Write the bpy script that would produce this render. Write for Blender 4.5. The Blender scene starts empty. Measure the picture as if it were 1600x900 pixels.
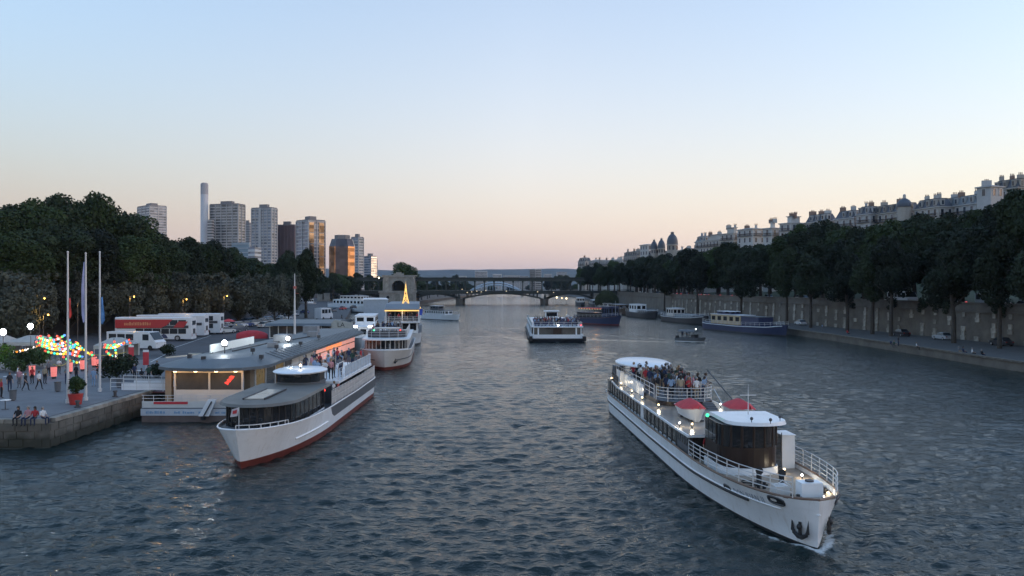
import bpy, bmesh, math, random
import numpy as np
from mathutils import Vector, Matrix

R = math.radians
S = bpy.context.scene
COL = S.collection
random.seed(7)
NP = np.random.RandomState(11)

# ------------------------------------------------------------------ camera
FPX, EYE, HORY = 1244.44, 11.5, 447.5          # 28 mm lens on a 1600 px wide frame, eye above the water, horizon row
cam_data = bpy.data.cameras.new('camera')
cam = bpy.data.objects.new('camera', cam_data)
COL.objects.link(cam)
cam_data.lens = 28.0
cam_data.sensor_width = 36.0
cam_data.clip_start = 0.5
cam_data.clip_end = 40000
cam.location = (0, 0, EYE)
cam.rotation_euler = (R(90 - 0.115), 0, 0)
S.camera = cam

# ------------------------------------------------------------------ sky, sun, exposure
SUN_AZ, SUN_EL = 92.0, 1.2                       # degrees right of the view axis, above the horizon
world = bpy.data.worlds.new('World')
S.world = world
world.use_nodes = True
wt = world.node_tree
bg = wt.nodes['Background']
sky = wt.nodes.new('ShaderNodeTexSky')
sky.sky_type = 'NISHITA'
sky.sun_disc = False
sky.sun_elevation = R(0.0)
sky.sun_rotation = R(SUN_AZ)
sky.ozone_density = 2.0
sky.air_density = 1.0
sky.dust_density = 1.0
def wn(kind, **kw):
    n = wt.nodes.new(kind)
    for k, v in kw.items():
        setattr(n, k, v)
    return n
def wmath(op, a, b=None):
    n = wn('ShaderNodeMath', operation=op)
    for i, x in enumerate((a, b)):
        if x is None: continue
        if isinstance(x, (int, float)): n.inputs[i].default_value = x
        else: wt.links.new(x, n.inputs[i])
    return n.outputs[0]
# evening haze low in the sky: pinkish away from the sunset, cream towards it
tc = wn('ShaderNodeTexCoord')
sx = wn('ShaderNodeSeparateXYZ')
wt.links.new(tc.outputs['Generated'], sx.inputs[0])
elev = wmath('MAXIMUM', sx.outputs[2], 0.0)
hfac = wmath('POWER', 2.718, wmath('MULTIPLY', elev, -4.2))
hfac = wmath('MULTIPLY', hfac, 0.93)
toward = wmath('ADD', wmath('MULTIPLY', sx.outputs[0], math.sin(R(SUN_AZ))), wmath('MULTIPLY', sx.outputs[1], math.cos(R(SUN_AZ))))
toward = wmath('ADD', wmath('MULTIPLY', toward, 0.5), 0.5)
hz = wn('ShaderNodeValToRGB')
hz.color_ramp.elements[0].position = 0.0
hz.color_ramp.elements[0].color = (0.75, 0.75, 0.88, 1)
hz.color_ramp.elements[1].position = 1.0
hz.color_ramp.elements[1].color = (3.1, 2.6, 2.25, 1)
for pos, c_ in ((0.22, (0.53,0.50,0.58,1)), (0.49, (1.14,0.96,0.96,1)), (0.76, (0.99,0.80,0.76,1))):
    e = hz.color_ramp.elements.new(pos)
    e.color = c_
wt.links.new(toward, hz.inputs[0])
low = wn('ShaderNodeMixRGB', blend_type='MIX')     # the lowest few degrees are rosier
lr = wn('ShaderNodeValToRGB')
lr.color_ramp.elements[0].color = (0.55, 0.50, 0.52, 1)
lr.color_ramp.elements[1].color = (1.15, 0.80, 0.50, 1)
for pos, c_ in ((0.49, (0.63,0.535,0.55,1)), (0.66, (0.87,0.73,0.71,1))):
    e = lr.color_ramp.elements.new(pos)
    e.color = c_
wt.links.new(toward, lr.inputs[0])
wt.links.new(lr.outputs[0], low.inputs[2])
wt.links.new(wmath('MINIMUM', wmath('MULTIPLY', wmath('POWER', 2.718, wmath('MULTIPLY', elev, -12.0)), 1.25), 1.0), low.inputs[0])
wt.links.new(hz.outputs[0], low.inputs[1])
scl = wn('ShaderNodeMixRGB', blend_type='MULTIPLY')
scl.inputs[0].default_value = 1.0
HZ = 0.60
scl.inputs[2].default_value = (HZ, HZ, HZ, 1)
wt.links.new(low.outputs[0], scl.inputs[1])
mixw = wn('ShaderNodeMixRGB', blend_type='MIX')
wt.links.new(hfac, mixw.inputs[0])
tint = wn('ShaderNodeMixRGB', blend_type='MULTIPLY')
tint.inputs[0].default_value = 1.0
grow = wmath('ADD', wmath('MULTIPLY', elev, 0.65), 1.0)
gv = wn('ShaderNodeVectorMath', operation='SCALE')
gv.inputs[0].default_value = (0.935, 0.985, 0.97)
wt.links.new(grow, gv.inputs['Scale'])
wt.links.new(gv.outputs[0], tint.inputs[2])
wt.links.new(sky.outputs[0], tint.inputs[1])
wt.links.new(tint.outputs[0], mixw.inputs[1])
wt.links.new(scl.outputs[0], mixw.inputs[2])
wt.links.new(mixw.outputs[0], bg.inputs[0])
bg.inputs[1].default_value = 0.10

sun_data = bpy.data.lights.new('sun', 'SUN')
sun_data.energy = 0.02
sun_data.color = (1.0, 0.62, 0.34)
sun_data.angle = R(2.0)
sun = bpy.data.objects.new('sun', sun_data)
COL.objects.link(sun)
_sd = Vector((math.sin(R(SUN_AZ)) * math.cos(R(SUN_EL)), math.cos(R(SUN_AZ)) * math.cos(R(SUN_EL)), math.sin(R(SUN_EL))))
sun.rotation_euler = _sd.to_track_quat('Z', 'Y').to_euler()

S.view_settings.view_transform = 'Standard'
S.view_settings.look = 'None'
S.view_settings.gamma = 1.0
S.view_settings.use_curve_mapping = False
S.view_settings.exposure = 4.22
try:
    S.cycles.use_denoising = True
    S.cycles.denoiser = 'OPENIMAGEDENOISE'
    S.cycles.max_bounces = 6
    S.cycles.diffuse_bounces = 2
    S.cycles.glossy_bounces = 3
    S.cycles.transmission_bounces = 4
    S.cycles.transparent_max_bounces = 6
    S.cycles.volume_bounces = 0
    S.cycles.caustics_reflective = False
    S.cycles.caustics_refractive = False
    S.cycles.sample_clamp_indirect = 3.0
except Exception:
    pass

# ------------------------------------------------------------------ where things stand
def G(px, py, z=0.0):
    """world x, y of the photograph's pixel on the level z"""
    d = FPX * (EYE - z) / (py - HORY)
    return ((px - 800) / FPX * d, d)
def XD(px, d): return (px - 800) / FPX * d
def ZD(py, d): return EYE - (py - HORY) / FPX * d
def pxof(v): return 800 + v[0] / v[1] * FPX

# ------------------------------------------------------------------ materials
MATS = {}
def mat(name, col, rough=0.6, metal=0.0, var=0.12, scale=1.5, bump=0.0, bscale=None, emit=None, estr=0.0, spec=0.5, alpha=1.0, trans=0.0, objrand=0.0, coat=0.0):
    if name in MATS: return MATS[name]
    m = bpy.data.materials.new(name)
    m.use_nodes = True
    t = m.node_tree
    b = t.nodes['Principled BSDF']
    b.inputs['Base Color'].default_value = (*col, 1)
    b.inputs['Roughness'].default_value = rough
    b.inputs['Metallic'].default_value = metal
    b.inputs['Specular IOR Level'].default_value = spec
    if coat: b.inputs['Coat Weight'].default_value = coat
    if trans: b.inputs['Transmission Weight'].default_value = trans
    if alpha < 1: b.inputs['Alpha'].default_value = alpha
    if emit is not None:
        b.inputs['Emission Color'].default_value = (*emit, 1)
        b.inputs['Emission Strength'].default_value = estr
    co = t.nodes.new('ShaderNodeTexCoord')
    if var > 0:
        n = t.nodes.new('ShaderNodeTexNoise')
        n.inputs['Scale'].default_value = scale
        n.inputs['Detail'].default_value = 5
        n.inputs['Roughness'].default_value = 0.65
        t.links.new(co.outputs['Object'], n.inputs['Vector'])
        mr = t.nodes.new('ShaderNodeMapRange')
        mr.inputs[1].default_value = 0.3; mr.inputs[2].default_value = 0.7
        mr.inputs[3].default_value = 1 - var; mr.inputs[4].default_value = 1 + var
        t.links.new(n.outputs[0], mr.inputs[0])
        val = mr.outputs[0]
        if objrand > 0:
            oi = t.nodes.new('ShaderNodeObjectInfo')
            mr2 = t.nodes.new('ShaderNodeMapRange')
            mr2.inputs[3].default_value = 1 - objrand; mr2.inputs[4].default_value = 1 + objrand
            t.links.new(oi.outputs['Random'], mr2.inputs[0])
            mm = t.nodes.new('ShaderNodeMath'); mm.operation = 'MULTIPLY'
            t.links.new(val, mm.inputs[0]); t.links.new(mr2.outputs[0], mm.inputs[1])
            val = mm.outputs[0]
        sc = t.nodes.new('ShaderNodeVectorMath'); sc.operation = 'SCALE'
        sc.inputs[0].default_value = col
        t.links.new(val, sc.inputs['Scale'])
        t.links.new(sc.outputs[0], b.inputs['Base Color'])
    if bump > 0:
        n2 = t.nodes.new('ShaderNodeTexNoise')
        n2.inputs['Scale'].default_value = bscale or scale * 4
        n2.inputs['Detail'].default_value = 4
        t.links.new(co.outputs['Object'], n2.inputs['Vector'])
        bp = t.nodes.new('ShaderNodeBump')
        bp.inputs['Strength'].default_value = bump
        bp.inputs['Distance'].default_value = 0.05
        t.links.new(n2.outputs[0], bp.inputs['Height'])
        t.links.new(bp.outputs[0], b.inputs['Normal'])
    MATS[name] = m
    return m
def glow(name, col, strength):
    return mat(name, col, 0.5, var=0, emit=col, estr=strength)

# ------------------------------------------------------------------ meshes
class MB:
    """collects shapes for ONE mesh object"""
    def __init__(self): self.v = []; self.f = []; self.m = []; self.mi = 0
    def add(self, vs, fs):
        b = len(self.v)
        self.v += [tuple(x) for x in vs]
        for f in fs:
            self.f.append(tuple(b + i for i in f)); self.m.append(self.mi)
        return self
    def box2(self, x0, x1, y0, y1, z0, z1):
        vs = [(x0,y0,z0),(x1,y0,z0),(x1,y1,z0),(x0,y1,z0),(x0,y0,z1),(x1,y0,z1),(x1,y1,z1),(x0,y1,z1)]
        return self.add(vs, [(3,2,1,0),(4,5,6,7),(0,1,5,4),(1,2,6,5),(2,3,7,6),(3,0,4,7)])
    def box(self, cx, cy, cz, sx, sy, sz, rz=0.0):
        c, s = math.cos(rz), math.sin(rz)
        vs = []
        for z in (-sz/2, sz/2):
            for x, y in ((-sx/2,-sy/2),(sx/2,-sy/2),(sx/2,sy/2),(-sx/2,sy/2)):
                vs.append((cx + x*c - y*s, cy + x*s + y*c, cz + z))
        return self.add(vs, [(3,2,1,0),(4,5,6,7),(0,1,5,4),(1,2,6,5),(2,3,7,6),(3,0,4,7)])
    def prism(self, poly, z0, z1, top=None):
        n = len(poly); t = top or poly
        vs = [(x,y,z0) for x,y in poly] + [(x,y,z1) for x,y in t]
        fs = [tuple(range(n-1,-1,-1)), tuple(range(n,2*n))] + [(i,(i+1)%n,n+(i+1)%n,n+i) for i in range(n)]
        return self.add(vs, fs)
    def prismY(self, poly, y0, y1):
        """poly in x,z extruded along y"""
        n = len(poly)
        vs = [(x,y0,z) for x,z in poly] + [(x,y1,z) for x,z in poly]
        fs = [tuple(range(n)), tuple(range(2*n-1,n-1,-1))] + [(n+i,n+(i+1)%n,(i+1)%n,i) for i in range(n)]
        return self.add(vs, fs)
    def prismX(self, poly, x0, x1):
        """poly in y,z extruded along x"""
        n = len(poly)
        vs = [(x0,y,z) for y,z in poly] + [(x1,y,z) for y,z in poly]
        fs = [tuple(range(n-1,-1,-1)), tuple(range(n,2*n))] + [(i,(i+1)%n,n+(i+1)%n,n+i) for i in range(n)]
        return self.add(vs, fs)
    def cyl(self, x, y, z0, z1, r, n=8, r2=None):
        r2 = r if r2 is None else r2
        p = [(x + r*math.cos(2*math.pi*i/n), y + r*math.sin(2*math.pi*i/n)) for i in range(n)]
        q = [(x + r2*math.cos(2*math.pi*i/n), y + r2*math.sin(2*math.pi*i/n)) for i in range(n)]
        return self.prism(p, z0, z1, q)
    def tube(self, pts, r, n=6, closed=False):
        pts = [Vector(p) for p in pts]
        rs = r if isinstance(r, (list, tuple)) else [r]*len(pts)
        rings = []
        N = len(pts)
        up0 = Vector((0,0,1))
        for i, p in enumerate(pts):
            a = pts[i-1] if (i > 0 or closed) else p
            b = pts[(i+1) % N] if (i < N-1 or closed) else p
            t = (b - a)
            if t.length < 1e-9: t = Vector((0,0,1))
            t.normalize()
            u = t.cross(up0)
            if u.length < 0.05: u = t.cross(Vector((0,1,0)))
            u.normalize()
            w = u.cross(t).normalized()
            rings.append([p + rs[i]*(math.cos(2*math.pi*k/n)*u + math.sin(2*math.pi*k/n)*w) for k in range(n)])
        return self.loft(rings, True, not closed, closed)
    def loft(self, rings, ringclosed=True, caps=True, wrap=False):
        n = len(rings[0]); b = []
        vs = [tuple(p) for r in rings for p in r]
        fs = []
        m = len(rings)
        for i in range(m if wrap else m-1):
            j = (i+1) % m
            for k in range(n if ringclosed else n-1):
                l = (k+1) % n
                fs.append((i*n+k, i*n+l, j*n+l, j*n+k))
        if caps:
            fs.append(tuple(range(n-1,-1,-1)))
            fs.append(tuple(range((m-1)*n, m*n)))
        return self.add(vs, fs)
    def sphere(self, c, r, n=8, m=6, s=(1,1,1)):
        vs = [(c[0], c[1], c[2]-r*s[2])]
        for i in range(1, m):
            a = -math.pi/2 + math.pi*i/m
            for k in range(n):
                t = 2*math.pi*k/n
                vs.append((c[0]+r*s[0]*math.cos(a)*math.cos(t), c[1]+r*s[1]*math.cos(a)*math.sin(t), c[2]+r*s[2]*math.sin(a)))
        vs.append((c[0], c[1], c[2]+r*s[2]))
        fs = []
        for k in range(n):
            l = (k+1) % n
            fs.append((0, 1+l, 1+k))
            for i in range(m-2):
                fs.append((1+i*n+k, 1+i*n+l, 1+(i+1)*n+l, 1+(i+1)*n+k))
            fs.append((1+(m-2)*n+k, 1+(m-2)*n+l, len(vs)-1))
        return self.add(vs, fs)
    def rail(self, pts, h, nbars=3, r=0.025, post=1.5, postr=0.03, n=5):
        """a rail along pts (deck level) with posts"""
        pts = [Vector(p) for p in pts]
        for k in range(nbars):
            z = h*(k+1)/nbars
            self.tube([p + Vector((0,0,z)) for p in pts], r, n)
        acc = 0.0
        for a, b in zip(pts, pts[1:]):
            L = (b-a).length
            while acc <= L:
                p = a + (b-a)*(acc/max(L,1e-6))
                self.cyl(p.x, p.y, p.z-0.02, p.z+h, postr, 5)
                acc += post
            acc -= L
        p = pts[-1]
        self.cyl(p.x, p.y, p.z-0.02, p.z+h, postr, 5)
        return self
    def mesh(self, name, smooth=False):
        me = bpy.data.meshes.new(name)
        me.from_pydata(self.v, [], self.f)
        if any(self.m): me.polygons.foreach_set('material_index', self.m)
        bm = bmesh.new(); bm.from_mesh(me)
        bmesh.ops.recalc_face_normals(bm, faces=bm.faces)
        bm.to_mesh(me); bm.free()
        if smooth:
            me.shade_smooth()
            me.set_sharp_from_angle(angle=R(38))
        return me
    def build(self, name, mats, parent=None, smooth=False, loc=(0,0,0), rz=0.0):
        me = self.mesh(name, smooth)
        for m in (mats if isinstance(mats, (list, tuple)) else [mats]):
            me.materials.append(m)
        return link(name, me, parent, loc, rz)
def link(name, me, parent=None, loc=(0,0,0), rz=0.0):
    o = bpy.data.objects.new(name, me)
    COL.objects.link(o)
    o.location = loc
    o.rotation_euler = (0, 0, rz)
    if parent is not None: o.parent = parent
    return o
def tag(o, label=None, cat=None, group=None, kind=None):
    if label: o['label'] = label
    if cat: o['category'] = cat
    if group: o['group'] = group
    if kind: o['kind'] = kind
    return o
def thing(name, label, cat, loc=(0,0,0), rz=0.0, group=None):
    return tag(link(name, None, None, loc, rz), label, cat, group)
def copy_tree(o, parent=None):
    c = o.copy()
    COL.objects.link(c)
    c.parent = parent
    for ch in list(o.children):
        copy_tree(ch, c)
    return c
def setmat(o, idx, m):
    """an own material on a copy that shares its mesh"""
    o.material_slots[idx].link = 'OBJECT'
    o.material_slots[idx].material = m
ORD = 'first second third fourth fifth sixth seventh eighth ninth tenth eleventh twelfth thirteenth fourteenth fifteenth sixteenth seventeenth eighteenth nineteenth'.split()
TENS = ['', '', 'twenty', 'thirty', 'forty', 'fifty', 'sixty', 'seventy', 'eighty', 'ninety']
TENTH = ['', '', 'twentieth', 'thirtieth', 'fortieth', 'fiftieth', 'sixtieth', 'seventieth', 'eightieth', 'ninetieth']
def ordinal(i):
    if i <= 19: return ORD[i-1]
    return TENTH[i//10] if i % 10 == 0 else TENS[i//10] + '-' + ORD[i%10-1]
def label_row(objs, fmt):
    """objs sorted left to right in the picture get 'first', 'second' ... in fmt"""
    def key(o):
        p = o.matrix_basis.translation
        if o.get('_wx') is not None: return o['_wx']
        return p.x / max(p.y, 1.0)
    for i, o in enumerate(sorted(objs, key=key)):
        o['label'] = fmt.format(n=ordinal(i+1), d=o.get('_d', ''))
    for o in objs:
        for k in ('_wx', '_d'):
            if k in o: del o[k]
def polyline_at(pts, s):
    """point at parameter s in 0..1 along a polyline by length, and its direction"""
    pts = [Vector(p) for p in pts]
    Ls = [(b-a).length for a, b in zip(pts, pts[1:])]
    T = sum(Ls)*s
    for (a, b), L in zip(zip(pts, pts[1:]), Ls):
        if T <= L or (a, b) == (pts[-2], pts[-1]):
            return a + (b-a)*(T/L), (b-a)/L
        T -= L
    return pts[-1], (pts[-1]-pts[-2]).normalized()
def text_mesh(body, size, align='CENTER', spacing=1.0):
    cu = bpy.data.curves.new('lettering', 'FONT')
    cu.body = body; cu.size = size; cu.align_x = align; cu.align_y = 'CENTER'
    cu.space_character = spacing
    cu.resolution_u = 3
    ob = bpy.data.objects.new('lettering', cu)
    COL.objects.link(ob)
    bpy.context.view_layer.update()
    dg = bpy.context.evaluated_depsgraph_get()
    me = bpy.data.meshes.new_from_object(ob.evaluated_get(dg))
    bpy.data.objects.remove(ob)
    bpy.data.curves.remove(cu)
    me.materials.clear()
    return me
# ================================================================== the setting
def np_mesh(name, V, Q):
    me = bpy.data.meshes.new(name)
    n, q = len(V), len(Q)
    k = Q.shape[1]
    me.vertices.add(n); me.vertices.foreach_set('co', np.asarray(V, np.float32).ravel())
    me.loops.add(q*k); me.loops.foreach_set('vertex_index', np.asarray(Q, np.int32).ravel())
    me.polygons.add(q)
    me.polygons.foreach_set('loop_start', np.arange(0, q*k, k, dtype=np.int32))
    me.polygons.foreach_set('loop_total', np.full(q, k, np.int32))
    me.update(calc_edges=True)
    return me

M_asphalt = mat('asphalt', (0.062, 0.063, 0.068), 0.85, var=0.25, scale=0.35, bump=0.3, bscale=9)
M_paving = mat('pale_paving', (0.15, 0.15, 0.155), 0.8, var=0.18, scale=0.6, bump=0.3, bscale=6)
M_earth = mat('earth', (0.07, 0.065, 0.05), 0.9, var=0.3, scale=0.1)
M_stone = mat('quay_stone', (0.12, 0.11, 0.092), 0.85, var=0.4, scale=0.5, bump=0.8, bscale=2.5)
def tide_mark(m):
    """green-brown growth on the stone up to the usual flood line"""
    t = m.node_tree; b = t.nodes['Principled BSDF']; src = b.inputs['Base Color'].links[0].from_socket
    g = t.nodes.new('ShaderNodeNewGeometry'); sp = t.nodes.new('ShaderNodeSeparateXYZ'); t.links.new(g.outputs['Position'], sp.inputs[0])
    n = t.nodes.new('ShaderNodeTexNoise'); n.inputs['Scale'].default_value = 1.1; n.inputs['Detail'].default_value = 5; t.links.new(g.outputs['Position'], n.inputs['Vector'])
    a = t.nodes.new('ShaderNodeMath'); a.operation = 'MULTIPLY_ADD'; a.inputs[1].default_value = -1.3; t.links.new(n.outputs[0], a.inputs[0]); t.links.new(sp.outputs[2], a.inputs[2])
    r_ = t.nodes.new('ShaderNodeMapRange'); r_.inputs[1].default_value = -.15; r_.inputs[2].default_value = .35; r_.inputs[3].default_value = .85; r_.inputs[4].default_value = 0; t.links.new(a.outputs[0], r_.inputs[0])
    mx = t.nodes.new('ShaderNodeMixRGB'); mx.inputs[2].default_value = (.028,.03,.02,1); t.links.new(r_.outputs[0], mx.inputs[0]); t.links.new(src, mx.inputs[1]); t.links.new(mx.outputs[0], b.inputs['Base Color'])
tide_mark(M_stone)
M_stone_d = mat('dark_quay_stone', (0.125, 0.108, 0.088), 0.85, var=0.35, scale=0.35, bump=0.7, bscale=2.2)
M_stone_l = mat('pale_limestone', (0.29, 0.265, 0.225), 0.85, var=0.35, scale=0.9, bump=0.5, bscale=4, objrand=0.3)
M_grass = mat('hill_green', (0.045, 0.06, 0.03), 0.95, var=0.3, scale=0.05)

# river ------------------------------------------------------------
def water_material():
    m = bpy.data.materials.new('river_water')
    m.use_nodes = True
    t = m.node_tree
    b = t.nodes['Principled BSDF']
    b.inputs['Base Color'].default_value = (0.012, 0.022, 0.021, 1)
    b.inputs['Roughness'].default_value = 0.07
    b.inputs['IOR'].default_value = 1.33
    g = t.nodes.new('ShaderNodeNewGeometry')
    def layer(sx, sy, rot, sc, det):
        mp = t.nodes.new('ShaderNodeMapping')
        mp.inputs['Rotation'].default_value = (0, 0, R(rot))
        mp.inputs['Scale'].default_value = (sx, sy, 1)
        t.links.new(g.outputs['Position'], mp.inputs[0])
        n = t.nodes.new('ShaderNodeTexNoise')
        n.inputs['Scale'].default_value = sc
        n.inputs['Detail'].default_value = det
        n.inputs['Roughness'].default_value = 0.55
        t.links.new(mp.outputs[0], n.inputs['Vector'])
        return n.outputs[0]
    a = layer(0.6, 1.1, 10, 3.0, 4)
    c = layer(0.6, 1.0, -18, 6.5, 3)
    big = layer(0.5, 1.0, 5, 0.035, 3)     # patches of rougher and calmer water
    bp = t.nodes.new('ShaderNodeBump'); bp.inputs['Distance'].default_value = 0.14
    mr = t.nodes.new('ShaderNodeMapRange'); mr.inputs[1].default_value = 0.35; mr.inputs[2].default_value = 0.65
    mr.inputs[3].default_value = 0.45; mr.inputs[4].default_value = 1.0
    t.links.new(big, mr.inputs[0])
    t.links.new(mr.outputs[0], bp.inputs['Strength'])
    a2 = layer(0.6, 1.1, -6, 0.95, 3)
    av = t.nodes.new('ShaderNodeMath'); av.operation = 'MULTIPLY_ADD'; av.inputs[1].default_value = 1.9
    t.links.new(a2, av.inputs[0]); t.links.new(a, av.inputs[2])
    t.links.new(av.outputs[0], bp.inputs['Height'])
    bp2 = t.nodes.new('ShaderNodeBump'); bp2.inputs['Distance'].default_value = 0.07; bp2.inputs['Strength'].default_value = 0.8
    t.links.new(c, bp2.inputs['Height'])
    t.links.new(bp.outputs[0], bp2.inputs['Normal'])
    t.links.new(bp2.outputs[0], b.inputs['Normal'])
    # froth where the boats push through the water
    at = t.nodes.new('ShaderNodeAttribute'); at.attribute_name = 'froth'
    fn = t.nodes.new('ShaderNodeTexNoise'); fn.inputs['Scale'].default_value = 2.6; fn.inputs['Detail'].default_value = 6; fn.inputs['Roughness'].default_value = .7
    t.links.new(g.outputs['Position'], fn.inputs['Vector'])
    ad = t.nodes.new('ShaderNodeMath'); ad.operation = 'ADD'; t.links.new(at.outputs['Fac'], ad.inputs[0]); t.links.new(fn.outputs[0], ad.inputs[1])
    fr = t.nodes.new('ShaderNodeMapRange'); fr.inputs[1].default_value = .95; fr.inputs[2].default_value = 1.25; t.links.new(ad.outputs[0], fr.inputs[0])
    mc = t.nodes.new('ShaderNodeMixRGB'); mc.inputs[1].default_value = (0.012,0.022,0.021,1); mc.inputs[2].default_value = (.55,.58,.58,1)
    t.links.new(fr.outputs[0], mc.inputs[0]); t.links.new(mc.outputs[0], b.inputs['Base Color'])
    mrr = t.nodes.new('ShaderNodeMapRange'); mrr.inputs[3].default_value = .07; mrr.inputs[4].default_value = .6; t.links.new(fr.outputs[0], mrr.inputs[0]); t.links.new(mrr.outputs[0], b.inputs['Roughness'])
    return m
M_water = water_material()
def build_river():
    st = 0.0035
    nr = int(math.log(1500/23.0)/st)
    r = 23.0*np.exp(st*np.arange(nr))
    A = np.arange(R(-50), R(50), st)
    RR, AA = np.meshgrid(r, A, indexing='ij')
    X, Y = RR*np.sin(AA), RR*np.cos(AA)
    Z = np.zeros_like(X)
    cell = RR*st
    rs = np.random.RandomState(5)
    for i in range(64):
        lam = 0.33*(2.2/0.33)**rs.rand()
        th = R(90) + rs.normal(0, R(42))
        k = 2*math.pi/lam
        ph = k*(X*math.cos(th) + Y*math.sin(th)) + rs.rand()*6.283
        # slow modulation so the chop comes in groups
        mo = 0.6 + 0.4*np.sin((X*math.cos(th+1.1) + Y*math.sin(th+1.1))*k*0.11 + rs.rand()*6.28)
        att = np.clip((lam/cell - 2.5)/3.0, 0, 1)
        amp = 0.0112*lam**0.80
        Z += amp*mo*att*(np.sin(ph) + 0.28*np.sin(2*ph + 1.57))
    froth = np.zeros_like(X)
    # bow waves and wakes of the boats under way: bow x, y, heading of the stern, half beam, length, strength
    for bx, by, rz, hb, L, k in ((13.3,34.4,.05,2.6,43,1.0),(-17.1,49.6,0.0,2.8,35,.45),(9.35,163.5,0.0,5.4,52,.9),(-17.8,268,.74,2.2,20,.8),(39.8,163.5,.9,1.2,6.6,.7)):
        s = -(X-bx)*math.sin(rz) + (Y-by)*math.cos(rz)
        l = (X-bx)*math.cos(rz) + (Y-by)*math.sin(rz)
        hw = hb*np.clip(1-(1-np.clip(s/(L*.28),0,1))**2, 0, 1)**.6
        out = np.abs(l) - hw
        on = 1/(1+np.exp(-(s+.6)*3))
        u = out - np.clip(s,0,None)*.26
        Z += k*.11*on*np.exp(-(u/1.5)**2)*np.cos(2*math.pi*u/2.3)*np.exp(-np.clip(s,0,None)/40)
        Z += k*.05*on*np.exp(-((out-np.clip(s,0,None)*.12)/1.0)**2)*np.sin(2*math.pi*s/2.6)*np.exp(-np.clip(s,0,None)/30)
        froth += k*on*.55*np.exp(-(np.clip(out,-.6,None)/.35)**2)*np.exp(-np.clip(s,0,None)/(L*.25))
        froth += k*on*.34*np.exp(-((u+.2)/.5)**2)*np.exp(-np.clip(s,0,None)/14)
        froth += k*.40*np.exp(-(l/(hb*.8))**2)*np.clip((s-L+1)/2,0,1)*np.exp(-np.clip(s-L,0,None)/16)
    V = np.stack([X, Y, Z], -1).reshape(-1, 3)
    na = len(A)
    i, j = np.meshgrid(np.arange(nr-1), np.arange(na-1), indexing='ij')
    q = (i*na + j).ravel()
    Q = np.stack([q, q+1, q+na+1, q+na], -1)[:, ::-1]
    me = np_mesh('river', V, Q)
    fa = me.attributes.new('froth', 'FLOAT', 'POINT')
    fa.data.foreach_set('value', froth.astype(np.float32).ravel())
    me.shade_smooth()
    me.materials.append(M_water)
    return tag(link('river', me), kind='structure', label='dark choppy river water running to the bridge')
build_river()
tag(MB().add([(-15000,-200,-3),(15000,-200,-3),(15000,9400,-3),(-15000,9400,-3)], [(0,1,2,3)]).build('ground', M_earth), kind='structure')

# left bank ----------------------------------------------------------
LB = [(-33.2,57.0),(-33.2,72.0),(-34.2,125.0),(-43,200),(-57,278),(-84,420),(-118,512),(-150,760),(-160,1300)]
tag(MB().prism(LB + [(-1500,1300),(-1500,57)], -3.0, 2.0).build('quay_ground', [M_asphalt]), kind='structure')
tag(MB().prism([(-60,57.6),(-33.8,57.6),(-33.8,72),(-34.6,112),(-43,112),(-60,80)], 2.0, 2.006).build('quay_pavement', M_paving), kind='structure')
UB = [(-112,40),(-97,128),(-69,207),(-84,285),(-112,420),(-146,520),(-190,900),(-220,1300)]
tag(MB().prism(UB + [(-1500,1300),(-1500,40)], -2.0, 8.0).build('upper_road', M_asphalt), kind='structure')
# far land
tag(MB().prism([(-6000,1290),(6000,1290),(9000,9300),(-9000,9300)], -2.5, 1.0).build('far_plain', M_earth), kind='structure')
# left quay wall with its coping stones
qw = thing('quay_wall', 'rough grey stone quay wall with a square corner under the flagpoles', 'wall', (-33.2,57,0))
w = MB()
w.box2(-36.6, 0.24, -0.24, 0.12, -2.0, 1.72)
w.box2(-0.1, 0.24, 0.12, 56, -2.0, 1.72)
w.box2(-4.0, 0.6, -0.6, -0.24, -2.0, -0.0)
w.build('wall_face', M_stone, qw)
cm = MB().box(0, 0, 0, 1.46, 0.62, 0.29).mesh('coping_stone'); cm.materials.append(M_stone_l)
cmy = MB().box(0, 0, 0, 0.62, 1.46, 0.29).mesh('coping_stone'); cmy.materials.append(M_stone_l)
for i in range(23): link('coping_stone', cm, qw, (-0.75 - 1.5*i + random.uniform(-.01,.01), 0.02, 1.885 + random.uniform(-.012,.012)))
for i in range(36): link('coping_stone', cmy, qw, (0.0 + random.uniform(-.015,.015), 1.1 + 1.5*i, 1.885 + random.uniform(-.012,.012)))
# uneven stone courses on the two faces that show
for c_ in range(3):
    x_ = -.3 - .5*(c_ % 2)
    while x_ > -8:
        w_ = random.uniform(.8,1.4); h_ = .54
        MB().box2(x_-w_+.03, x_-.03, -.31+random.uniform(-.02,.03), -.2, .08+c_*.56, .08+c_*.56+h_-.04).build('stone', M_stone, qw); x_ -= w_
    y_ = -.2 + .5*(c_ % 2)
    while y_ < 21:
        w_ = random.uniform(.8,1.5); h_ = .54
        MB().box2(.2, .31+random.uniform(-.03,.02), y_+.03, y_+w_-.03, .08+c_*.56, .08+c_*.56+h_-.04).build('stone', M_stone, qw); y_ += w_
# painted bay lines on the car park
for k in range(7):
    a = G(262 + k*0, 552, 2.0)
for i, (p0, p1) in enumerate([((258,548),(330,524)), ((330,520),(372,508)), ((235,566),(262,552)), ((395,505),(430,497))]):
    a, b = Vector((*G(*p0, 2.0), 0)), Vector((*G(*p1, 2.0), 0))
    n = Vector((-(b-a).y, (b-a).x, 0)).normalized()*0.09
    tag(MB().add([(*(a-n).xy,2.012),(*(a+n).xy,2.012),(*(b+n).xy,2.012),(*(b-n).xy,2.012)], [(0,1,2,3)]).build('road_marking', mat('road_paint', (0.5,0.5,0.48), 0.8, var=0.3, scale=2)), kind='structure')

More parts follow.
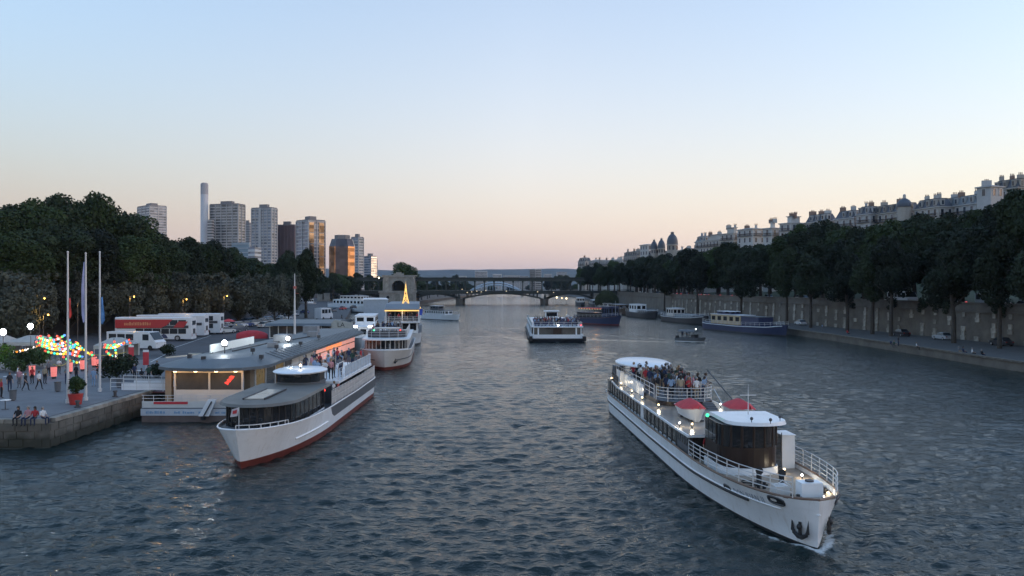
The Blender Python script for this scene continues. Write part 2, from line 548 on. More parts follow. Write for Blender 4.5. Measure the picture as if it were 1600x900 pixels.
# right bank -----------------------------------------------------------
RB = [(84,-30),(70,60),(68.5,110),(68,170),(66,195),(60,225),(58,260),(52,300),(50,340),(52,440),(57,520),(64,900),(66,1300)]
RW = [(104,-30),(91,60),(87.5,135),(84,175),(79,210),(72,260),(66,320),(64,400),(67,520),(76,900),(78,1300)]
tag(MB().prism([(1500,-30),(1500,1300)] + RB[::-1], -3.0, 1.3).build('lower_quay', [mat('quay_cobble', (0.085,0.08,0.075), 0.85, var=0.25, scale=0.8, bump=0.5, bscale=5)]), kind='structure')
tag(MB().prism([(1500,-30),(1500,1300)] + [(x+0.9,y) for x, y in RW[::-1]], -2.0, 7.4).build('riverside_street', M_asphalt), kind='structure')
rw = thing('embankment_wall', 'long grey stone embankment wall with paler pilasters behind the right quay', 'wall', (84,175,1.3))
w = MB(); o = (84,175,1.3)
P = lambda x, y, z: (x-o[0], y-o[1], z-o[2])
rings = []
for x, y in RW:
    rings.append([P(x+1.2,y,0), P(x,y,0), P(x+0.35,y,6.6), P(x+0.1,y,6.62), P(x+0.1,y,6.95), P(x+0.4,y,6.97), P(x+0.4,y,8.25), P(x+0.25,y,8.27), P(x+0.25,y,8.5), P(x+0.95,y,8.5), P(x+1.2,y,7.0)])
w.loft(rings, True, True)
w.build('wall_face', M_stone_d, rw)
sm = [MB().box(0,0,0, 0.34, wd, 0.86).mesh('stone') for wd in (1.25, 0.85)]
for s in sm: s.materials.append(M_stone_l)
def rw_at(y):
    for (x0,y0),(x1,y1) in zip(RW, RW[1:]):
        if y0 <= y <= y1:
            t = (y-y0)/(y1-y0); return x0+(x1-x0)*t, math.atan2(-(x1-x0), y1-y0)
    return RW[-1][0], 0
yy = 118.0
while yy < 330:
    x, a = rw_at(yy)
    for k in range(6):
        if random.random() < 0.27: continue
        z = 1.3 + 0.45 + k*0.88
        link('stone', sm[k % 2], rw, (x - 0.05 + 0.35*(z/6.6) - o[0], yy - o[1], z - o[2]), a)
    yy += (4.2 if yy < 230 else 5.0)*random.uniform(.9,1.1)
cs = MB().box(0,0,0, 0.7, 1.9, 0.26).mesh('edge_stone'); cs.materials.append(M_stone_d)
ed = thing('quay_edge', 'stone edging along the waterline of the right lower quay', 'kerb', (68,110,0))
ew = MB()
rings = [[(x-68-0.25,y-110,-2),(x-68+0.3,y-110,-2),(x-68+0.3,y-110,1.18),(x-68-0.1,y-110,1.18)] for x, y in RB]
ew.loft(rings, True, True); ew.build('edge_face', M_stone_d, ed)
yy = 96.0
while yy < 250:
    for (x0,y0),(x1,y1) in zip(RB, RB[1:]):
        if y0 <= yy < y1:
            t = (yy-y0)/(y1-y0)
            link('edge_stone', cs, ed, (x0+(x1-x0)*t+0.05-68, yy-110, 1.31), math.atan2(-(x1-x0), y1-y0))
    yy += 1.95
# hill behind the right bank
def hill_sheet():
    V = []; Q = []
    ys = np.linspace(60, 1200, 40); ts = np.linspace(0, 1, 14)
    for y in ys:
        x0 = float(np.interp(y, [p[1] for p in RW], [p[0] for p in RW])) + 24
        top = float(np.interp(y, [60,250,420,620,1200],[34,33,27,16,6]))
        for t in ts:
            V.append((x0 + t*420, y, 7.3 + top*(1-math.cos(min(1,t*2.6)*math.pi))/2 + 1.2*math.sin(x0*0.2+y*.05+t*9)*t))
    n = len(ts)
    for i in range(len(ys)-1):
        for j in range(n-1):
            Q.append((i*n+j, i*n+j+1, (i+1)*n+j+1, (i+1)*n+j))
    m = MB().add(V, Q)
    return tag(m.build('hillside', M_grass, smooth=True), kind='structure')
hill_sheet()
# far hills, with woods and suburbs too far away to tell apart
def far_hill(name, d, x0, x1, zs, seed, colr):
    rs = random.Random(seed); n = 90
    V = []; Q = []
    for i in range(n+1):
        t = i/n; x = x0 + (x1-x0)*t
        h = float(np.interp(t, [k/(len(zs)-1) for k in range(len(zs))], zs)) + 5*math.sin(t*31+seed) + 3*math.sin(t*67+seed*2) + rs.uniform(-1.6,1.6)
        for dy, f in ((-700,0.0),(-350,0.55),(0,1.0),(600,0.7),(1600,0.0)):
            V.append((x, d+dy+rs.uniform(-40,40), 1 + h*f))
    for i in range(n):
        for j in range(4):
            Q.append((i*5+j, (i+1)*5+j, (i+1)*5+j+1, i*5+j+1))
    return tag(MB().add(V, Q).build(name, colr, smooth=True), kind='structure')
M_farhill = mat('far_wood', (0.05,0.065,0.06), 0.95, var=0.35, scale=0.004)
far_hill('hills', 6500, -5200, 4200, [95,120,140,150,152,146,150,150,140,120,100], 3, M_farhill)
far_hill('hills', 4200, -2600, 2600, [40,50,62,66,60,70,74,66,60,52,40], 8, M_farhill)

# ================================================================== trees
def leaf_material(name, col, var=0.34, scale=0.3):
    m = mat(name, col, 0.75, var=var, scale=scale, objrand=0.42, spec=0.2)
    return m
M_leaf = leaf_material('foliage', (0.026, 0.039, 0.018))
M_leaf_b = leaf_material('foliage_bright', (0.036, 0.057, 0.020))
M_leaf_d = leaf_material('foliage_dark', (0.020, 0.029, 0.016))
M_leaf_g = leaf_material('foliage_grey', (0.062, 0.068, 0.052))
M_leaf_w = leaf_material('foliage_willow', (0.055, 0.066, 0.034))
M_bark = mat('bark', (0.060, 0.050, 0.040), 0.9, var=0.3, scale=2, bump=0.6)
def leaves(name, lobes, n, size, rs, flat=0.0, inner=0.15):
    """leaf-sized faces in clumps over the lobes of one crown"""
    w = np.array([l[1][0]*l[1][1] + l[1][0]*l[1][2] for l in lobes]); w = w/w.sum()
    idx = rs.choice(len(lobes), n, p=w)
    C = np.array([l[0] for l in lobes])[idx]; Rd = np.array([l[1] for l in lobes])[idx]
    D = rs.normal(size=(n,3)); D /= np.linalg.norm(D, axis=1)[:,None]
    rad = 1 - np.abs(rs.normal(0, 0.13, n)); far = rs.rand(n) < inner
    rad[far] = rs.rand(far.sum())*0.8
    # small bumps so that the outline is uneven
    bump = 1 + 0.10*np.sin(D[:,0]*9+C[:,0]*3)*np.sin(D[:,1]*8+C[:,1]*2)*np.sin(D[:,2]*9+C[:,2])
    Pp = C + D*Rd*(rad*bump)[:,None]
    N = D/np.maximum(Rd,1e-3); N /= np.linalg.norm(N, axis=1)[:,None]
    N = N + rs.normal(0, 0.65, (n,3)); N /= np.linalg.norm(N, axis=1)[:,None]
    U = np.cross(N, rs.normal(size=(n,3))); U /= np.linalg.norm(U, axis=1)[:,None]
    W = np.cross(N, U)
    s = size*(0.6 + 0.8*rs.rand(n))[:,None]
    a = 0.75
    V = np.stack([Pp - U*s, Pp + W*s*a - N*s*0.15, Pp + U*s, Pp - W*s*a - N*s*0.15], 1).reshape(-1,3)
    Q = np.arange(4*n).reshape(-1,4)
    return np_mesh(name, V, Q)
def broad_tree_proto(seed, H, rad, n, size, leafm, low=0.28):
    rs = np.random.RandomState(seed)
    lobes = []
    zc0, zc1 = H*low, H
    k = 15
    for i in range(k):
        t = (i+0.5)/k
        z = zc0 + (zc1-zc0)*(0.12 + 0.76*t)
        prof = math.sin(math.pi*(0.28+0.62*t))**0.7
        a = rs.rand()*6.283
        rr = rad*prof*0.58*math.sqrt(rs.rand())*1.15
        lr = rad*(0.36 + 0.2*rs.rand())*max(0.6,prof)
        lobes.append(((rr*math.cos(a), rr*math.sin(a), z), (lr, lr, lr*(0.8+0.3*rs.rand()))))
    lobes.append(((0,0,zc0+(zc1-zc0)*0.5), (rad*0.62, rad*0.62, (zc1-zc0)*0.42)))
    crown = leaves('crown', lobes, n, size, rs)
    crown.materials.append(leafm)
    m = MB()
    tr = rad*0.075
    m.tube([(0,0,-0.3),(0.05*rad*rs.normal()*.3,0,H*low*0.6),(0.02*H*rs.normal(),0.02*H*rs.normal(),H*0.45),(0,0,H*0.8)], [tr*1.25,tr,tr*0.75,tr*0.15], 8)
    for i in range(6):
        a = i*1.05 + rs.rand()*0.5; z0 = H*(low*0.85 + 0.06*i)
        m.tube([(0,0,z0),(rad*.3*math.cos(a),rad*.3*math.sin(a),z0+H*.1),(rad*.7*math.cos(a),rad*.7*math.sin(a),z0+H*.2)], [tr*.5,tr*.36,tr*.08], 6)
    trunk = m.mesh('trunk', True); trunk.materials.append(M_bark)
    return trunk, crown
def clipped_proto(seed, W, D, H, low, n, size, leafm):
    rs = np.random.RandomState(seed)
    lobes = []
    for i in range(16):
        lobes.append(((rs.uniform(-.62,.62)*W/2, rs.uniform(-.62,.62)*D/2, low + (H-low)*rs.uniform(.18,.84)), (W*.24, D*.24, (H-low)*.20)))
    lobes.append(((0,0,low+(H-low)*.5), (W*.4,D*.4,(H-low)*.42)))
    for i in range(9):      # young upright shoots on top
        lobes.append(((rs.uniform(-.4,.4)*W, rs.uniform(-.4,.4)*D, H*rs.uniform(.93,1.0)), (W*.07,D*.07,H*.06)))
    crown = leaves('crown', lobes, n, size, rs); crown.materials.append(leafm)
    m = MB()
    m.tube([(0,0,-.3),(0,0,low),(0.1,0,H*.8)], [.22,.18,.05], 8)
    for i in range(5):
        a = i*1.26; m.tube([(0,0,low*.8),(W*.3*math.cos(a),D*.3*math.sin(a),low+1.5)], [.11,.04], 6)
    trunk = m.mesh('trunk', True); trunk.materials.append(M_bark)
    return trunk, crown
def willow_proto(seed, H, rad, n):
    rs = np.random.RandomState(seed)
    V = []; Q = []
    for i in range(n):
        a = rs.rand()*6.283; r0 = rad*math.sqrt(rs.rand())*0.9
        z0 = H*(1 - 0.55*(r0/rad)**2) * (0.93+0.07*rs.rand())
        L = rs.uniform(.25,.8)*z0
        zt = z0 - rs.rand()*L; r1 = r0*(1 + 0.12*(z0-zt)/H)
        ln = rs.uniform(.4,.9); wd = .09+rs.rand()*.1
        t = rs.rand()*6.283
        c = np.array([r1*math.cos(a), r1*math.sin(a), zt]); u = np.array([math.cos(t), math.sin(t), rs.normal()*.2])*wd
        dn = np.array([0.12*math.cos(a), 0.12*math.sin(a), -ln])
        b = len(V); V += [c-u, c+u, c+u*.4+dn, c-u*.4+dn]; Q.append((b,b+1,b+2,b+3))
    crown = np_mesh('crown', np.array(V), np.array(Q)); crown.materials.append(M_leaf_w)
    m = MB().tube([(0,0,-.3),(0.2,0,H*.4),(0,0,H*.85)], [.4,.3,.08], 8)
    for i in range(6):
        a = i*1.05; m.tube([(0,0,H*.4),(rad*.4*math.cos(a),rad*.4*math.sin(a),H*.8),(rad*.75*math.cos(a),rad*.75*math.sin(a),H*.55)], [.16,.1,.03], 6)
    trunk = m.mesh('trunk', True); trunk.materials.append(M_bark)
    return trunk, crown
BROAD = [broad_tree_proto(20+i, 18.0, (5.6,6.2,5.2,6.0,5.8)[i], 13000, 0.27, (M_leaf, M_leaf_d, M_leaf, M_leaf_d, M_leaf_b)[i], (0.22,0.20,0.24,0.20,0.18)[i]) for i in range(5)]
HIGH = [broad_tree_proto(80+i, 18.0, 5.2, 9000, 0.26, (M_leaf_d, M_leaf, M_leaf_d)[i], 0.40) for i in range(3)]
BIG = [broad_tree_proto(60+i, 24.0, 8.5, 17000, 0.31, (M_leaf_b, M_leaf)[i], 0.2) for i in range(2)]
CLIP = [clipped_proto(40+i, 7.4, 6.8, 11.8, 1.9, 9000, 0.24, M_leaf_g) for i in range(3)]
WILLOW = willow_proto(3, 9.0, 6.0, 5200)
def tree(proto, x, y, z, h, spread, name='tree', cat='tree', group=None, rz=None):
    """h, spread: scale factors of the prototype"""
    t = thing(name, '', cat, (x,y,z), random.uniform(0,6.28) if rz is None else rz, group)
    t.scale = (spread, spread, h)
    link('trunk', proto[0], t); link('crown', proto[1], t)
    return t

# right bank: row on the lower quay and along the street wall
row = []
low_spots = [(1577,122),(1495,131),(1478,143),(1373,163),(1334,170),(1302,180),(1252,196),(1210,208),(1150,236),(1090,285),(1040,330)]
for i, (px, d) in enumerate(low_spots):
    x = XD(px, d); x = max(x, rw_at(d)[0]-7.5) if d > 110 else x
    x = min(x, rw_at(d)[0]-2.6)
    row.append(tree(HIGH[i % 3], x, d, 1.3, random.uniform(1.0,1.2), random.uniform(.8,1.1), 'plane_tree', 'tree', 'plane trees on the lower right quay'))
label_row(row, 'dark plane tree rooted on lower right quay, {n} from the left of that row')
row = []
yy = 100.0; i = 0
while yy < 470:
    x = rw_at(yy)[0] + random.uniform(4.5,7)
    row.append(tree(BROAD[(i*2+1) % 5], x, yy, 7.4, random.uniform(.92,1.15), random.uniform(1.1,1.35), 'plane_tree', 'tree', 'street trees above the embankment wall'))
    yy += random.uniform(8.5,11) * (1 if yy < 250 else 1.3); i += 1
label_row(row, 'leafy street tree just above the embankment wall, {n} from the left of that row')
row = []
spots = []
yy = 105.0
while yy < 560:
    spots.append((rw_at(yy)[0] + random.uniform(19,26), yy)); yy += random.uniform(13,18)*(1 if yy < 280 else 1.5)
for i, (x, y) in enumerate(spots):
    f = float(np.interp(y, [100,150,215,300,420,560],[1.15,1.12,1.2,1.0,.85,.9]))
    row.append(tree(BROAD[i % 5], x, y, 8.0, f*random.uniform(.98,1.12), random.uniform(1.2,1.45), 'street_tree', 'tree', 'taller trees behind the right street'))
label_row(row, 'tall dark tree behind the riverside street, {n} from the left of those')
row = []
for i, (px, yt, d) in enumerate([(1592,288,135),(1565,305,150),(1540,322,175),(1510,324,190),(1478,330,200),(1448,334,205),(1420,342,225),(1395,346,235),(1365,352,245),(1335,354,250),(1305,344,255),(1280,338,262),(1255,346,275),(1232,362,290),(1205,380,300),(1180,385,330),(1150,392,340),(1120,396,360),(1090,396,380),(1040,394,430),(1065,390,420),(1000,398,470),(960,404,520),(935,408,560),(1020,398,440),(985,404,440),(968,408,430),(950,412,440),(938,414,470),(926,416,500),(1008,402,420),(918,412,600),(908,416,640)]):
    z = 11.0 if d < 300 else 9.0
    H = ZD(yt, d) - z
    row.append(tree(BROAD[(i+2) % 5], XD(px, d), d, z, H/18.0, max(.9, min(1.25, H/18.0*.95)), 'hillside_tree', 'tree', 'trees on the right hillside'))
label_row(row, 'hillside tree below the roofs, {n} from the left along the treetops')
tag(tree(WILLOW, XD(948,370), 370, 1.3, 1.0, 1.0, 'willow', 'tree'), 'rounded pale weeping willow on the right quay by the bridge', 'tree')

# left bank: clipped row, tall park trees, trees by the bridge
row = []
A, B = Vector((-92,124,0)), Vector((-57.5,206,0))
for i in range(15):
    p = A + (B-A)*(i/14)
    row.append(tree(CLIP[i % 3], p.x+random.uniform(-.4,.4), p.y, 2.0, random.uniform(.97,1.05), random.uniform(.97,1.08), 'clipped_tree', 'tree', 'clipped trees behind the car park'))
for i, (x, y) in enumerate([(-74,112),(-80,108),(-86,104)]):
    row.append(tree(CLIP[i % 3], x, y+6, 2.0, .93, 1.0, 'clipped_tree', 'tree', 'clipped trees behind the car park'))
label_row(row, 'grey-green clipped tree in hedge-like row behind car park, {n} from the left')
row = []
for i, (px, yt, d) in enumerate([(-25,318,150),(25,312,160),(62,306,165),(100,294,172),(140,296,176),(175,312,180),(205,330,186),(228,350,195)]):
    z = 8.0; H = ZD(yt, d) - z
    row.append(tree(BIG[i % 2], XD(px, d), d, z, H/24.0, 1.0, 'park_tree', 'tree', 'tall park trees on the left'))
label_row(row, 'tall bushy park tree towering above the clipped row, {n} from the left')
row = []
for i, (px, yt, d) in enumerate([(18,360,142),(58,352,146),(100,345,150),(150,350,155),(195,365,160),(228,378,168),(262,370,200),(285,366,215),(310,376,228),(335,374,236),(362,382,246),(392,400,262),(418,410,275)]):
    z = 8.0; H = ZD(yt, d) - z
    row.append(tree(BROAD[(i*3+4) % 5] if i % 2 else BIG[i % 4 // 2], XD(px, d), d, z, H/(18.0 if i % 2 else 24.0), 1.15 if i % 2 else .85, 'park_tree', 'tree', 'lower park trees on the left'))
label_row(row, 'lower park tree in front of the towers, {n} from the left')
row = []
for i, (px, yt, d, s) in enumerate([(448,388,236,.9),(478,384,240,1.0),(436,420,228,.7)]):
    H = ZD(yt, d) - 2.0
    row.append(tree(BROAD[(i+1) % 4], XD(px, d), d, 2.0, H/18.0, s, 'quay_tree', 'tree', 'trees at the end of the car park'))
label_row(row, 'full green tree at the far end of the car park, {n} from the left')
row = []
for i, (px, yt, d) in enumerate([(505,428,470),(520,424,490),(533,426,500),(546,430,505),(553,432,512),(560,424,600),(577,428,600),(592,430,620)]):
    z = 4.0; H = ZD(yt, d) - z
    row.append(tree(BROAD[(i*2) % 5], XD(px, d), d, z, H/18.0, 1.0, 'bank_tree', 'tree', 'trees behind the left end of the bridge'))
label_row(row, 'tree by the left end of the bridge below the towers, {n} from the left')
# island and far bank trees seen beyond the bridge
tag(MB().prism([(-84,500),(-62,500),(-60,560),(-46,900),(-60,1150),(-96,1150),(-92,560)], -2.5, 1.8).build('island', mat('island_bank', (0.10,0.07,0.05), 0.9, var=0.3, scale=.3)), kind='structure')
tag(tree(BIG[0], XD(628,545), 545, 2.0, (ZD(408,545)-2)/24.0, 1.35, 'island_tree', 'tree'), 'round dark tree standing alone above the stone bridge arch', 'tree')
row = []
for i in range(26):
    d = 580 + i*22 + random.uniform(-6,6)
    side = i % 2
    if side == 0: x = -66 + (d-560)*0.02 + random.uniform(-6,2); z = 1.8
    else: x = 84 + random.uniform(-4,10); z = 3.0
    row.append(tree(BROAD[i % 5], x, d, z, random.uniform(.62,.80), random.uniform(.9,1.1), 'far_tree', 'tree', 'trees beyond the bridge'))
for i, (px, yt, d) in enumerate([(695,431,1350),(712,428,1400),(726,432,1500),(680,434,1300),(660,432,1250),(868,430,1200),(857,434,1300),(875,428,1100),(885,428,1000)]):
    H = ZD(yt, d) - 1
    row.append(tree(BROAD[i % 5], XD(px, d), d, 1.0, H/18.0, 1.5, 'far_tree', 'tree', 'trees beyond the bridge'))
for i in range(9):
    d = 1320 + 30*i; px = 648 + i*30
    row.append(tree(BROAD[i % 5], XD(px, d), d, 1.0, .75, 1.7, 'far_tree', 'tree', 'trees beyond the bridge'))
label_row(row, 'distant tree seen through or over the bridge, {n} from the left')
# ================================================================== the two-level bridge
M_iron = mat('bridge_iron', (0.018,0.024,0.021), 0.55, var=0.2, scale=0.6)
M_iron_l = mat('bridge_iron_pale', (0.040,0.050,0.044), 0.55, var=0.2, scale=0.6)
M_portal = mat('portal_stone', (0.30,0.275,0.24), 0.85, var=0.22, scale=0.4, bump=0.4)
br = thing('bridge', 'long two-level iron bridge with slender columns spanning the river', 'bridge', (0,520,0))
x0, x1 = -146.0, 78.0
MB().box2(x0,-64.9,-3.8,3.8,14.9,16.4).box2(-62.4,x1,-3.8,3.8,14.9,16.4).build('viaduct_deck', M_iron_l, br)
MB().box2(x0,-62.6,-4.0,-3.8,16.0,17.3).box2(-62.4,x1,-4.0,-3.8,16.0,17.3).box2(x0,x1,3.8,4.0,16.0,17.3).build('viaduct_parapet', M_iron, br)
MB().box2(x0,-83.2,-12.2,12.2,6.75,8.75).box2(-62.4,x1,-12.2,12.2,6.75,8.75).build('road_deck', M_iron, br)
rl = MB()
for a, b in ((x0,-83.2),(-62.4,x1)):
    rl.box2(a,b,-12.1,-12.0,9.5,9.62)
    xx = a
    while xx < b: rl.box2(xx,xx+.08,-12.09,-12.01,8.6,9.5); xx += .55
tag(rl.build('railing', M_iron, br), kind='stuff')
cmh = MB().cyl(0,0,8.6,9.3,.45,8).cyl(0,0,9.3,13.9,.28,8).cyl(0,0,13.9,15.2,.3,8,.85).mesh('column', True); cmh.materials.append(M_iron_l)
xx = x0+3
while xx < x1:
    if not (-85 < xx < -61):
        for yv in (-3.1, 3.1): link('column', cmh, br, (xx, yv, 0))
    xx += 6.25
def arch(xa, xb, zs, zc, parts):
    m = MB(); n = 20
    for yv in (-11.5,-4,4,11.5):
        pa = []
        for i in range(n+1):
            t = i/n; z = zs + (zc-zs)*(1-(2*t-1)**2)
            pa.append((xa+(xb-xa)*t, z))
        for (xa_,za),(xb_,zb) in zip(pa, pa[1:]):
            m.add([(xa_,yv-.35,za),(xb_,yv-.35,zb),(xb_,yv+.35,zb),(xa_,yv+.35,za),(xa_,yv-.35,za+.9),(xb_,yv-.35,zb+.9),(xb_,yv+.35,zb+.9),(xa_,yv+.35,za+.9)], [(3,2,1,0),(4,5,6,7),(0,1,5,4),(2,3,7,6)])
    m.build('arch', M_iron, br)
    sp = MB()
    for i in range(1, n):
        t = i/n; z = zs + (zc-zs)*(1-(2*t-1)**2) + .5
        if 7.2 - z > .3:
            for yv in (-11.5,-4,4,11.5): sp.box2(xa+(xb-xa)*t-.12, xa+(xb-xa)*t+.12, yv-.15, yv+.15, z, 7.2)
    sp.build('spandrel', M_iron, br)
XP = (-33.6, 21.0)
arch(XP[0]+2, XP[1]-2, 3.2, 6.5, br); arch(-62.4, XP[0]-2, 3.6, 6.3, br); arch(XP[1]+2, 52, 3.4, 6.3, br)
arch(-116, -84, 3.2, 6.4, br)
for xp in XP:
    MB().prism([(xp-2.2,-13),(xp,-15.5),(xp+2.2,-13),(xp+2.2,13),(xp,15.5),(xp-2.2,13)], -2.5, 3.0).prism([(xp-2.5,-13.4),(xp,-16),(xp+2.5,-13.4),(xp+2.5,13.4),(xp,16),(xp-2.5,13.4)], 3.0, 3.6).build('pier', M_stone_d, br)
    g = MB().box(xp,-13.6,4.2,1.6,1.4,1.4).cyl(xp-.4,-13.6,4.8,6.3,.42,7,.3).cyl(xp+.4,-13.5,4.8,6.0,.42,7,.3).sphere((xp-.4,-13.6,6.6),.3).sphere((xp+.4,-13.5,6.3),.3)
    g.build('pier_statue', M_iron, br, True)
MB().box2(52,56,-13,13,-2,7.2).box2(-124,-116,-13,13,-2,7.2).build('abutment', M_portal, br)
pt = thing('bridge_portal', 'pale stone monumental arch at the island end of the bridge', 'monument', (-72.6,512,0))
# arch block with an opening
m = MB()
n = 14; hw, hr, zi = 9.9, 4.3, 11.0
pts = [(hr*math.cos(math.pi*i/n), zi + hr*math.sin(math.pi*i/n)) for i in range(n+1)]
outer = [(-hw,8.6),(-hw,18.4),(hw,18.4),(hw,8.6)]
for yv, dy in ((-3.2,1),(3.2,-1)):
    pass
def portal_block(m, y0, y1):
    prof = [(hw,8.6),(hw,18.2),(-hw,18.2),(-hw,8.6),(-hr,8.6)] + pts[::-1] + [(hr,8.6)]
    # quads between opening and outer edge, front and back
    op = [(hr,8.6)] + pts + [(-hr,8.6)]
    ou = []
    for (x, z) in op:
        a = math.atan2(z-zi, x)
        if z <= zi+1e-6: ou.append((hw if x > 0 else -hw, z)); continue
        s = min(hw/abs(math.cos(a)) if abs(math.cos(a)) > 1e-6 else 1e9, (18.2-zi)/abs(math.sin(a)))
        ou.append((s*math.cos(a), zi + s*math.sin(a)))
    k = len(op); vs = []
    for yv in (y0, y1):
        vs += [(x,yv,z) for x, z in op] + [(x,yv,z) for x, z in ou]
    fs = []
    for i in range(k-1):
        fs += [(i,i+1,k+i+1,k+i), (2*k+i,3*k+i,3*k+i+1,2*k+i+1), (i,2*k+i,2*k+i+1,i+1), (k+i,k+i+1,3*k+i+1,3*k+i)]
    m.add(vs, fs)
portal_block(m, -3.4, 11.0)
m.build('arch_block', M_portal, pt)
MB().box2(-hr-.4,hr+.4,9.0,10.6,8.62,15.6).build('arch_shade_backing', M_iron, pt)  # added dark backing, stands in for the shade inside the arch
MB().box2(-hw-.5,hw+.5,-3.9,-3.4,17.4,18.7).box2(-hw-.5,hw+.5,-3.4,11,18.2,18.7).box2(-3,3,-3.2,0,18.7,19.8).box2(-1.6,1.6,-3,-.4,19.8,20.6).build('cornice', M_portal, pt)
MB().box2(-11.6,11.6,-6.4,12,-1.8,8.0).build('base', M_portal, pt)
MB().box2(-12.1,12.1,-6.9,-6.4,7.4,8.7).box2(-12.1,12.1,-6.4,12.2,8.0,8.62).build('base_ledge', M_portal, pt)
for sx_ in (-7.2,7.2): MB().box2(sx_-.9,sx_+.9,-3.75,-3.4,8.6,17.4).build('pilaster', M_stone_l, pt)
MB().prismY([(-6.2+1.0*math.cos(a*.785), 4.6+1.0*math.sin(a*.785)) for a in range(8)], -6.5,-6.41).build('round_opening', mat('dark_opening', (.01,.01,.012), .9, var=0), pt)
MB().box2(7.0,9.8,-6.55,-6.42,.5,6.6).box2(-1.4,1.4,-6.55,-6.42,.5,6.6).build('facing_panel', M_stone_l, pt)

# pale blue arch bridge further down
rb = thing('arch_bridge', 'pale blue steel arch bridge seen far off between the viaduct columns', 'bridge', (2,900,0))
MB_blue = mat('bridge_blue', (0.40,0.50,0.60), 0.5, var=.1)
m = MB(); n = 18; xa, xb = -49.0, 8.0
for yv in (-3,3):
    for off in (0,1.6):
        m.tube([(xa+(xb-xa)*i/n, yv, 6+off*.5+ (9.2 if off else 7.2)*(1-(2*i/n-1)**2)*1.0) for i in range(n+1)], .8, 5)
    for i in range(1,n): 
        t = i/n; m.box2(xa+(xb-xa)*t-.15,xa+(xb-xa)*t+.15,yv-.15,yv+.15,6,6+8*(1-(2*t-1)**2))
m.build('arch', MB_blue, rb)
MB().box2(-130,90,-4,4,5.2,6.4).build('deck', MB_blue, rb)
MB().box2(-52,-49,-5,5,-2,6).box2(8,11,-5,5,-2,6).build('pier', M_portal, rb)

# ================================================================== riverside towers
M_conc = mat('tower_concrete', (0.44,0.43,0.42), 0.75, var=0.1, scale=0.08)
M_conc_d = mat('tower_concrete_dark', (0.20,0.19,0.19), 0.75, var=0.12, scale=0.08)
M_brown = mat('tower_brown', (0.13,0.085,0.085), 0.6, var=0.1, scale=.1)
def facade_glass(name, col, rough=0.18, sc=(0.25,0.25,0.33), lo=0.45, metal=0.35):
    m = bpy.data.materials.new(name); m.use_nodes = True; t = m.node_tree; b = t.nodes['Principled BSDF']
    co = t.nodes.new('ShaderNodeTexCoord'); mp = t.nodes.new('ShaderNodeMapping'); mp.inputs['Scale'].default_value = sc
    t.links.new(co.outputs['Object'], mp.inputs[0])
    sn = t.nodes.new('ShaderNodeVectorMath'); sn.operation = 'FLOOR'; t.links.new(mp.outputs[0], sn.inputs[0])
    wnz = t.nodes.new('ShaderNodeTexWhiteNoise'); t.links.new(sn.outputs[0], wnz.inputs['Vector'])
    mr = t.nodes.new('ShaderNodeMapRange'); mr.inputs[3].default_value = lo; mr.inputs[4].default_value = 1.5
    t.links.new(wnz.outputs[0], mr.inputs[0])
    v = t.nodes.new('ShaderNodeVectorMath'); v.operation = 'SCALE'; v.inputs[0].default_value = col
    t.links.new(mr.outputs[0], v.inputs['Scale']); t.links.new(v.outputs[0], b.inputs['Base Color'])
    b.inputs['Roughness'].default_value = rough; b.inputs['Metallic'].default_value = metal
    MATS[name] = m
    return m
M_glass_b = facade_glass('glass_blue', (0.16,0.20,0.26))
M_glass_g = facade_glass('glass_grey', (0.15,0.16,0.17), lo=.3)
M_glass_sunset = facade_glass('glass_sunset_gold', (0.19,0.125,0.078), .22, lo=.4, metal=.9)  # gold of the sunset reflection is put into the glass tint
M_glass_sunset_pale = facade_glass('glass_sunset_pale', (0.20,0.165,0.12), .25, lo=.3, metal=.9)  # cream sunset highlights are put into the colour of these panels
M_glass_dark = facade_glass('glass_dark', (0.07,0.06,0.065), .2, lo=.8, metal=.5)
def corner_box(px0, pxc, px1, d, a):
    k0, k1 = (px0-800)/FPX, (px1-800)/FPX
    xc = XD(pxc, d); a = R(a)
    w1 = (xc - k0*d)/(math.cos(a) + k0*math.sin(a))
    w2 = (k1*d - xc)/(math.sin(a) - k1*math.cos(a))
    return xc, w1, w2, a
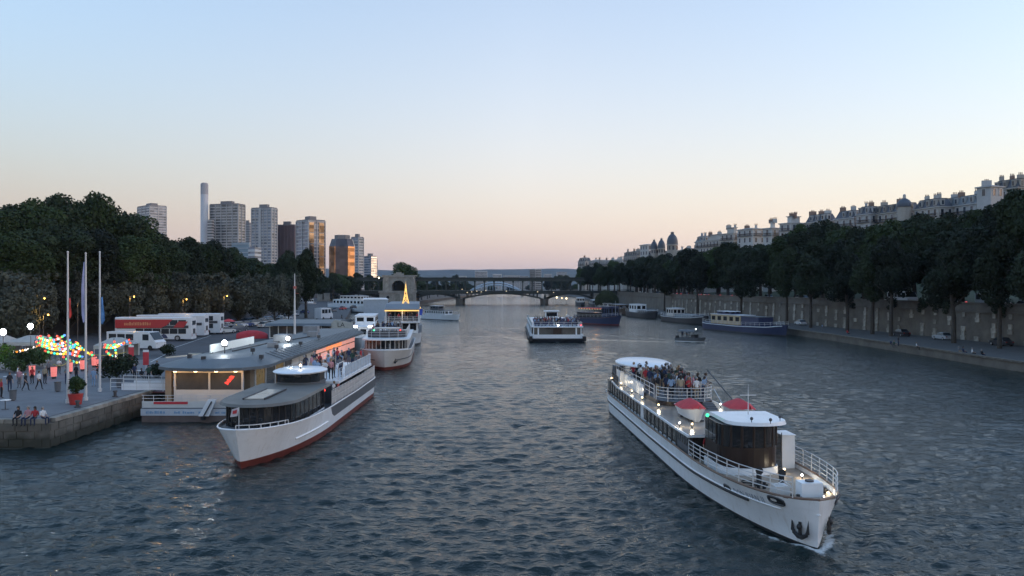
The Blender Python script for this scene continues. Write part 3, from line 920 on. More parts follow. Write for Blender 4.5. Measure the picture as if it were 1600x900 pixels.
def tower(name, label, px0, pxc, px1, ytop, d, a=20, body=M_glass_b, band=M_conc, step=3.1, bh=1.1, vert=0, left=True, right=True, z0=8.0, roof=True, cat='tower', corner=None):
    xc, w1, w2, a = corner_box(px0, pxc, px1, d, a)
    H = ZD(ytop, d) - z0
    t = thing(name, label, cat, (xc, d, z0))
    u = Vector((-math.cos(a), math.sin(a), 0)); v = Vector((math.sin(a), math.cos(a), 0))
    poly = [(0,0), tuple((v*w2).xy), tuple((u*w1+v*w2).xy), tuple((u*w1).xy)]
    MB().prism(poly, 0, H).build('facade', body, t)
    def strip(m, o, dr, L, z, h, nrm, dep=.35):
        p0 = o + nrm*dep; p1 = o + dr*L + nrm*dep; q0 = o - nrm*.05; q1 = o + dr*L - nrm*.05
        m.add([(*p0.xy,z),(*p1.xy,z),(*q1.xy,z),(*q0.xy,z),(*p0.xy,z+h),(*p1.xy,z+h),(*q1.xy,z+h),(*q0.xy,z+h)], [(3,2,1,0),(4,5,6,7),(0,1,5,4),(1,2,6,5),(2,3,7,6),(3,0,4,7)])
    O = Vector((0,0,0))
    nl, nr_ = -v, -u
    if bh > 0:
        m = MB(); z = 0
        while z < H - bh:
            if left: strip(m, O, u, w1, z, bh, nl)
            if right: strip(m, O, v, w2, z, bh, nr_)
            z += step
        tag(m.build('floor_bands', band, t), kind='stuff')
    if vert:
        m = MB()
        for L, dr, nn, on in ((w1,u,nl,left),(w2,v,nr_,right)):
            if not on: continue
            k = max(1, int(L/vert))
            for i in range(k+1):
                strip(m, dr*(L*i/k - .35), dr, .7, 0, H, nn, .55)
        tag(m.build('facade_ribs', band, t), kind='stuff')
    if corner is not None:
        m = MB(); strip(m, u*(w1*.5), u, w1*corner, 0, H+.5, nl, .9); m.build('stair_strip', band, t)
    if roof:
        m = MB()
        c = (u*w1*.5 + v*w2*.5)
        m.prism([tuple((u*w1*f + v*w2*g).xy) for f, g in ((.0,.0),(.0,1),(1,1),(1,.0))], H+.02, H+1.0)
        m.build('parapet', M_conc_d, t)
        MB().box(c.x, c.y, H+2.6, w1*.4, w2*.4, 3.4, -a).build('plant_room', M_conc_d, t)
    return t, u, v, w1, w2, H
tower('tower_block', 'pale tower with blue glazed side, leftmost of the skyline above the trees', 215,234,260,321,1000,42,M_glass_b,M_conc,3.3,1.5,right=True,vert=9)
tt, u_, v_, w1_, w2_, H_ = tower('tower_block', 'wide grey glass tower with striped storeys right of the chimney', 328,372,383,319,900,14,M_glass_g,M_conc,3.2,1.0,vert=6.5)
tower('tower_wing', 'lower grey annex between the tall chimney and the wide tower', 324,331,334,343,895,20,M_glass_g,M_conc,3.2,1.2,roof=False)
tower('tower_block', 'narrow pale brown tower half hidden between two bigger towers', 380,390,394,349,1050,20,M_conc_d,M_conc,3.2,1.0)
tower('tower_block', 'slim grey tower with a white central strip of windows', 393,424,433,325,800,18,M_glass_b,M_conc,3.0,.9,vert=4.5,corner=.12)
tower('tower_block', 'plain purple-brown slab tower behind the quay tree', 433,460,465,352,820,12,M_brown,M_brown,3.2,.5,vert=3.5)
tt, u_, v_, w1_, w2_, H_ = tower('tower_block', 'glazed tower with pale corner piers catching the sunset', 463,482,508,344,700,45,M_glass_b,M_conc,3.2,.8,vert=7.5)
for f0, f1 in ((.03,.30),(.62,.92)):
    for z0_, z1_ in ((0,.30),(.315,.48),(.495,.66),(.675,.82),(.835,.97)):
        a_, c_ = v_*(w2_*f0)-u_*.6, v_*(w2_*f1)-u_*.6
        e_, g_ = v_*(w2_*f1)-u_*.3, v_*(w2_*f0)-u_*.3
        MB().prism([tuple(a_.xy),tuple(c_.xy),tuple(e_.xy),tuple(g_.xy)], H_*z0_, H_*z1_).build('mirror_panel', M_glass_sunset_pale, tt)
tower('tower_block', 'distant white banded tower right of the golden tower', 549,560,568,371,900,25,M_glass_b,M_conc,3.2,1.4,vert=5)
tower('tower_block', 'small far blue tower above the left end of the bridge', 568,580,589,401,1000,40,M_glass_b,M_conc,3.2,.8,right=True)
tower('tower_block', 'thin far tower behind the small blue one', 583,587,590,405,1200,30,M_conc_d,M_conc,3.2,1.0,roof=False)
tower('office_block', 'low pale blue office block below the wide grey tower', 362,389,391,379,640,8,mat('panel_blue',(.20,.27,.32),.6,var=.1,scale=.1),mat('panel_white',(.5,.53,.55),.6,var=.1),3.4,.5,roof=False,cat='building')
tower('office_block', 'low white banded office block in front of the slim grey tower', 388,398,408,386,620,20,M_glass_b,mat('panel_white',(.5,.53,.55),.6),3.4,1.7,roof=False,cat='building')
# golden tower: chamfered prism whose slanting faces mirror the sunset
gt = thing('mirror_tower', 'octagonal mirror tower whose slanted corner faces glow golden', 'tower', (XD(531,680),690,8.0))
d = 690; H = ZD(372,680)-8.0
def oct(s, c): return [(-s,-s+c),(-s+c,-s),(s-c,-s),(s,-s+c),(s,s-c),(s-c,s),(-s+c,s),(-s,s-c)]
s, c = 10.6, 5.3
m = MB()
rotm = R(8)
def rot(p, a): return [(x*math.cos(a)-y*math.sin(a), x*math.sin(a)+y*math.cos(a)) for x, y in p]
lowp, topp = rot(oct(s,c), rotm), rot(oct(s*.82,c*.82), rotm)
m.prism(lowp, 0, H-7)
m.mi = 0
m.build('tower_shaft', M_glass_dark, gt)
MB().prism(lowp, H-6.98, H-.5, topp).build('sloped_crown', M_glass_dark, gt)
MB().prism(rot(oct(s*.6,c*.6),rotm), H-.48, H+3).build('plant_room', M_conc_d, gt)
for i in (1, 3, 7):          # slanted corner faces, mirror glass coloured with the sunset's gold
    pass
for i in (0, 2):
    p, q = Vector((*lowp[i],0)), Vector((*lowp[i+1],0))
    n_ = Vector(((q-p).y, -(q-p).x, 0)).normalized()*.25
    MB().add([(*(p+n_).xy,0),(*(q+n_).xy,0),(*(q+n_).xy,H-7),(*(p+n_).xy,H-7),(*p.xy,0),(*q.xy,0),(*q.xy,H-7),(*p.xy,H-7)], [(0,1,2,3),(7,6,5,4),(0,4,5,1),(1,5,6,2),(2,6,7,3),(3,7,4,0)]).build('mirror_face', M_glass_sunset, gt)
ch = thing('chimney', 'very tall slender pale chimney with a grey cap', 'chimney', (XD(319.5,905),905,8.0))
H = ZD(286,905)-8
MB().cyl(0,0,0,H-13,4.5,20,4.1).build('shaft', mat('chimney_white',(.55,.57,.6),.7,var=.05,scale=.05), ch, True)
MB().cyl(0,0,H-13,H-1,4.15,20).cyl(0,0,H-1,H,3.2,16).build('cap', mat('chimney_cap',(.36,.36,.38),.7,var=.08), ch, True)
# far buildings on the horizon
far = []
for px0, px1, yt, d, c_, nm in [(742,761,423,2000,.42,'office_block'),(828,836,421,1250,.16,'tower_block'),(836,846,420,1260,.40,'tower_block'),(770,784,428,2300,.5,'office_block'),(786,812,430,2400,.45,'office_block'),(812,826,431,2300,.38,'office_block'),(716,728,431,2200,.4,'office_block'),(870,886,425,2600,.40,'office_block'),(850,862,428,2500,.36,'office_block'),(596,606,432,1900,.45,'office_block')]:
    o = thing(nm, '', 'building', (XD(px0,d),d,1.0), 0, 'distant blocks on the horizon')
    wd = XD(px1,d)-XD(px0,d); H = ZD(yt,d)-1
    MB().box2(0,wd,0,20,0,H).build('wall', mat('far_wall_%d'%int(c_*100),(c_,c_*.99,c_*.97),.8,var=.1,scale=.05), o)
    mm = MB(); z = 4
    while z < H-2: mm.box2(.8,wd-.8,-.2,.1,z,z+1.5); z += 3.4
    tag(mm.build('window_rows', M_glass_g, o), kind='stuff')
    far.append(o)
label_row(far, 'pale distant block on the horizon beyond the bridge, {n} from the left')

# ================================================================== houses on the right hill
M_lime = [mat('limestone_%d'%i, c_, .8, var=.12, scale=.3) for i, c_ in enumerate([(.42,.40,.37),(.47,.46,.44),(.36,.33,.29),(.40,.40,.40)])]
M_slate = mat('slate_roof', (.075,.085,.105), .55, var=.2, scale=.6)
M_zinc = mat('zinc_roof', (.17,.20,.22), .45, var=.15, scale=.5)
M_pane = mat('window_pane', (.05,.06,.075), .12, var=.3, scale=.2, objrand=.5)
M_shut = mat('window_frame', (.5,.5,.5), .7, var=.1)
M_brick = mat('chimney_brick', (.26,.17,.13), .85, var=.2, scale=1.5)
win_w, win_h = 1.15, 2.1
wm = MB().box2(-win_w/2,win_w/2,-.06,.14,0,win_h).mesh('window'); wm.materials.append(M_pane)
fm = MB().box2(-win_w/2-.16,-win_w/2,-.14,.1,0,win_h).box2(win_w/2,win_w/2+.16,-.14,.1,0,win_h).box2(-win_w/2-.3,win_w/2+.3,-.2,.1,win_h,win_h+.22).mesh('frame'); fm.materials.append(M_shut)
house_n = [0]
def house(label, px0, pxc, px1, yt, d, a=35, wall=0, roof='mansard', floors=3, vis=4, z0=None, chim=3, slate=None, balcony=True):
    """yt: row of the eaves"""
    a = R(min(a, 24))
    k0, k1 = (px0-800)/FPX, (px1-800)/FPX
    xc = XD(pxc, d)
    w1 = min(60, (xc - k0*d)/(math.sin(a) + k0*math.cos(a)))
    w2 = max(6.0, (k1*d - xc)/(math.cos(a) - k1*math.sin(a)))
    ze = ZD(yt, d)
    H = floors*3.3
    o = thing('apartment_house', label, 'house', (xc, d, ze))
    u = Vector((-math.sin(a), math.cos(a), 0)); v = Vector((math.cos(a), math.sin(a), 0))
    def pl(f, g): return tuple((u*f + v*g).xy)
    W = M_lime[wall]
    MB().prism([pl(0,0),pl(0,w2),pl(w1,w2),pl(w1,0)], -H-14, 0).build('wall', W, o)
    e = .45
    MB().prism([pl(-e,-e),pl(-e,w2+e),pl(w1+e,w2+e),pl(w1+e,-e)], 0.02, .42).build('cornice', W, o)
    sl = slate or M_slate
    rh = 0.8
    if roof == 'mansard':
        rh = 3.4
        i = 1.3
        MB().prism([pl(.1,.1),pl(.1,w2-.1),pl(w1-.1,w2-.1),pl(w1-.1,.1)], .44, rh, [pl(i,i),pl(i,w2-i),pl(w1-i,w2-i),pl(w1-i,i)]).build('roof', sl, o)
        MB().prism([pl(i-.2,i-.2),pl(i-.2,w2-i+.2),pl(w1-i+.2,w2-i+.2),pl(w1-i+.2,i-.2)], rh+.01, rh+.25, [pl(min(4,w1/2),min(4,w2/2)),pl(min(4,w1/2),w2-min(4,w2/2)),pl(w1-min(4,w1/2),w2-min(4,w2/2)),pl(w1-min(4,w1/2),min(4,w2/2))]).build('roof_top', M_zinc, o)
    elif roof == 'setback':
        rh = 3.0; i = 2.2
        MB().prism([pl(i,i),pl(i,w2-i),pl(w1-i,w2-i),pl(w1-i,i)], .44, rh).build('attic_storey', W, o)
        MB().prism([pl(i-.4,i-.4),pl(i-.4,w2-i+.4),pl(w1-i+.4,w2-i+.4),pl(w1-i+.4,i-.4)], rh+.01, rh+.3).build('roof', M_zinc, o)
    else:
        MB().prism([pl(0,0),pl(0,w2),pl(w1,w2),pl(w1,0)], .44, .9, [pl(w1*.3,w2*.3),pl(w1*.3,w2*.7),pl(w1*.7,w2*.7),pl(w1*.7,w2*.3)]).build('roof', M_zinc, o)
    # windows on the two visible sides
    for L, dr, nrm in ((w1, u, -v), (w2, v, -u)):
        k = int(min(L, 46)/2.9)
        if k < 1: continue
        ang = math.atan2(nrm.y, nrm.x) + math.pi/2
        for fl in range(vis):
            z = -3.3*(fl+1) + .7
            for i_ in range(k):
                p = dr*(L*(i_+.5)/k) if L <= 46 else dr*(2.9*(i_+.5))
                wo = link('window', wm, o, (p.x, p.y, z), ang)
                link('frame', fm, wo)
        if balcony and L > 4:
            for fl in (0, 2):
                if fl >= vis: continue
                z = -3.3*(fl+1) + .55
                q0 = dr*.4; q1 = dr*(min(L,46)-.4)
                mm = MB()
                for zz, hh in ((z-.2,.2),(z+.85,.06)):
                    aa, bb = q0+nrm*.75, q1+nrm*.75
                    mm.add([(*q0.xy,zz),(*q1.xy,zz),(*bb.xy,zz),(*aa.xy,zz),(*q0.xy,zz+hh),(*q1.xy,zz+hh),(*bb.xy,zz+hh),(*aa.xy,zz+hh)], [(3,2,1,0),(4,5,6,7),(0,1,5,4),(1,2,6,5),(2,3,7,6),(3,0,4,7)])
                nb = int((q1-q0).length/.5)
                for j in range(nb):
                    c_ = q0 + dr*(j*.5) + nrm*.72
                    mm.box(c_.x, c_.y, z+.42, .05, .05, .85)
                mm.build('balcony', M_slate, o)
        if roof == 'mansard' and L > 3:
            for i_ in range(max(1, int(min(L,46)/3.4))):
                p = dr*(3.4*(i_+.5)) + (-nrm)*.55
                if 3.4*(i_+.5) > L-.8: continue
                dm = MB().box(0,0,1.75,1.3,1.3,1.9).prismX([(-.75,2.7),(.65,2.7),(.65,3.05),(-.75,2.95)],-.8,.8).build('dormer', W, o, loc=(p.x,p.y,0), rz=ang)
                MB().box(0,-.68,1.75,.8,.08,1.4).build('pane', M_pane, dm)
    for i_ in range(chim):
        f = (i_+.7)/(chim+.2)
        p = u*w1*f + v*w2*random.uniform(.3,.7)
        c_ = MB().box(p.x, p.y, rh+.5, random.uniform(1.4,3.0), .9, random.uniform(1.6,2.4), -a+random.choice([0,1.57])).build('chimney_stack', M_brick if random.random()<.5 else W, o)
        pm = MB()
        for q in range(3): pm.cyl(p.x-.5+q*.5, p.y, rh+1.2, rh+2.1, .15, 6)
        pm.build('chimney_pots', M_brick, c_)
    return o
house('grey blank-gabled house at the far right end of the hill', 1526,1548,1556,292,250,60,3,'flat',3,1,chim=1,balcony=False)
house('slate-roofed house beside the blank gable at far right', 1549,1590,1600,294,255,12,2,'mansard',3,2,chim=3)
house('house with pale blue-grey zinc roof left of the blank gable', 1470,1524,1530,319,262,12,3,'mansard',2,2,slate=M_zinc,chim=3)
house('slate house with white chimney stack left of the zinc roof', 1428,1466,1474,324,270,12,0,'mansard',3,2,chim=3)
house('grand slate-roofed house below the dark dome on the right hill', 1362,1418,1432,330,285,14,2,'mansard',4,3,chim=2)
house('grey house stepping down left of the domed house', 1338,1360,1366,335,300,22,3,'mansard',4,3,chim=2)
house('low dark roofed house, left end of the right-hand roof group', 1304,1334,1342,341,310,22,3,'mansard',2,3,chim=2)
dm = thing('domed_tower', 'dark slate dome with white lantern on the grand hillside house', 'dome', (XD(1413,283),283,ZD(332,283)))
MB().cyl(0,0,-3,1.9,2.3,10).build('drum', M_lime[2], dm)
MB().loft([[(2.5*r_*math.cos(2*math.pi*k/16),2.5*r_*math.sin(2*math.pi*k/16),z) for k in range(16)] for r_, z in ((1,1.9),(1.02,2.6),(.93,3.4),(.72,4.2),(.4,4.8),(.22,5.0))]).build('dome', M_slate, dm, True)
MB().cyl(0,0,5.0,5.8,.55,8).sphere((0,0,6.0),.55).build('lantern', M_lime[1], dm, True)
house('tall white corner house nearest the right-hand treetops', 1218,1236,1262,349,330,40,1,'setback',5,4,chim=3)
house('white house half hidden by treetops, between the two groups of roofs', 1258,1290,1306,346,322,20,1,'mansard',4,3,chim=3)
house('white house with long roof terrace left of the tall corner house', 1192,1206,1222,357,345,35,1,'setback',5,4,chim=2)
house('brilliant white modern house with stepped back top on hillside', 1152,1176,1196,358,365,35,1,'flat',5,4,chim=2)
house('pale house with white attic box right of the balconied house', 1126,1146,1158,365,385,30,0,'setback',5,4,chim=2)
house('balconied cream house in the middle of the hillside row', 1098,1124,1132,375,400,20,0,'setback',5,4,chim=2)
house('blue-grey slate roofed house left of the balconied house', 1086,1100,1110,378,430,25,3,'mansard',4,3,slate=M_zinc,chim=2)
house('long low pale house right of the biggest dome', 1056,1088,1092,389,450,10,1,'flat',4,3,chim=3)
house('pale block left of the twin domes', 1000,1012,1020,383,500,30,1,'flat',5,4,chim=0,balcony=False)
house('house below the twin domes on the hillside', 1012,1040,1046,393,480,15,0,'flat',4,3,chim=1)
house('dark roofed house left of the pale block', 974,996,1004,400,520,18,2,'mansard',3,3,chim=3)
house('low pale house row right of the bridge end', 940,972,978,406,560,14,1,'flat',3,3,chim=4)
house('far low house at the left end of the hillside row', 920,938,944,407,600,16,1,'flat',3,3,chim=2)
house('farthest dark-roofed house just above trees by the bridge', 903,914,922,409,640,24,0,'mansard',3,2,chim=1)
def dome_tower(label, px, yt, yb, d, r):
    o = thing('domed_tower', label, 'dome', (XD(px,d),d,ZD(yb,d)))
    H = ZD(yt,d)-ZD(yb,d)
    MB().cyl(0,0,-10,H*.30,r*.92,12).build('drum', M_lime[2], o)
    for k in range(8):
        a = 2*math.pi*k/8; MB().box(r*.93*math.cos(a), r*.93*math.sin(a), H*.15, .2, r*.35, H*.2, a).build('window', M_pane, o)
    MB().cyl(0,0,H*.30,H*.34,r*1.1,14).build('cornice', M_lime[0], o)
    MB().loft([[(r*q*math.cos(2*math.pi*k/14),r*q*math.sin(2*math.pi*k/14),H*z) for k in range(14)] for q, z in ((1,.34),(1.0,.5),(.9,.63),(.68,.76),(.42,.85),(.36,.86))]).build('dome', M_slate, o, True)
    MB().cyl(0,0,H*.86,H*.96,r*.30,8).cyl(0,0,H*.96,H,r*.42,8,.02).build('lantern', M_slate, o)
dome_tower('biggest dark dome with lantern, right of the twin domes', 1050.5,362,392,460,3.2)
dome_tower('right-hand one of the two small dark domes', 1033.5,372,396,475,2.3)
dome_tower('left-hand one of the two small dark domes', 1022,374,397,478,2.1)
# ================================================================== boats
def hull_paint(name, col):
    """white boat paint with plate seams, scuffs and rain streaks"""
    m = mat(name, col, 0.42, var=0.07, scale=0.6, coat=.15)
    t = m.node_tree; b = t.nodes['Principled BSDF']
    src = b.inputs['Base Color'].links[0].from_socket
    co = t.nodes.new('ShaderNodeTexCoord')
    def noise(sc3, det, lo, hi):
        mp = t.nodes.new('ShaderNodeMapping'); mp.inputs['Scale'].default_value = sc3
        t.links.new(co.outputs['Object'], mp.inputs[0])
        n = t.nodes.new('ShaderNodeTexNoise'); n.inputs['Scale'].default_value = 1.0; n.inputs['Detail'].default_value = det
        t.links.new(mp.outputs[0], n.inputs['Vector'])
        r_ = t.nodes.new('ShaderNodeMapRange'); r_.inputs[1].default_value = lo; r_.inputs[2].default_value = hi
        t.links.new(n.outputs[0], r_.inputs[0]); return r_.outputs[0]
    st = noise((3.5,3.5,.22), 4, .56, .78)
    sc = noise((.9,.9,2.5), 6, .60, .80)
    mx = t.nodes.new('ShaderNodeMixRGB'); mx.inputs[2].default_value = (col[0]*.55, col[1]*.46, col[2]*.36, 1)
    ml = t.nodes.new('ShaderNodeMath'); ml.operation = 'MULTIPLY'; ml.inputs[1].default_value = .42; t.links.new(st, ml.inputs[0])
    t.links.new(ml.outputs[0], mx.inputs[0]); t.links.new(src, mx.inputs[1])
    mx2 = t.nodes.new('ShaderNodeMixRGB'); mx2.inputs[2].default_value = (col[0]*.5, col[1]*.5, col[2]*.5, 1)
    ml2 = t.nodes.new('ShaderNodeMath'); ml2.operation = 'MULTIPLY'; ml2.inputs[1].default_value = .3; t.links.new(sc, ml2.inputs[0])
    t.links.new(ml2.outputs[0], mx2.inputs[0]); t.links.new(mx.outputs[0], mx2.inputs[1])
    t.links.new(mx2.outputs[0], b.inputs['Base Color'])
    # plate seams as fine relief
    sp = t.nodes.new('ShaderNodeSeparateXYZ'); t.links.new(co.outputs['Object'], sp.inputs[0])
    wv = t.nodes.new('ShaderNodeMath'); wv.operation = 'PINGPONG'; wv.inputs[1].default_value = 1.1; t.links.new(sp.outputs[1], wv.inputs[0])
    rr_ = t.nodes.new('ShaderNodeMapRange'); rr_.inputs[1].default_value = 0; rr_.inputs[2].default_value = .03; t.links.new(wv.outputs[0], rr_.inputs[0])
    nb = t.nodes.new('ShaderNodeTexNoise'); nb.inputs['Scale'].default_value = .9; t.links.new(co.outputs['Object'], nb.inputs['Vector'])
    ab = t.nodes.new('ShaderNodeMath'); ab.operation = 'ADD'; t.links.new(rr_.outputs[0], ab.inputs[0])
    mb_ = t.nodes.new('ShaderNodeMath'); mb_.operation = 'MULTIPLY'; mb_.inputs[1].default_value = 2.0; t.links.new(nb.outputs[0], mb_.inputs[0]); t.links.new(mb_.outputs[0], ab.inputs[1])
    bp = t.nodes.new('ShaderNodeBump'); bp.inputs['Strength'].default_value = .25; bp.inputs['Distance'].default_value = .03
    t.links.new(ab.outputs[0], bp.inputs['Height']); t.links.new(bp.outputs[0], b.inputs['Normal'])
    return m
M_white = mat('boat_white', (0.80,0.81,0.82), 0.38, var=0.06, scale=0.7, coat=.2)
M_hullw = hull_paint('hull_white', (0.80,0.81,0.82))
M_hullc = hull_paint('hull_cream', (0.62,0.58,0.54))
M_white2 = mat('boat_cream', (0.60,0.56,0.52), 0.45, var=0.1, scale=0.7)
M_black = mat('black_rubber', (0.018,0.018,0.02), 0.6, var=0.15)
M_darkm = mat('dark_metal', (0.05,0.05,0.055), 0.5, var=0.2, scale=2)
M_red = mat('red_boot_paint', (0.16,0.035,0.026), 0.55, var=0.25, scale=.8)
M_redfab = mat('red_fabric', (0.55,0.05,0.06), 0.8, var=0.15, scale=1.5)
M_teak = mat('teak_deck', (0.30,0.24,0.18), 0.5, var=0.2, scale=1.2)
M_roofdk = mat('roof_deck', (0.23,0.20,0.17), 0.25, var=0.15, scale=.8)
M_cap = mat('varnished_rail', (0.16,0.09,0.055), 0.4, var=0.2)
M_railw = mat('rail_white', (0.62,0.60,0.58), 0.4, var=0.05)
M_mahog = mat('mahogany', (0.022,0.012,0.009), 0.3, var=0.25, scale=1.2)
M_tint = mat('tinted_glass', (0.014,0.015,0.017), 0.06, var=0.3, scale=.4, spec=.6)
M_glassl = mat('saloon_glass', (0.10,0.095,0.085), 0.10, var=0.5, scale=.35, spec=.6)
M_greyp = mat('grey_panel', (0.11,0.115,0.125), 0.6, var=.12)
M_mesh = mat('quilted_mesh', (0.22,0.225,0.23), 0.7, var=.2, scale=5)
M_blue = mat('hull_blue', (0.040,0.050,0.105), 0.45, var=.15)
M_cream = mat('cabin_cream', (0.50,0.38,0.24), 0.6, var=.1)
M_text = mat('letter_blue', (0.15,0.22,0.30), 0.5, var=0)
M_greyroof = mat('roof_grey', (0.20,0.22,0.24), 0.6, var=.15, scale=.4)
G_warm = glow('lamp_warm', (1.0,0.72,0.38), .55)
G_cool = glow('lamp_cool', (0.92,0.97,1.0), .7)
G_flood = glow('lamp_flood', (0.88,0.95,1.0), 1.6)
G_gold = glow('lamp_gold', (1.0,0.58,0.16), .062)
G_green = glow('lamp_green', (0.05,1.0,0.35), .10)
G_redl = glow('lamp_red', (1.0,0.05,0.03), .12)

def point(name, parent, loc, energy, col, r=.12):
    l = bpy.data.lights.new(name, 'POINT'); l.energy = energy*.09; l.color = col; l.shadow_soft_size = r
    o = bpy.data.objects.new(name, l); COL.objects.link(o); o.location = loc; o.parent = parent
    return o
class Hull:
    def __init__(s, L, B, sheer, tb=.24, eb=.5, tb2=.34, eb2=.85, ts=.12, es=.5, tran=.0, rake=.6, wl=.94, draft=.7):
        s.__dict__.update(locals())
    def _shape(s, t, tb, eb):
        a = 1.0
        if t < tb: a = max(0., 1-(1-t/tb)**2)**eb
        if t > 1-s.ts:
            q = (t-(1-s.ts))/s.ts; a *= s.tran + (1-s.tran)*max(0., 1-q*q)**s.es
        return a
    def half(s, t, z):
        wd = s.B/2*s._shape(t, s.tb, s.eb); ww = s.B/2*s.wl*s._shape(t, s.tb2, s.eb2)
        zs = s.sheer(t)
        if z >= 0: return ww + (wd-ww)*min(1, z/zs)**1.2
        return ww*(1 + .45*z/s.draft)
    def y(s, t, z):
        k = max(0., 1-t*7)
        return -s.L/2 + t*s.L + s.rake*k*(1-max(-.3, z/s.sheer(t)))
    def pt(s, side, t, z, off=0.):
        h = s.half(t, z)
        p = Vector((side*h, s.y(t,z), z))
        if off:
            e = .004
            q = Vector((side*s.half(min(1,t+e),z), s.y(min(1,t+e),z), z))
            tg = (q-p).normalized()
            n = Vector((tg.y, -tg.x, 0))*(1 if side > 0 else -1)
            p = p + n*off
        return p
    def build(s, parent, m_top, m_boot, zb=.3, name='hull', n=44):
        ts_ = [((i/n)**1.5 if i/n < .5 else i/n*1.0) for i in range(n+1)]
        ts_ = sorted(set([0]+[min(1,(i/n)) for i in range(n+1)]+[.005,.012,.03,.985,.995]))
        m = MB(); rows = None
        rings = []
        for t in ts_:
            zs = s.sheer(t)
            zl = [-s.draft, 0, zb, zb+.001, zb+(zs-zb)*.35, zb+(zs-zb)*.7, zs]
            ring = [s.pt(-1,t,z) for z in zl[::-1]] + [s.pt(1,t,z) for z in zl]
            rings.append(ring)
        nr = len(rings[0])
        vs = [tuple(p) for r in rings for p in r]
        for i in range(len(rings)-1):
            for k in range(nr-1):
                kk = k if k < 7 else nr-2-k
                m.mi = 0 if kk < 3 else 1
                m.f.append((i*nr+k, i*nr+k+1, (i+1)*nr+k+1, (i+1)*nr+k)); m.m.append(m.mi)
        m.v = vs
        m.f.append(tuple(range((len(rings)-1)*nr, len(rings)*nr))); m.m.append(0)
        return m.build(name, [m_top, m_boot], parent, True)
    def deck(s, parent, drop, m_, t0=0.01, t1=.99, name='deck', n=40):
        rings = []
        for i in range(n+1):
            t = t0 + (t1-t0)*i/n; z = s.sheer(t)-drop; h = max(.01, s.half(t,z)-.04)
            y = s.y(t,z)
            rings.append([(-h,y,z),(h,y,z)])
        return MB().loft(rings, False, False).build(name, m_, parent)
    def strip(s, parent, name, z_of_t, t0, t1, r, m_, sides=(-1,1), off=.03, n=30):
        for sd in sides:
            MB().tube([s.pt(sd, t0+(t1-t0)*i/n, z_of_t(t0+(t1-t0)*i/n), off) for i in range(n+1)], r, 6).build(name, m_, parent, True)
    def edge(s, t0, t1, n, side, dz=0., inset=.08):
        return [s.pt(side, t0+(t1-t0)*i/n, s.sheer(t0+(t1-t0)*i/n), -inset) + Vector((0,0,dz)) for i in range(n+1)]
    def find(s, obj, side, px, py):
        best = None; mw = obj.matrix_basis
        for i in range(300):
            t = i/300*.6
            for k in range(12):
                z = s.sheer(t)*(k+.5)/12
                w_ = mw @ s.pt(side,t,z)
                e = (800+w_.x/w_.y*FPX-px)**2 + (HORY+(EYE-w_.z)/w_.y*FPX-py)**2
                if best is None or e < best[0]: best = (e,t,z)
        return best[1], best[2]
def interp(t, xs, ys): return float(np.interp(t, xs, ys))
def boat_thing(name, label, loc, bowdir, cat='boat', group=None):
    return thing(name, label, cat, (loc[0],loc[1],0), math.atan2(bowdir[0], -bowdir[1]), group)
def dplan(hw, y0, y1, curve, n=10, inset=0.):
    """plan rounded at the bow end (low y), square at the other"""
    pts = []
    for i in range(n+1):
        a = math.pi*i/n
        pts.append((-hw*math.cos(a)*(1-inset), y0 + curve*(1-math.sin(a)**.8)))
    return pts + [(hw*(1-inset),y1), (-hw*(1-inset),y1)]
def ellipse(cx, cy, rx, ry, n=28): return [(cx+rx*math.cos(2*math.pi*i/n), cy+ry*math.sin(2*math.pi*i/n)) for i in range(n)]
def pane_between(p, q, z0, z1, th=.05):
    m = MB(); d = Vector((q[0]-p[0], q[1]-p[1], 0)); nn = Vector((d.y,-d.x,0)).normalized()*th
    P_ = [Vector((*p,0)), Vector((*q,0))]
    return m.add([(*(P_[0]+nn).xy,z0),(*(P_[1]+nn).xy,z0),(*(P_[1]-nn).xy,z0),(*(P_[0]-nn).xy,z0),(*(P_[0]+nn).xy,z1),(*(P_[1]+nn).xy,z1),(*(P_[1]-nn).xy,z1),(*(P_[0]-nn).xy,z1)], [(3,2,1,0),(4,5,6,7),(0,1,5,4),(1,2,6,5),(2,3,7,6),(3,0,4,7)])
def lerp2(a, b, t): return (a[0]+(b[0]-a[0])*t, a[1]+(b[1]-a[1])*t)
def deck_lamp(parent, loc, g=None, r=.09, energy=0, col=(1,.85,.6), up=.12):
    l = MB().cyl(loc[0],loc[1],loc[2],loc[2]+up,.03,6).cyl(loc[0],loc[1],loc[2]+up,loc[2]+up+.05,.07,8).build('deck_lamp', M_darkm, parent)
    MB().sphere((loc[0],loc[1],loc[2]+up+.05+r),r,8,6).build('bulb', g or G_warm, l, True)
    if energy: point('lamp_light', parent, (loc[0],loc[1],loc[2]+up+.05+r*2.4), energy, col, .1)
    return l
def lifering(parent, loc, rz=0.):
    m = MB(); n = 12
    m.tube([(loc[0]+.3*math.cos(2*math.pi*i/n)*math.cos(rz), loc[1]+.3*math.cos(2*math.pi*i/n)*math.sin(rz), loc[2]+.3*math.sin(2*math.pi*i/n)) for i in range(n)], .07, 6, True)
    return m.build('life_ring', mat('life_ring_red',(.6,.1,.06),.6,var=.1), parent, True)

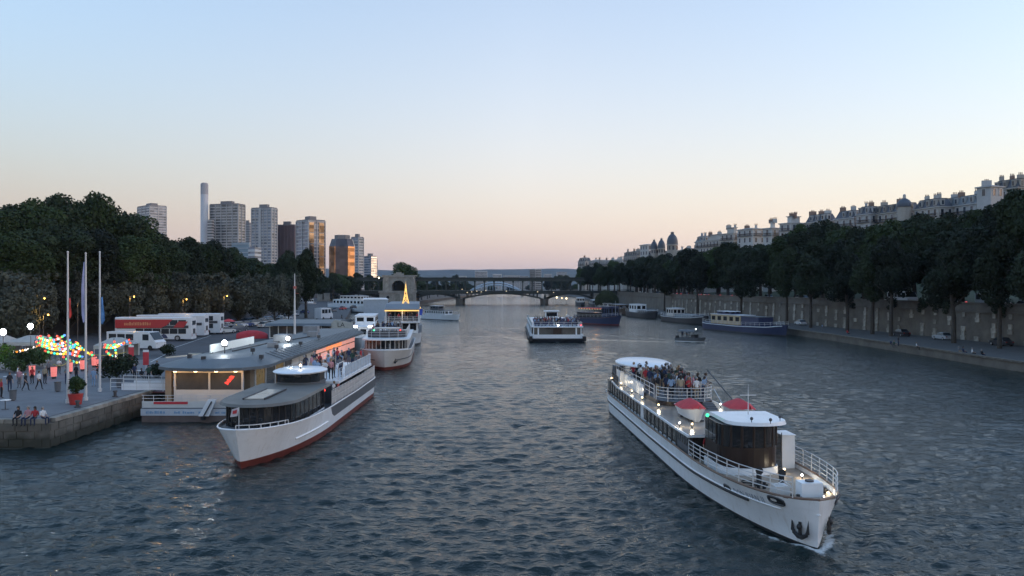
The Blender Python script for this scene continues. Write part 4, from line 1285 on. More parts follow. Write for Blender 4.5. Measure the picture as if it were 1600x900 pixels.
# ------------------------------------------------ big white boat in the right foreground
def don_juan():
    L = 43.0
    b = thing('passenger_boat', 'long white passenger boat with brown wheelhouse and anchors on its bow, right foreground', 'boat', (13.3-.05*21.5, 34.4+21.48, 0), .05)
    H = Hull(L, 5.4, lambda t: interp(t,[0,.1,.25,.5,.85,1],[2.22,2.0,1.8,1.72,1.75,1.95]), tb=.24, eb=.42, tb2=.34, eb2=.8, ts=.13, es=.5, rake=.25)
    Y = lambda s_: s_-L/2
    H.build(b, M_hullw, mat('boot_black',(.03,.03,.035),.6,var=.2), .12)
    H.deck(b, .22, M_teak, .008, .99)
    H.strip(b, 'rubbing_strake', lambda t: interp(t,[0,.09,.25,.5,1],[1.45,1.30,1.05,.98,1.1]), .085, .985, .07, M_black)
    H.strip(b, 'knuckle', lambda t: interp(t,[0,.09,.25,.5,1],[1.53,1.38,1.12,1.05,1.17])+.05, .0, .985, .035, M_white)
    for sd in (-1,1):
        MB().tube(H.edge(.0,.99,60,sd,.03,.03), .06, 6).build('cap_rail', M_cap, b, True)
        r = MB(); r.rail(H.edge(.012,.262,22,sd,.05,.06), .88, 4, .022, 1.25, .026); r.build('bow_rail', M_railw, b)
    # hawse openings, anchors
    for sd, px, py, dbl in ((-1,1137,764,0),(-1,1212,782,1),(1,1312,781,0)):
        t, z = H.find(b, sd, px, py)
        n = 14; w_ = .32 if not dbl else .42
        def ov(sc, off, t=t, z=z, sd=sd, w_=w_):
            out = []
            for i in range(n):
                a = 2*math.pi*i/n
                dx = w_*sc*math.copysign(abs(math.cos(a))**.6, math.cos(a)); dz = .155*sc*math.copysign(abs(math.sin(a))**.6, math.sin(a))
                out.append(H.pt(sd, min(.9,max(.002,t+dx/L)), z+dz, off))
            return out
        rim = MB(); rim.tube(ov(1.06,.015), .045, 6, True); ro = rim.build('hawse_rim', M_darkm, b, True)
        o_ = ov(.98,.012); c_ = sum(o_, Vector())/n
        MB().add(o_+[c_], [(i,(i+1)%n,n) for i in range(n)]).build('hawse_hole', M_black, ro)
        if dbl:
            o2 = [c_ + (p-c_)*.42 + (o_[0]-c_)*.35 for p in ov(.98,.03)]; c2 = sum(o2, Vector())/n
            MB().add(o2+[c2], [(i,(i+1)%n,n) for i in range(n)]).build('hawse_roller', M_railw, ro)
    for sd, px, py in ((-1,1253,824),(1,1301,822)):
        t, z = H.find(b, sd, px, py)
        t = max(t, .012)
        c_ = H.pt(sd,t,z,.10); e = H.pt(sd,t+.01,z,.10); u = (e-c_).normalized(); up = Vector((0,0,1)); nn = H.pt(sd,t,z,.3)-c_; nn.normalize()
        an = MB()
        an.tube([c_+up*.34, c_-up*.28], [.07,.085], 7)
        cr = [c_ - u*.44 + up*.10 + nn*.02, c_ - u*.33 - up*.20, c_ - u*.1 - up*.32, c_ + u*.1 - up*.32, c_ + u*.33 - up*.20, c_ + u*.44 + up*.10 + nn*.02]
        an.tube(cr, [.03,.09,.11,.11,.09,.03], 7)
        for q in (-1,1):        # pointed flukes
            a0 = c_ + u*q*.40 - up*.12
            an.add([a0 - u*.11, a0 + u*.11, a0 + u*q*.05 + up*.62, a0 + nn*.10, a0 - nn*.03], [(0,1,3),(1,2,3),(2,0,3),(1,0,4),(2,1,4),(0,2,4)])
        an.sphere(c_+up*.12+nn*.05, .13, 8, 6)
        an.build('anchor', M_black, b, True)
    # name on the bow
    me = text_mesh('DON JUAN II', .42, 'CENTER', 1.12)
    t1_, z1_ = H.find(b, -1, 1148, 767); t2_, z2_ = H.find(b, -1, 1195, 780)
    xs = [v.co.x for v in me.vertices]; xa, xb = min(xs), max(xs)
    for v in me.vertices:
        f = (v.co.x-xa)/(xb-xa); t = t1_+(t2_-t1_)*f; z = z1_+(z2_-z1_)*f + v.co.y
        v.co = H.pt(-1, t, z, .012)
    me.materials.append(M_text); link('lettering', me, b)
    # saloon
    zf, zr = 1.74, 2.92
    hw = 2.42
    s0, s1 = 11.4, 40.6
    MB().box2(-hw+.06,hw-.06,Y(s0+.1),Y(s1-.6),1.4,zr-.02).build('saloon_core', M_mahog, b)
    for sd in (-1,1):
        s_ = s0+.5; k = 0
        frame = MB()
        while s_ < s1-1.2:
            if s_ < 14.2: w_ = .55; solid = True
            else: w_ = 1.18; solid = abs(s_-23.6) < .62
            xa = sd*(hw-.03); xb = sd*(hw+.05)
            if solid: frame.mi = 0
            if solid and s_ >= 14.2:
                MB().box2(min(xa,xb),max(xa,xb)+.0,Y(s_),Y(s_+w_),zf,zr).build('side_panel', M_white, b)
            elif solid:
                MB().box2(min(xa,xb),max(xa,xb),Y(s_),Y(s_+w_),zf,zr).build('side_panel', M_greyp, b)
                MB().box2(min(xa,xb)-.02,max(xa,xb)+.02,Y(s_+.12),Y(s_+.4),zf+.45,zr-.2).build('window_pane', M_tint, b)
            else:
                MB().box2(min(xa,xb)+.01,max(xa,xb)-.03,Y(s_+.17),Y(s_+w_-.17),zf+.1,zr-.06).build('window_pane', M_glassl, b)
                MB().box2(min(xa,xb)-.01,max(xa,xb)+.02,Y(s_-.17),Y(s_+.17),zf,zr).build('window_pillar', M_black, b)
            s_ += w_; k += 1
        MB().box2(min(sd*hw,sd*(hw+.04)),max(sd*hw,sd*(hw+.04)),Y(s0),Y(s1),zf-.1,zf+.08).build('window_sill', M_white, b)
    MB().box2(-hw+.2,-.2,Y(s0-.02),Y(s0+.08),zf-.2,zr-.1).box2(.2,hw-.2,Y(s0-.02),Y(s0+.08),zf-.2,zr-.1).build('bulkhead', M_black, b)
    rp = [(-2.78,Y(10.9)),(2.78,Y(10.9)),(2.85,Y(14)),(2.8,Y(33)),(2.5,Y(37.5)),(1.9,Y(40.6)),(.9,Y(42)),(-.9,Y(42)),(-1.9,Y(40.6)),(-2.5,Y(37.5)),(-2.8,Y(33)),(-2.85,Y(14))]
    MB().prism(rp, zr, zr+.13).build('saloon_roof', M_white, b)
    MB().prism([(x*.965,y*.995) for x, y in rp], zr+.132, zr+.15).build('roof_deck', M_roofdk, b)
    zd = zr+.15
    # stern rail
    r = MB(); r.rail([(x*.96,y,zd) for x, y in rp[3:11]], .8, 3, .022, 1.0, .026); r.build('stern_rail', M_darkm, b)
    r = MB(); r.rail([(-2.72,Y(33),zd),(-2.4,Y(37.5),zd)], .8, 3, .022, 1.0, .026); r.build('stern_rail', M_darkm, b)
    # upper deck
    up = [(x+.22*max(0,(Y(30)-y)/8), y) for x, y in dplan(2.0, Y(21.4), Y(38.2), 1.6, 14)]
    MB().prism(up, zd+.003, zd+.30).build('upper_deck', M_mahog, b)
    MB().prism([(x*.97,y) for x, y in up], zd+.303, zd+.32).build('upper_deck_floor', M_greyp, b)
    zu = zd+.32
    front = [(x*.985,y,zu) for x, y in up[:15]]
    r = MB(); r.rail(front, .95, 4, .024, 1.35, .03); r.build('upper_rail', M_railw, b)
    for sd in (-1,1):
        r = MB(); r.rail([(sd*1.95+.16,Y(23.6),zu),(sd*1.92,Y(38.0),zu)], .95, 3, .024, 1.5, .03); r.build('upper_rail', M_railw, b)
        for k in range(7): MB().box2(sd*1.95-.02,sd*1.95+.02,Y(26.4+k*1.62),Y(27.9+k*1.62),zd+.02,zu+.62).build('rail_panel', M_white, b)
    # canopy
    cz = 4.8
    ring = []
    for z, f in ((cz,1.0),(cz+.10,1.0),(cz+.22,.9),(cz+.30,.55),(cz+.32,.05)):
        ring.append([(x,y,z) for x, y in ellipse(-.15, Y(35.0), 2.3*f, 4.3*f, 30)])
    MB().loft(ring).build('canopy', M_white, b, True)
    for x, s_ in ((-1.5,32.0),(1.4,32.0),(-1.5,36.8),(1.4,36.8)): MB().cyl(x,Y(s_),zu,cz,.05,6).build('canopy_post', M_railw, b)
    MB().box2(-2.0,-1.1,Y(38.4),Y(39.6),zd,zd+1.15).build('deck_locker', M_greyp, b)
    MB().box2(-2.35,-1.98,Y(34.0),Y(34.7),zd,zd+1.1).build('vent_box', M_white, b)
    # stairs between the roof and upper deck, mast, red covered tenders are separate
    for k in range(5): MB().box2(1.1,1.8,Y(19.8+k*.3),Y(20.1+k*.3),zd+.04*k,zd+.05+.07*k).build('step', M_greyp, b)
    MB().tube([(2.0,Y(18.6),zd),(2.0,Y(21.6),zu+.9)], .03, 6).build('stair_rail', M_railw, b)
    MB().tube([(2.35,Y(15),zd),(1.35,Y(21),zd+2.6)], .04, 6).build('davit', M_darkm, b)
    # wheelhouse
    wx = -.42
    wp = [(x+wx,y) for x, y in dplan(1.55, Y(6.9), Y(10.3), 1.25, 16)]
    MB().prism([(wx+(x-wx)*1.05,y-.05) for x, y in wp], 1.55, 2.05).build('wheelhouse_plinth', M_white, b)
    MB().prism(wp, 2.051, 3.05).build('wheelhouse_wall', M_mahog, b, False)
    MB().prism([(wx+(x-wx)*.93,Y(8.8)+(y-Y(8.8))*.93) for x, y in wp], 3.05, 4.2).build('wheelhouse_inside', mat('wheelhouse_dark',(.04,.035,.03),.6,var=.3), b)
    MB().prism([(wx+(x-wx)*1.01,y) for x, y in wp], 3.051, 3.12).build('window_ledge', M_mahog, b)
    n = len(wp)
    for i in range(0, n-2):
        p, q = wp[i], wp[i+1]
        if i % 2 == 0: MB().cyl(p[0],p[1],3.12,4.25,.07,6).build('mullion', M_mahog, b)
        pane_between(p, q, 3.12, 4.25, .015).build('window_pane', M_tint, b)
    for i in (n-2, n-1):
        p, q = wp[i], wp[(i+1)%n]
        for k in range(3):
            pane_between(lerp2(p,q,k/3+.02), lerp2(p,q,(k+1)/3-.02), 3.12, 4.25, .015).build('window_pane', M_tint, b)
    rf = [(wx+(x-wx)*1.06, Y(8.6)+(y-Y(8.6))*1.08) for x, y in dplan(1.55, Y(6.9), Y(10.6), 1.25, 18)]
    MB().prism(rf, 4.25, 4.43, [(wx+(x-wx)*.97, Y(8.6)+(y-Y(8.6))*.97) for x, y in rf]).build('wheelhouse_roof', M_white, b)
    for x, s_, z in ((-.5,7.0,4.43),(.35,6.6,4.43),(1.2,7.5,4.43)):
        MB().cyl(x,Y(s_),z,z+.14,.02,6).sphere((x,Y(s_),z+.2),.09).build('searchlight', M_darkm, b)
    MB().sphere((-2.05,Y(9.6),4.4),.10).build('starboard_lamp', G_green, b, True)
    MB().cyl(.2,Y(9.5),4.43,6.1,.03,6,.015).box(.2,Y(9.5),5.5,.9,.04,.04).build('mast', M_railw, b)
    MB().box2(1.75,2.45,Y(8.6),Y(9.9),1.58,3.42).build('white_locker', M_white, b)
    MB().box2(1.70,2.5,Y(8.55),Y(9.95),3.421,3.47).build('locker_lid', M_white, b)
    ld = MB()
    for k in range(9): ld.box2(1.3,1.68,Y(8.5),Y(8.53),1.75+k*.2,1.78+k*.2)
    ld.box2(1.28,1.31,Y(8.49),Y(8.54),1.65,3.6).box2(1.67,1.70,Y(8.49),Y(8.54),1.65,3.6)
    ld.build('ladder', M_darkm, b)
    # foredeck gear
    for x, s_ in ((-.95,4.7),(-.02,4.2)):
        MB().tube([(x,Y(s_),1.6),(x,Y(s_),2.35),(x-.04,Y(s_)-.1,2.5),(x-.08,Y(s_)-.28,2.52)], [.13,.13,.16,.19], 9).build('ventilator', M_black, b, True)
    wl = MB().box2(-.05,.95,Y(1.75),Y(2.45),1.86,2.55).build('windlass', M_white, b)
    MB().cyl(.45,Y(2.1),2.551,2.62,.2,10).build('windlass_drum', M_darkm, wl)
    MB().box2(-1.0,-.35,Y(2.4),Y(3.1),1.84,2.25).build('deck_box', M_railw, b)
    MB().tube([(-.9,Y(2.7),2.25),(-.6,Y(2.6),2.5),(-.25,Y(2.5),2.25)], .03, 6).build('chain_guide', M_railw, b)
    for x, s_ in ((-1.3,3.8),(1.1,2.6),(-.6,1.5),(1.3,3.9)):
        MB().cyl(x,Y(s_),1.6,2.12,.09,8).cyl(x+.28,Y(s_),1.6,2.12,.09,8).box(x+.14,Y(s_),1.98,.6,.09,.08).build('bollard', M_black, b)
    MB().tube([(-1.6+.35*math.cos(a*.5),Y(4.3)+.35*math.sin(a*.5),1.72+.01*a) for a in range(38)], .03, 5).build('rope_coil', M_black, b)
    # lamps
    for x, s_, z, g, en in ((-2.55,13.6,zd,G_cool,14),(-1.9,13.2,zd,G_warm,10),(-2.1,20.9,zd,G_warm,9),(-2.45,24.6,zd,G_warm,6),(-2.45,28.4,zd,G_warm,7),(-2.4,33.2,zd,G_warm,6),(-2.55,37.0,zd,G_warm,4),(2.3,21.0,zd,G_cool,5)):
        deck_lamp(b, (x,Y(s_),z), g, .055, en)
    for x, s_, g, en in ((1.75,6.0,G_cool,12),(1.55,2.6,G_warm,6),(1.0,1.9,G_cool,5),(1.35,7.3,G_warm,3)):
        deck_lamp(b, (x,Y(s_),1.68), g, .055, en)
    return b, H, Y, zd, zu
DJ, DJH, DJY, DJzd, DJzu = don_juan()
def tender(label, lx, s_, lamp):
    p = DJ.matrix_basis @ Vector((lx, DJY(s_), DJzd+.13))
    t = thing('tender', label, 'dinghy', p, .05, 'covered tenders on the roof of the right-hand boat')
    h = Hull(3.6, 1.5, lambda t_: interp(t_,[0,.4,1],[.78,.62,.62]), tb=.5, eb=.6, tb2=.6, eb2=.9, ts=.1, es=.5, tran=.8, rake=.5, wl=.62, draft=.12)
    h.build(t, M_white, M_white, .05, n=16)
    rings = []
    for i in range(13):
        q = i/12; z = h.sheer(q)+.01; w_ = h.half(q,z)+.03; pk = .55*math.sin(math.pi*min(1,q*.8+.1))
        rings.append([(-w_,h.y(q,z),z-.05),(-w_*.5,h.y(q,z),z+pk*.62),(0,h.y(q,z),z+pk),(w_*.5,h.y(q,z),z+pk*.62),(w_,h.y(q,z),z-.05)])
    MB().loft(rings, False, False).build('cover', M_redfab, t, True)
    for y in (-.9,.9): MB().box(0,y,-.10,1.0,.12,.1).build('chock', M_darkm, t)
    return t
tender('small white tender with red cover lit by a lamp on the boat roof', -1.05, 16.3, True)
tender('small red-covered tender behind the wheelhouse roof, right side', 2.0, 16.0, False)

# ------------------------------------------------ white boat with red boot in the left foreground
def left_boat():
    L = 35.0
    b = thing('passenger_boat', 'white boat with red waterline and dark glazed front saloon, left foreground', 'boat', (-17.15,49.5+17.4,0), 0.0)
    H = Hull(L, 5.8, lambda t: interp(t,[0,.12,.35,.7,1],[2.55,2.3,2.0,1.9,2.0]), tb=.26, eb=.46, tb2=.40, eb2=.85, ts=.05, es=.5, tran=.75, rake=1.0)
    Y = lambda s_: s_-L/2
    H.build(b, M_hullw, M_red, .44)
    H.deck(b, .15, M_greyp)
    for sd in (-1,1):
        MB().tube(H.edge(0,.99,50,sd,.02,.02), .06, 6).build('cap_rail', M_white, b, True)
        # dark panel along the topside
        rings = []
        for i in range(25):
            t = .40+.58*i/24; zt = H.sheer(t)-.04; zb_ = 1.05 + (.0 if i else .3)
            rings.append([H.pt(sd,t,zb_,.02), H.pt(sd,t-(.018 if i == 0 else 0),zt,.02), H.pt(sd,t-(.018 if i == 0 else 0),zt,-.02), H.pt(sd,t,zb_,-.02)])
        MB().loft(rings).build('topside_panel', M_greyp, b)
        # quilted mesh rail
        fr = MB(); pan = MB()
        e_ = H.edge(.40,.97,14,sd,.03,.1)
        for i in range(14):
            MB().add([e_[i]+Vector((0,0,.08)), e_[i+1]+Vector((0,0,.08)), e_[i+1]+Vector((0,0,1.15)), e_[i]+Vector((0,0,1.15))], [(0,1,2,3)]).build('mesh_panel', M_mesh, b)
            q0, q1 = e_[i], e_[i+1]; nn = Vector((sd*.012,0,0))
            for k in range(5):
                a = q0.lerp(q1,k/5); c_ = q0.lerp(q1,(k+1)/5)
                fr.tube([a+nn+Vector((0,0,.08)), c_+nn+Vector((0,0,1.15))], .016, 4); fr.tube([c_+nn+Vector((0,0,.08)), a+nn+Vector((0,0,1.15))], .016, 4)
        fr.rail(e_, 1.2, 2, .022, 1.3, .03)
        tag(fr.build('rail_lattice', M_railw, b), kind='stuff')
    H.strip(b, 'fender_moulding', lambda t: .98, .16, .36, .07, M_white, (1,), .03)
    # front saloon
    sp = dplan(2.35, Y(2.6), Y(13.2), 3.6, 16)
    MB().prism([(x*.95,Y(8)+(y-Y(8))*.96) for x, y in sp], 1.9, 3.6).build('saloon_inside', mat('saloon_dark',(.03,.03,.033),.7,var=.4,scale=1), b)
    for i in range(len(sp)):
        p, q = sp[i], sp[(i+1)%len(sp)]
        Ls = math.dist(p,q); k = max(1,int(Ls/1.1))
        if i == len(sp)-2: k = 1
        for j in range(k):
            pane_between(lerp2(p,q,j/k), lerp2(p,q,(j+1)/k), 2.0, 3.62, .02).build('window_pane', M_tint, b)
            c_ = lerp2(p,q,j/k)
            MB().cyl(c_[0],c_[1],1.9,3.65,.055,6).build('window_pillar', M_black, b)
    MB().prism([(x*1.02,Y(8)+(y-Y(8))*1.01) for x, y in sp], 1.88, 2.02).build('saloon_base', M_white, b)
    rf = [(x*1.18,Y(8)+(y-Y(8))*1.1) for x, y in sp]
    MB().prism(rf, 3.65, 3.82, [(x*.96,y*.99) for x, y in rf]).build('saloon_roof', mat('saloon_roof_brown',(.13,.12,.105),.6,var=.2,scale=.6), b)
    MB().box2(-1.0,.35,Y(4.6),Y(9.5),3.825,3.90).build('skylight', mat('skylight_pale',(.30,.29,.26),.2,var=.3,scale=.5), b)
    MB().box2(-1.1,-1.0,Y(4.5),Y(9.6),3.826,3.95).box2(.35,.45,Y(4.5),Y(9.6),3.826,3.95).build('skylight_frame', M_darkm, b)
    # wheelhouse
    wp = dplan(1.7, Y(13.4), Y(16.6), 1.1, 12)
    MB().prism(wp, 1.9, 3.9).build('wheelhouse_wall', M_greyp, b)
    MB().prism([(x*.95,y) for x, y in wp], 3.9, 4.6).build('wheelhouse_inside', MATS['wheelhouse_dark'], b)
    for i in range(12): pane_between(wp[i], wp[i+1], 3.9, 4.62, .02).build('window_pane', M_tint, b)
    MB().loft([[(x,y,z) for x, y in ellipse(0,Y(15.2),2.1*f,2.9*f,26)] for z, f in ((4.62,.97),(4.72,1.0),(4.82,.9),(4.86,.1))]).build('wheelhouse_roof', M_white, b, True)
    deck_lamp(b, (.1,Y(14.8),4.86), G_warm, .1, 10)
    # lower saloon and upper deck
    MB().box2(-2.3,2.2,Y(16.7),Y(33.6),1.8,3.3).build('rear_saloon', M_greyp, b)
    for sd in (-1,1):
        for k in range(11):
            x = sd*2.25 if sd < 0 else 2.22
            MB().box2(x-.04,x+.04,Y(17.2+k*1.48),Y(18.4+k*1.48),2.1,3.15).build('window_pane', M_tint, b)
    MB().prism([(-2.6,Y(17.6)),(2.6,Y(17.6)),(2.6,Y(33)),(2.2,Y(34.4)),(-2.2,Y(34.4)),(-2.6,Y(33))], 3.32, 3.52).build('upper_deck', M_white, b)
    for sd in (-1,1):
        r = MB(); r.rail([(sd*2.5,Y(17.8),3.52),(sd*2.5,Y(33),3.52),(sd*2.1,Y(34.2),3.52)], 1.0, 3, .022, 1.4, .028); r.build('upper_rail', M_railw, b)
        if sd > 0:
            for k in range(9): MB().box2(2.5-.015,2.5+.015,Y(20.5+k*1.4),Y(21.8+k*1.4),3.6,4.5).build('rail_screen', mat('screen_pale_blue',(.42,.50,.58),.4,var=.15,scale=1.5), b)
    MB().tube([(2.45,Y(17.7),4.52),(2.3,Y(18.8),4.9),(2.3,Y(21),4.9)], .04, 6).build('handrail', M_railw, b)
    r = MB(); r.rail(H.edge(.0,.10,8,1,.05,.05), .0+.25, 1, .03, .8, .03); r.build('bow_rail', M_railw, b)
    # bow flag
    f = MB().cyl(0,Y(.6),2.5,3.9,.025,6).build('jackstaff', M_railw, b)
    fl = MB().add([(0,Y(.6),3.9),(-.5,Y(.75),3.75),(-.62,Y(.8),3.25),(-.1,Y(.65),3.35)], [(0,1,2,3)]).build('flag', mat('flag_white_red',(.6,.55,.57),.8,var=.2), b)
    MB().add([(-.12,Y(.62),3.75),(-.42,Y(.70),3.66),(-.44,Y(.71),3.46),(-.16,Y(.64),3.52)], [(0,1,2,3)]).build('flag_mark', M_redfab, fl)
    lifering(b, (2.62,Y(17.2),3.0), 1.57)
    MB().sphere((2.3,Y(13.5),3.3),.12).build('port_lamp', G_redl, b)
    return b, H, Y
LBT, LBH, LBY = left_boat()

# ------------------------------------------------ third boat, bow on, and the moored white boats behind
def third_boat():
    L = 34.0
    b = thing('passenger_boat', 'cream-hulled boat seen bow on behind the left foreground boat', 'boat', (-19.1,108.6+17,0), .10)
    H = Hull(L, 7.0, lambda t: interp(t,[0,.15,.5,1],[2.75,2.55,2.3,2.3]), tb=.2, eb=.42, tb2=.3, eb2=.8, ts=.05, es=.5, tran=.8, rake=.5)
    Y = lambda s_: s_-L/2
    H.build(b, M_hullc, M_red, .42); H.deck(b, .2, M_greyp)
    H.strip(b, 'rubbing_strake', lambda t: 1.35, .03, .95, .07, M_darkm)
    for sd in (-1,1): MB().tube(H.edge(0,.99,40,sd,.02,.02), .07, 6).build('cap_rail', M_white, b, True)
    t, z = .012, 1.3
    for sd in (1,): 
        c_ = H.pt(sd,.03,1.2,.08)
        MB().tube([c_+Vector((0,0,.35)),c_-Vector((0,0,.25))],.08,6).tube([c_+Vector((-.32,0,.05)),c_+Vector((0,0,-.3)),c_+Vector((.32,0,.05))],[.04,.11,.04],6).build('anchor', M_black, b)
    sp = dplan(2.95, Y(2.4), Y(26), 2.2, 14)
    MB().prism([(x*.97,Y(12)+(y-Y(12))*.98) for x, y in sp], 2.2, 3.95).build('saloon_inside', MATS['saloon_dark'], b)
    for i in range(len(sp)-1):
        p, q = sp[i], sp[i+1]; Ls = math.dist(p,q); k = max(1,int(Ls/1.6))
        for j in range(k):
            pane_between(lerp2(p,q,j/k), lerp2(p,q,(j+1)/k), 2.75, 3.95, .02).build('window_pane', M_tint, b)
            c_ = lerp2(p,q,j/k); MB().cyl(c_[0],c_[1],2.5,4.0,.06,6).build('window_pillar', M_white2, b)
    MB().prism([(x*1.0,y) for x, y in sp], 2.3, 2.76).build('saloon_base', M_white, b)
    MB().prism([(x*1.13,Y(12)+(y-Y(12))*1.06) for x, y in sp], 3.98, 4.18).build('saloon_roof', M_white, b)
    wp = [(x*.95,y) for x, y in dplan(2.9, Y(5.0), Y(24), 1.6, 14)]
    r = MB(); r.rail([(x,y,4.18) for x, y in wp[:15]]+[(wp[15][0],wp[15][1],4.18)], 1.1, 3, .03, 1.3, .035); r.build('upper_rail', M_railw, b)
    MB().prism(wp, 4.19, 4.25).build('upper_deck_floor', M_darkm, b)
    for i in range(14):
        pane_between(wp[i], wp[i+1], 4.26, 5.1, .015).build('rail_screen', M_darkm, b)
    MB().loft([[(x,y,z) for x, y in ellipse(0,Y(7.4),1.9*f,1.5*f,20)] for z, f in ((5.35,1),(5.5,1),(5.56,.1))]).build('helm_roof', M_white2, b, True)
    for x in (-1.5,1.5): MB().cyl(x,Y(7.4),4.2,5.35,.05,6).build('helm_post', M_railw, b)
    MB().sphere((-1.9,Y(6.2),5.2),.13).build('starboard_lamp', G_green, b); MB().sphere((1.9,Y(6.2),5.2),.13).build('port_lamp', G_redl, b)
    MB().cyl(.6,Y(1.0),2.5,3.6,.03,6).build('jackstaff', M_railw, b)
    return b, Y
B3, B3Y = third_boat()
def lit_boat():
    L = 40.0
    b = thing('restaurant_boat', 'two-deck white boat with gold-lit roof edge moored behind the cream boat', 'boat', (-23.3,152+20,0), .11)
    H = Hull(L, 7.6, lambda t: 2.4, tb=.15, eb=.5, tb2=.22, eb2=.8, ts=.04, es=.5, tran=.85, rake=.5)
    Y = lambda s_: s_-L/2
    H.build(b, M_white, M_darkm, .3); H.deck(b, .2, M_greyp)
    for z0, z1, m_ in ((2.3,4.4,'a'),(4.65,6.6,'b')):
        MB().box2(-3.1,3.1,Y(4 if m_ == 'a' else 7),Y(37),z0,z1).build('saloon', M_white if m_ == 'a' else M_greyp, b)
        for k in range(18):
            for sd in (-1,1): MB().box2(sd*3.13-.04,sd*3.13+.04,Y(7.4+k*1.6),Y(8.6+k*1.6),z0+.7,z1-.2).build('window_pane', M_tint, b)
        for k in range(4):
            MB().box2(-2.8+k*1.45,-1.6+k*1.45,Y(3.94 if m_ == 'a' else 6.94),Y(3.99 if m_ == 'a' else 6.99),z0+.6,z1-.2).build('window_pane', M_tint, b)
    MB().box2(-3.5,3.5,Y(2.6),Y(38),4.42,4.6).build('upper_deck', M_white, b)
    r = MB(); r.rail([(-3.4,Y(20),4.6),(-3.4,Y(2.8),4.6),(3.4,Y(2.8),4.6),(3.4,Y(20),4.6)], 1.0, 3, .03, 1.2, .04); r.build('upper_rail', M_railw, b)
    rf = MB().box2(-3.4,3.4,Y(5),Y(36),6.9,7.0).prismX([(Y(5),7.0),(Y(36),7.0),(Y(34),8.0),(Y(7),8.0)],-3.3,3.3).build('roof', M_greyroof, b)
    MB().box2(-3.45,3.45,Y(4.9),Y(5.02),6.62,6.82).box2(3.4,3.5,Y(5.02),Y(30),6.62,6.82).build('light_strip', G_gold, b)
    for x in (-3.2,0,3.2): MB().box2(x-.08,x+.08,Y(5.2),Y(5.4),4.6,6.9).build('roof_post', M_white, b)
    point('strip_light', b, (0,Y(4.2),6.3), 25, (1,.65,.25), .5)
    return b, Y
B4, B4Y = lit_boat()
bf = thing('flag_staff', 'bright blue flag on a staff at the right of the gold-lit boat', 'flag', B4.matrix_basis @ Vector((3.35,B4Y(2.7),4.6)))
MB().cyl(0,0,0,2.6,.04,6).build('staff', M_railw, bf)
MB().loft([[(.04,.0,2.55-k*.3),(.35,.12*math.sin(k*1.3),2.5-k*.3),(.72-.05*k,-.1*math.sin(k),2.42-k*.3)] for k in range(5)], False, False).build('cloth', mat('flag_bright_blue',(.05,.09,.45),.8,var=.15), bf, True)
# lattice mast covered with golden lights on its roof
p = B4.matrix_basis @ Vector((.55, B4Y(11), 8.0))
lm = thing('light_tower', 'golden illuminated lattice tower ornament on a moored boat roof', 'ornament', p)
hts = [(0,.62),(1.0,.38),(1.8,.24),(3.2,.09),(3.9,.04)]
for sx_, sy_ in ((-1,-1),(1,-1),(1,1),(-1,1)):
    MB().tube([(sx_*w_,sy_*w_,z) for z, w_ in hts], .045, 5).build('leg', G_gold, lm)
m = MB()
for (za,wa),(zb_,wb) in zip(hts, hts[1:]):
    for k in range(4):
        c4 = [(-1,-1),(1,-1),(1,1),(-1,1)]; p0, p1 = c4[k], c4[(k+1)%4]
        m.tube([(p0[0]*wa,p0[1]*wa,za),(p1[0]*wb,p1[1]*wb,zb_)], .03, 4); m.tube([(p1[0]*wa,p1[1]*wa,za),(p0[0]*wb,p0[1]*wb,zb_)], .03, 4)
tag(m.build('lattice', G_gold, lm), kind='stuff')
for z, w_ in hts[1:3]: MB().box(0,0,z,w_*2.3,w_*2.3,.1).build('platform', G_gold, lm)
MB().cyl(0,0,3.9,4.5,.04,5,.01).build('spire', G_gold, lm)

def simple_boat(name, label, bow, stern, B, sh, m_hull, m_boot, zb=.3, cabins=(), group=None, rail=True, tran=.6, tb=.3, strake=None, deckm=None, cat='boat'):
    """cabins: (s0, s1, halfwidth, z0, z1, wall, roof material, windows)"""
    bow, stern = Vector((*bow,0)), Vector((*stern,0))
    L = (bow-stern).length; dr = (bow-stern)/L
    b = boat_thing(name, label, ((bow+stern)/2).xy, dr, cat, group)
    H = Hull(L, B, sh, tb=tb, eb=.5, tb2=tb+.08, eb2=.85, ts=.08, es=.5, tran=tran, rake=.4)
    Y = lambda s_: s_-L/2
    H.build(b, m_hull, m_boot, zb, n=24); H.deck(b, .15, deckm or M_greyp)
    if strake is not None: H.strip(b, 'strake', lambda t: H.sheer(t)-.25, .02, .97, .08, strake)
    for i, (s0, s1, hw, z0, z1, wm_, rm_, nw) in enumerate(cabins):
        s0, s1 = s0*L, s1*L
        c_ = MB().box2(-hw,hw,Y(s0),Y(s1),z0,z1).build('cabin', wm_, b)
        MB().box2(-hw-.12,hw+.12,Y(s0)-.15,Y(s1)+.15,z1+.005,z1+.11).build('cabin_roof', rm_, b)
        if nw:
            st = (s1-s0)/nw
            for k in range(nw):
                for sd in (-1,1): MB().box2(sd*(hw+.01)-.03,sd*(hw+.01)+.03,Y(s0+st*(k+.2)),Y(s0+st*(k+.8)),z0+(z1-z0)*.42,z0+(z1-z0)*.85).build('window_pane', M_tint, c_)
            kf = max(1,int(hw*2/1.3))
            for k in range(kf):
                MB().box2(-hw+2*hw*(k+.15)/kf,-hw+2*hw*(k+.85)/kf,Y(s0)-.03,Y(s0)+.02,z0+(z1-z0)*.42,z0+(z1-z0)*.85).build('window_pane', M_tint, c_)
    if rail:
        for sd in (-1,1):
            r = MB(); r.rail(H.edge(.01,.97,24,sd,.02,.08), .8, 2, .03, 1.8, .035); r.build('rail', M_railw, b)
    return b, H, Y
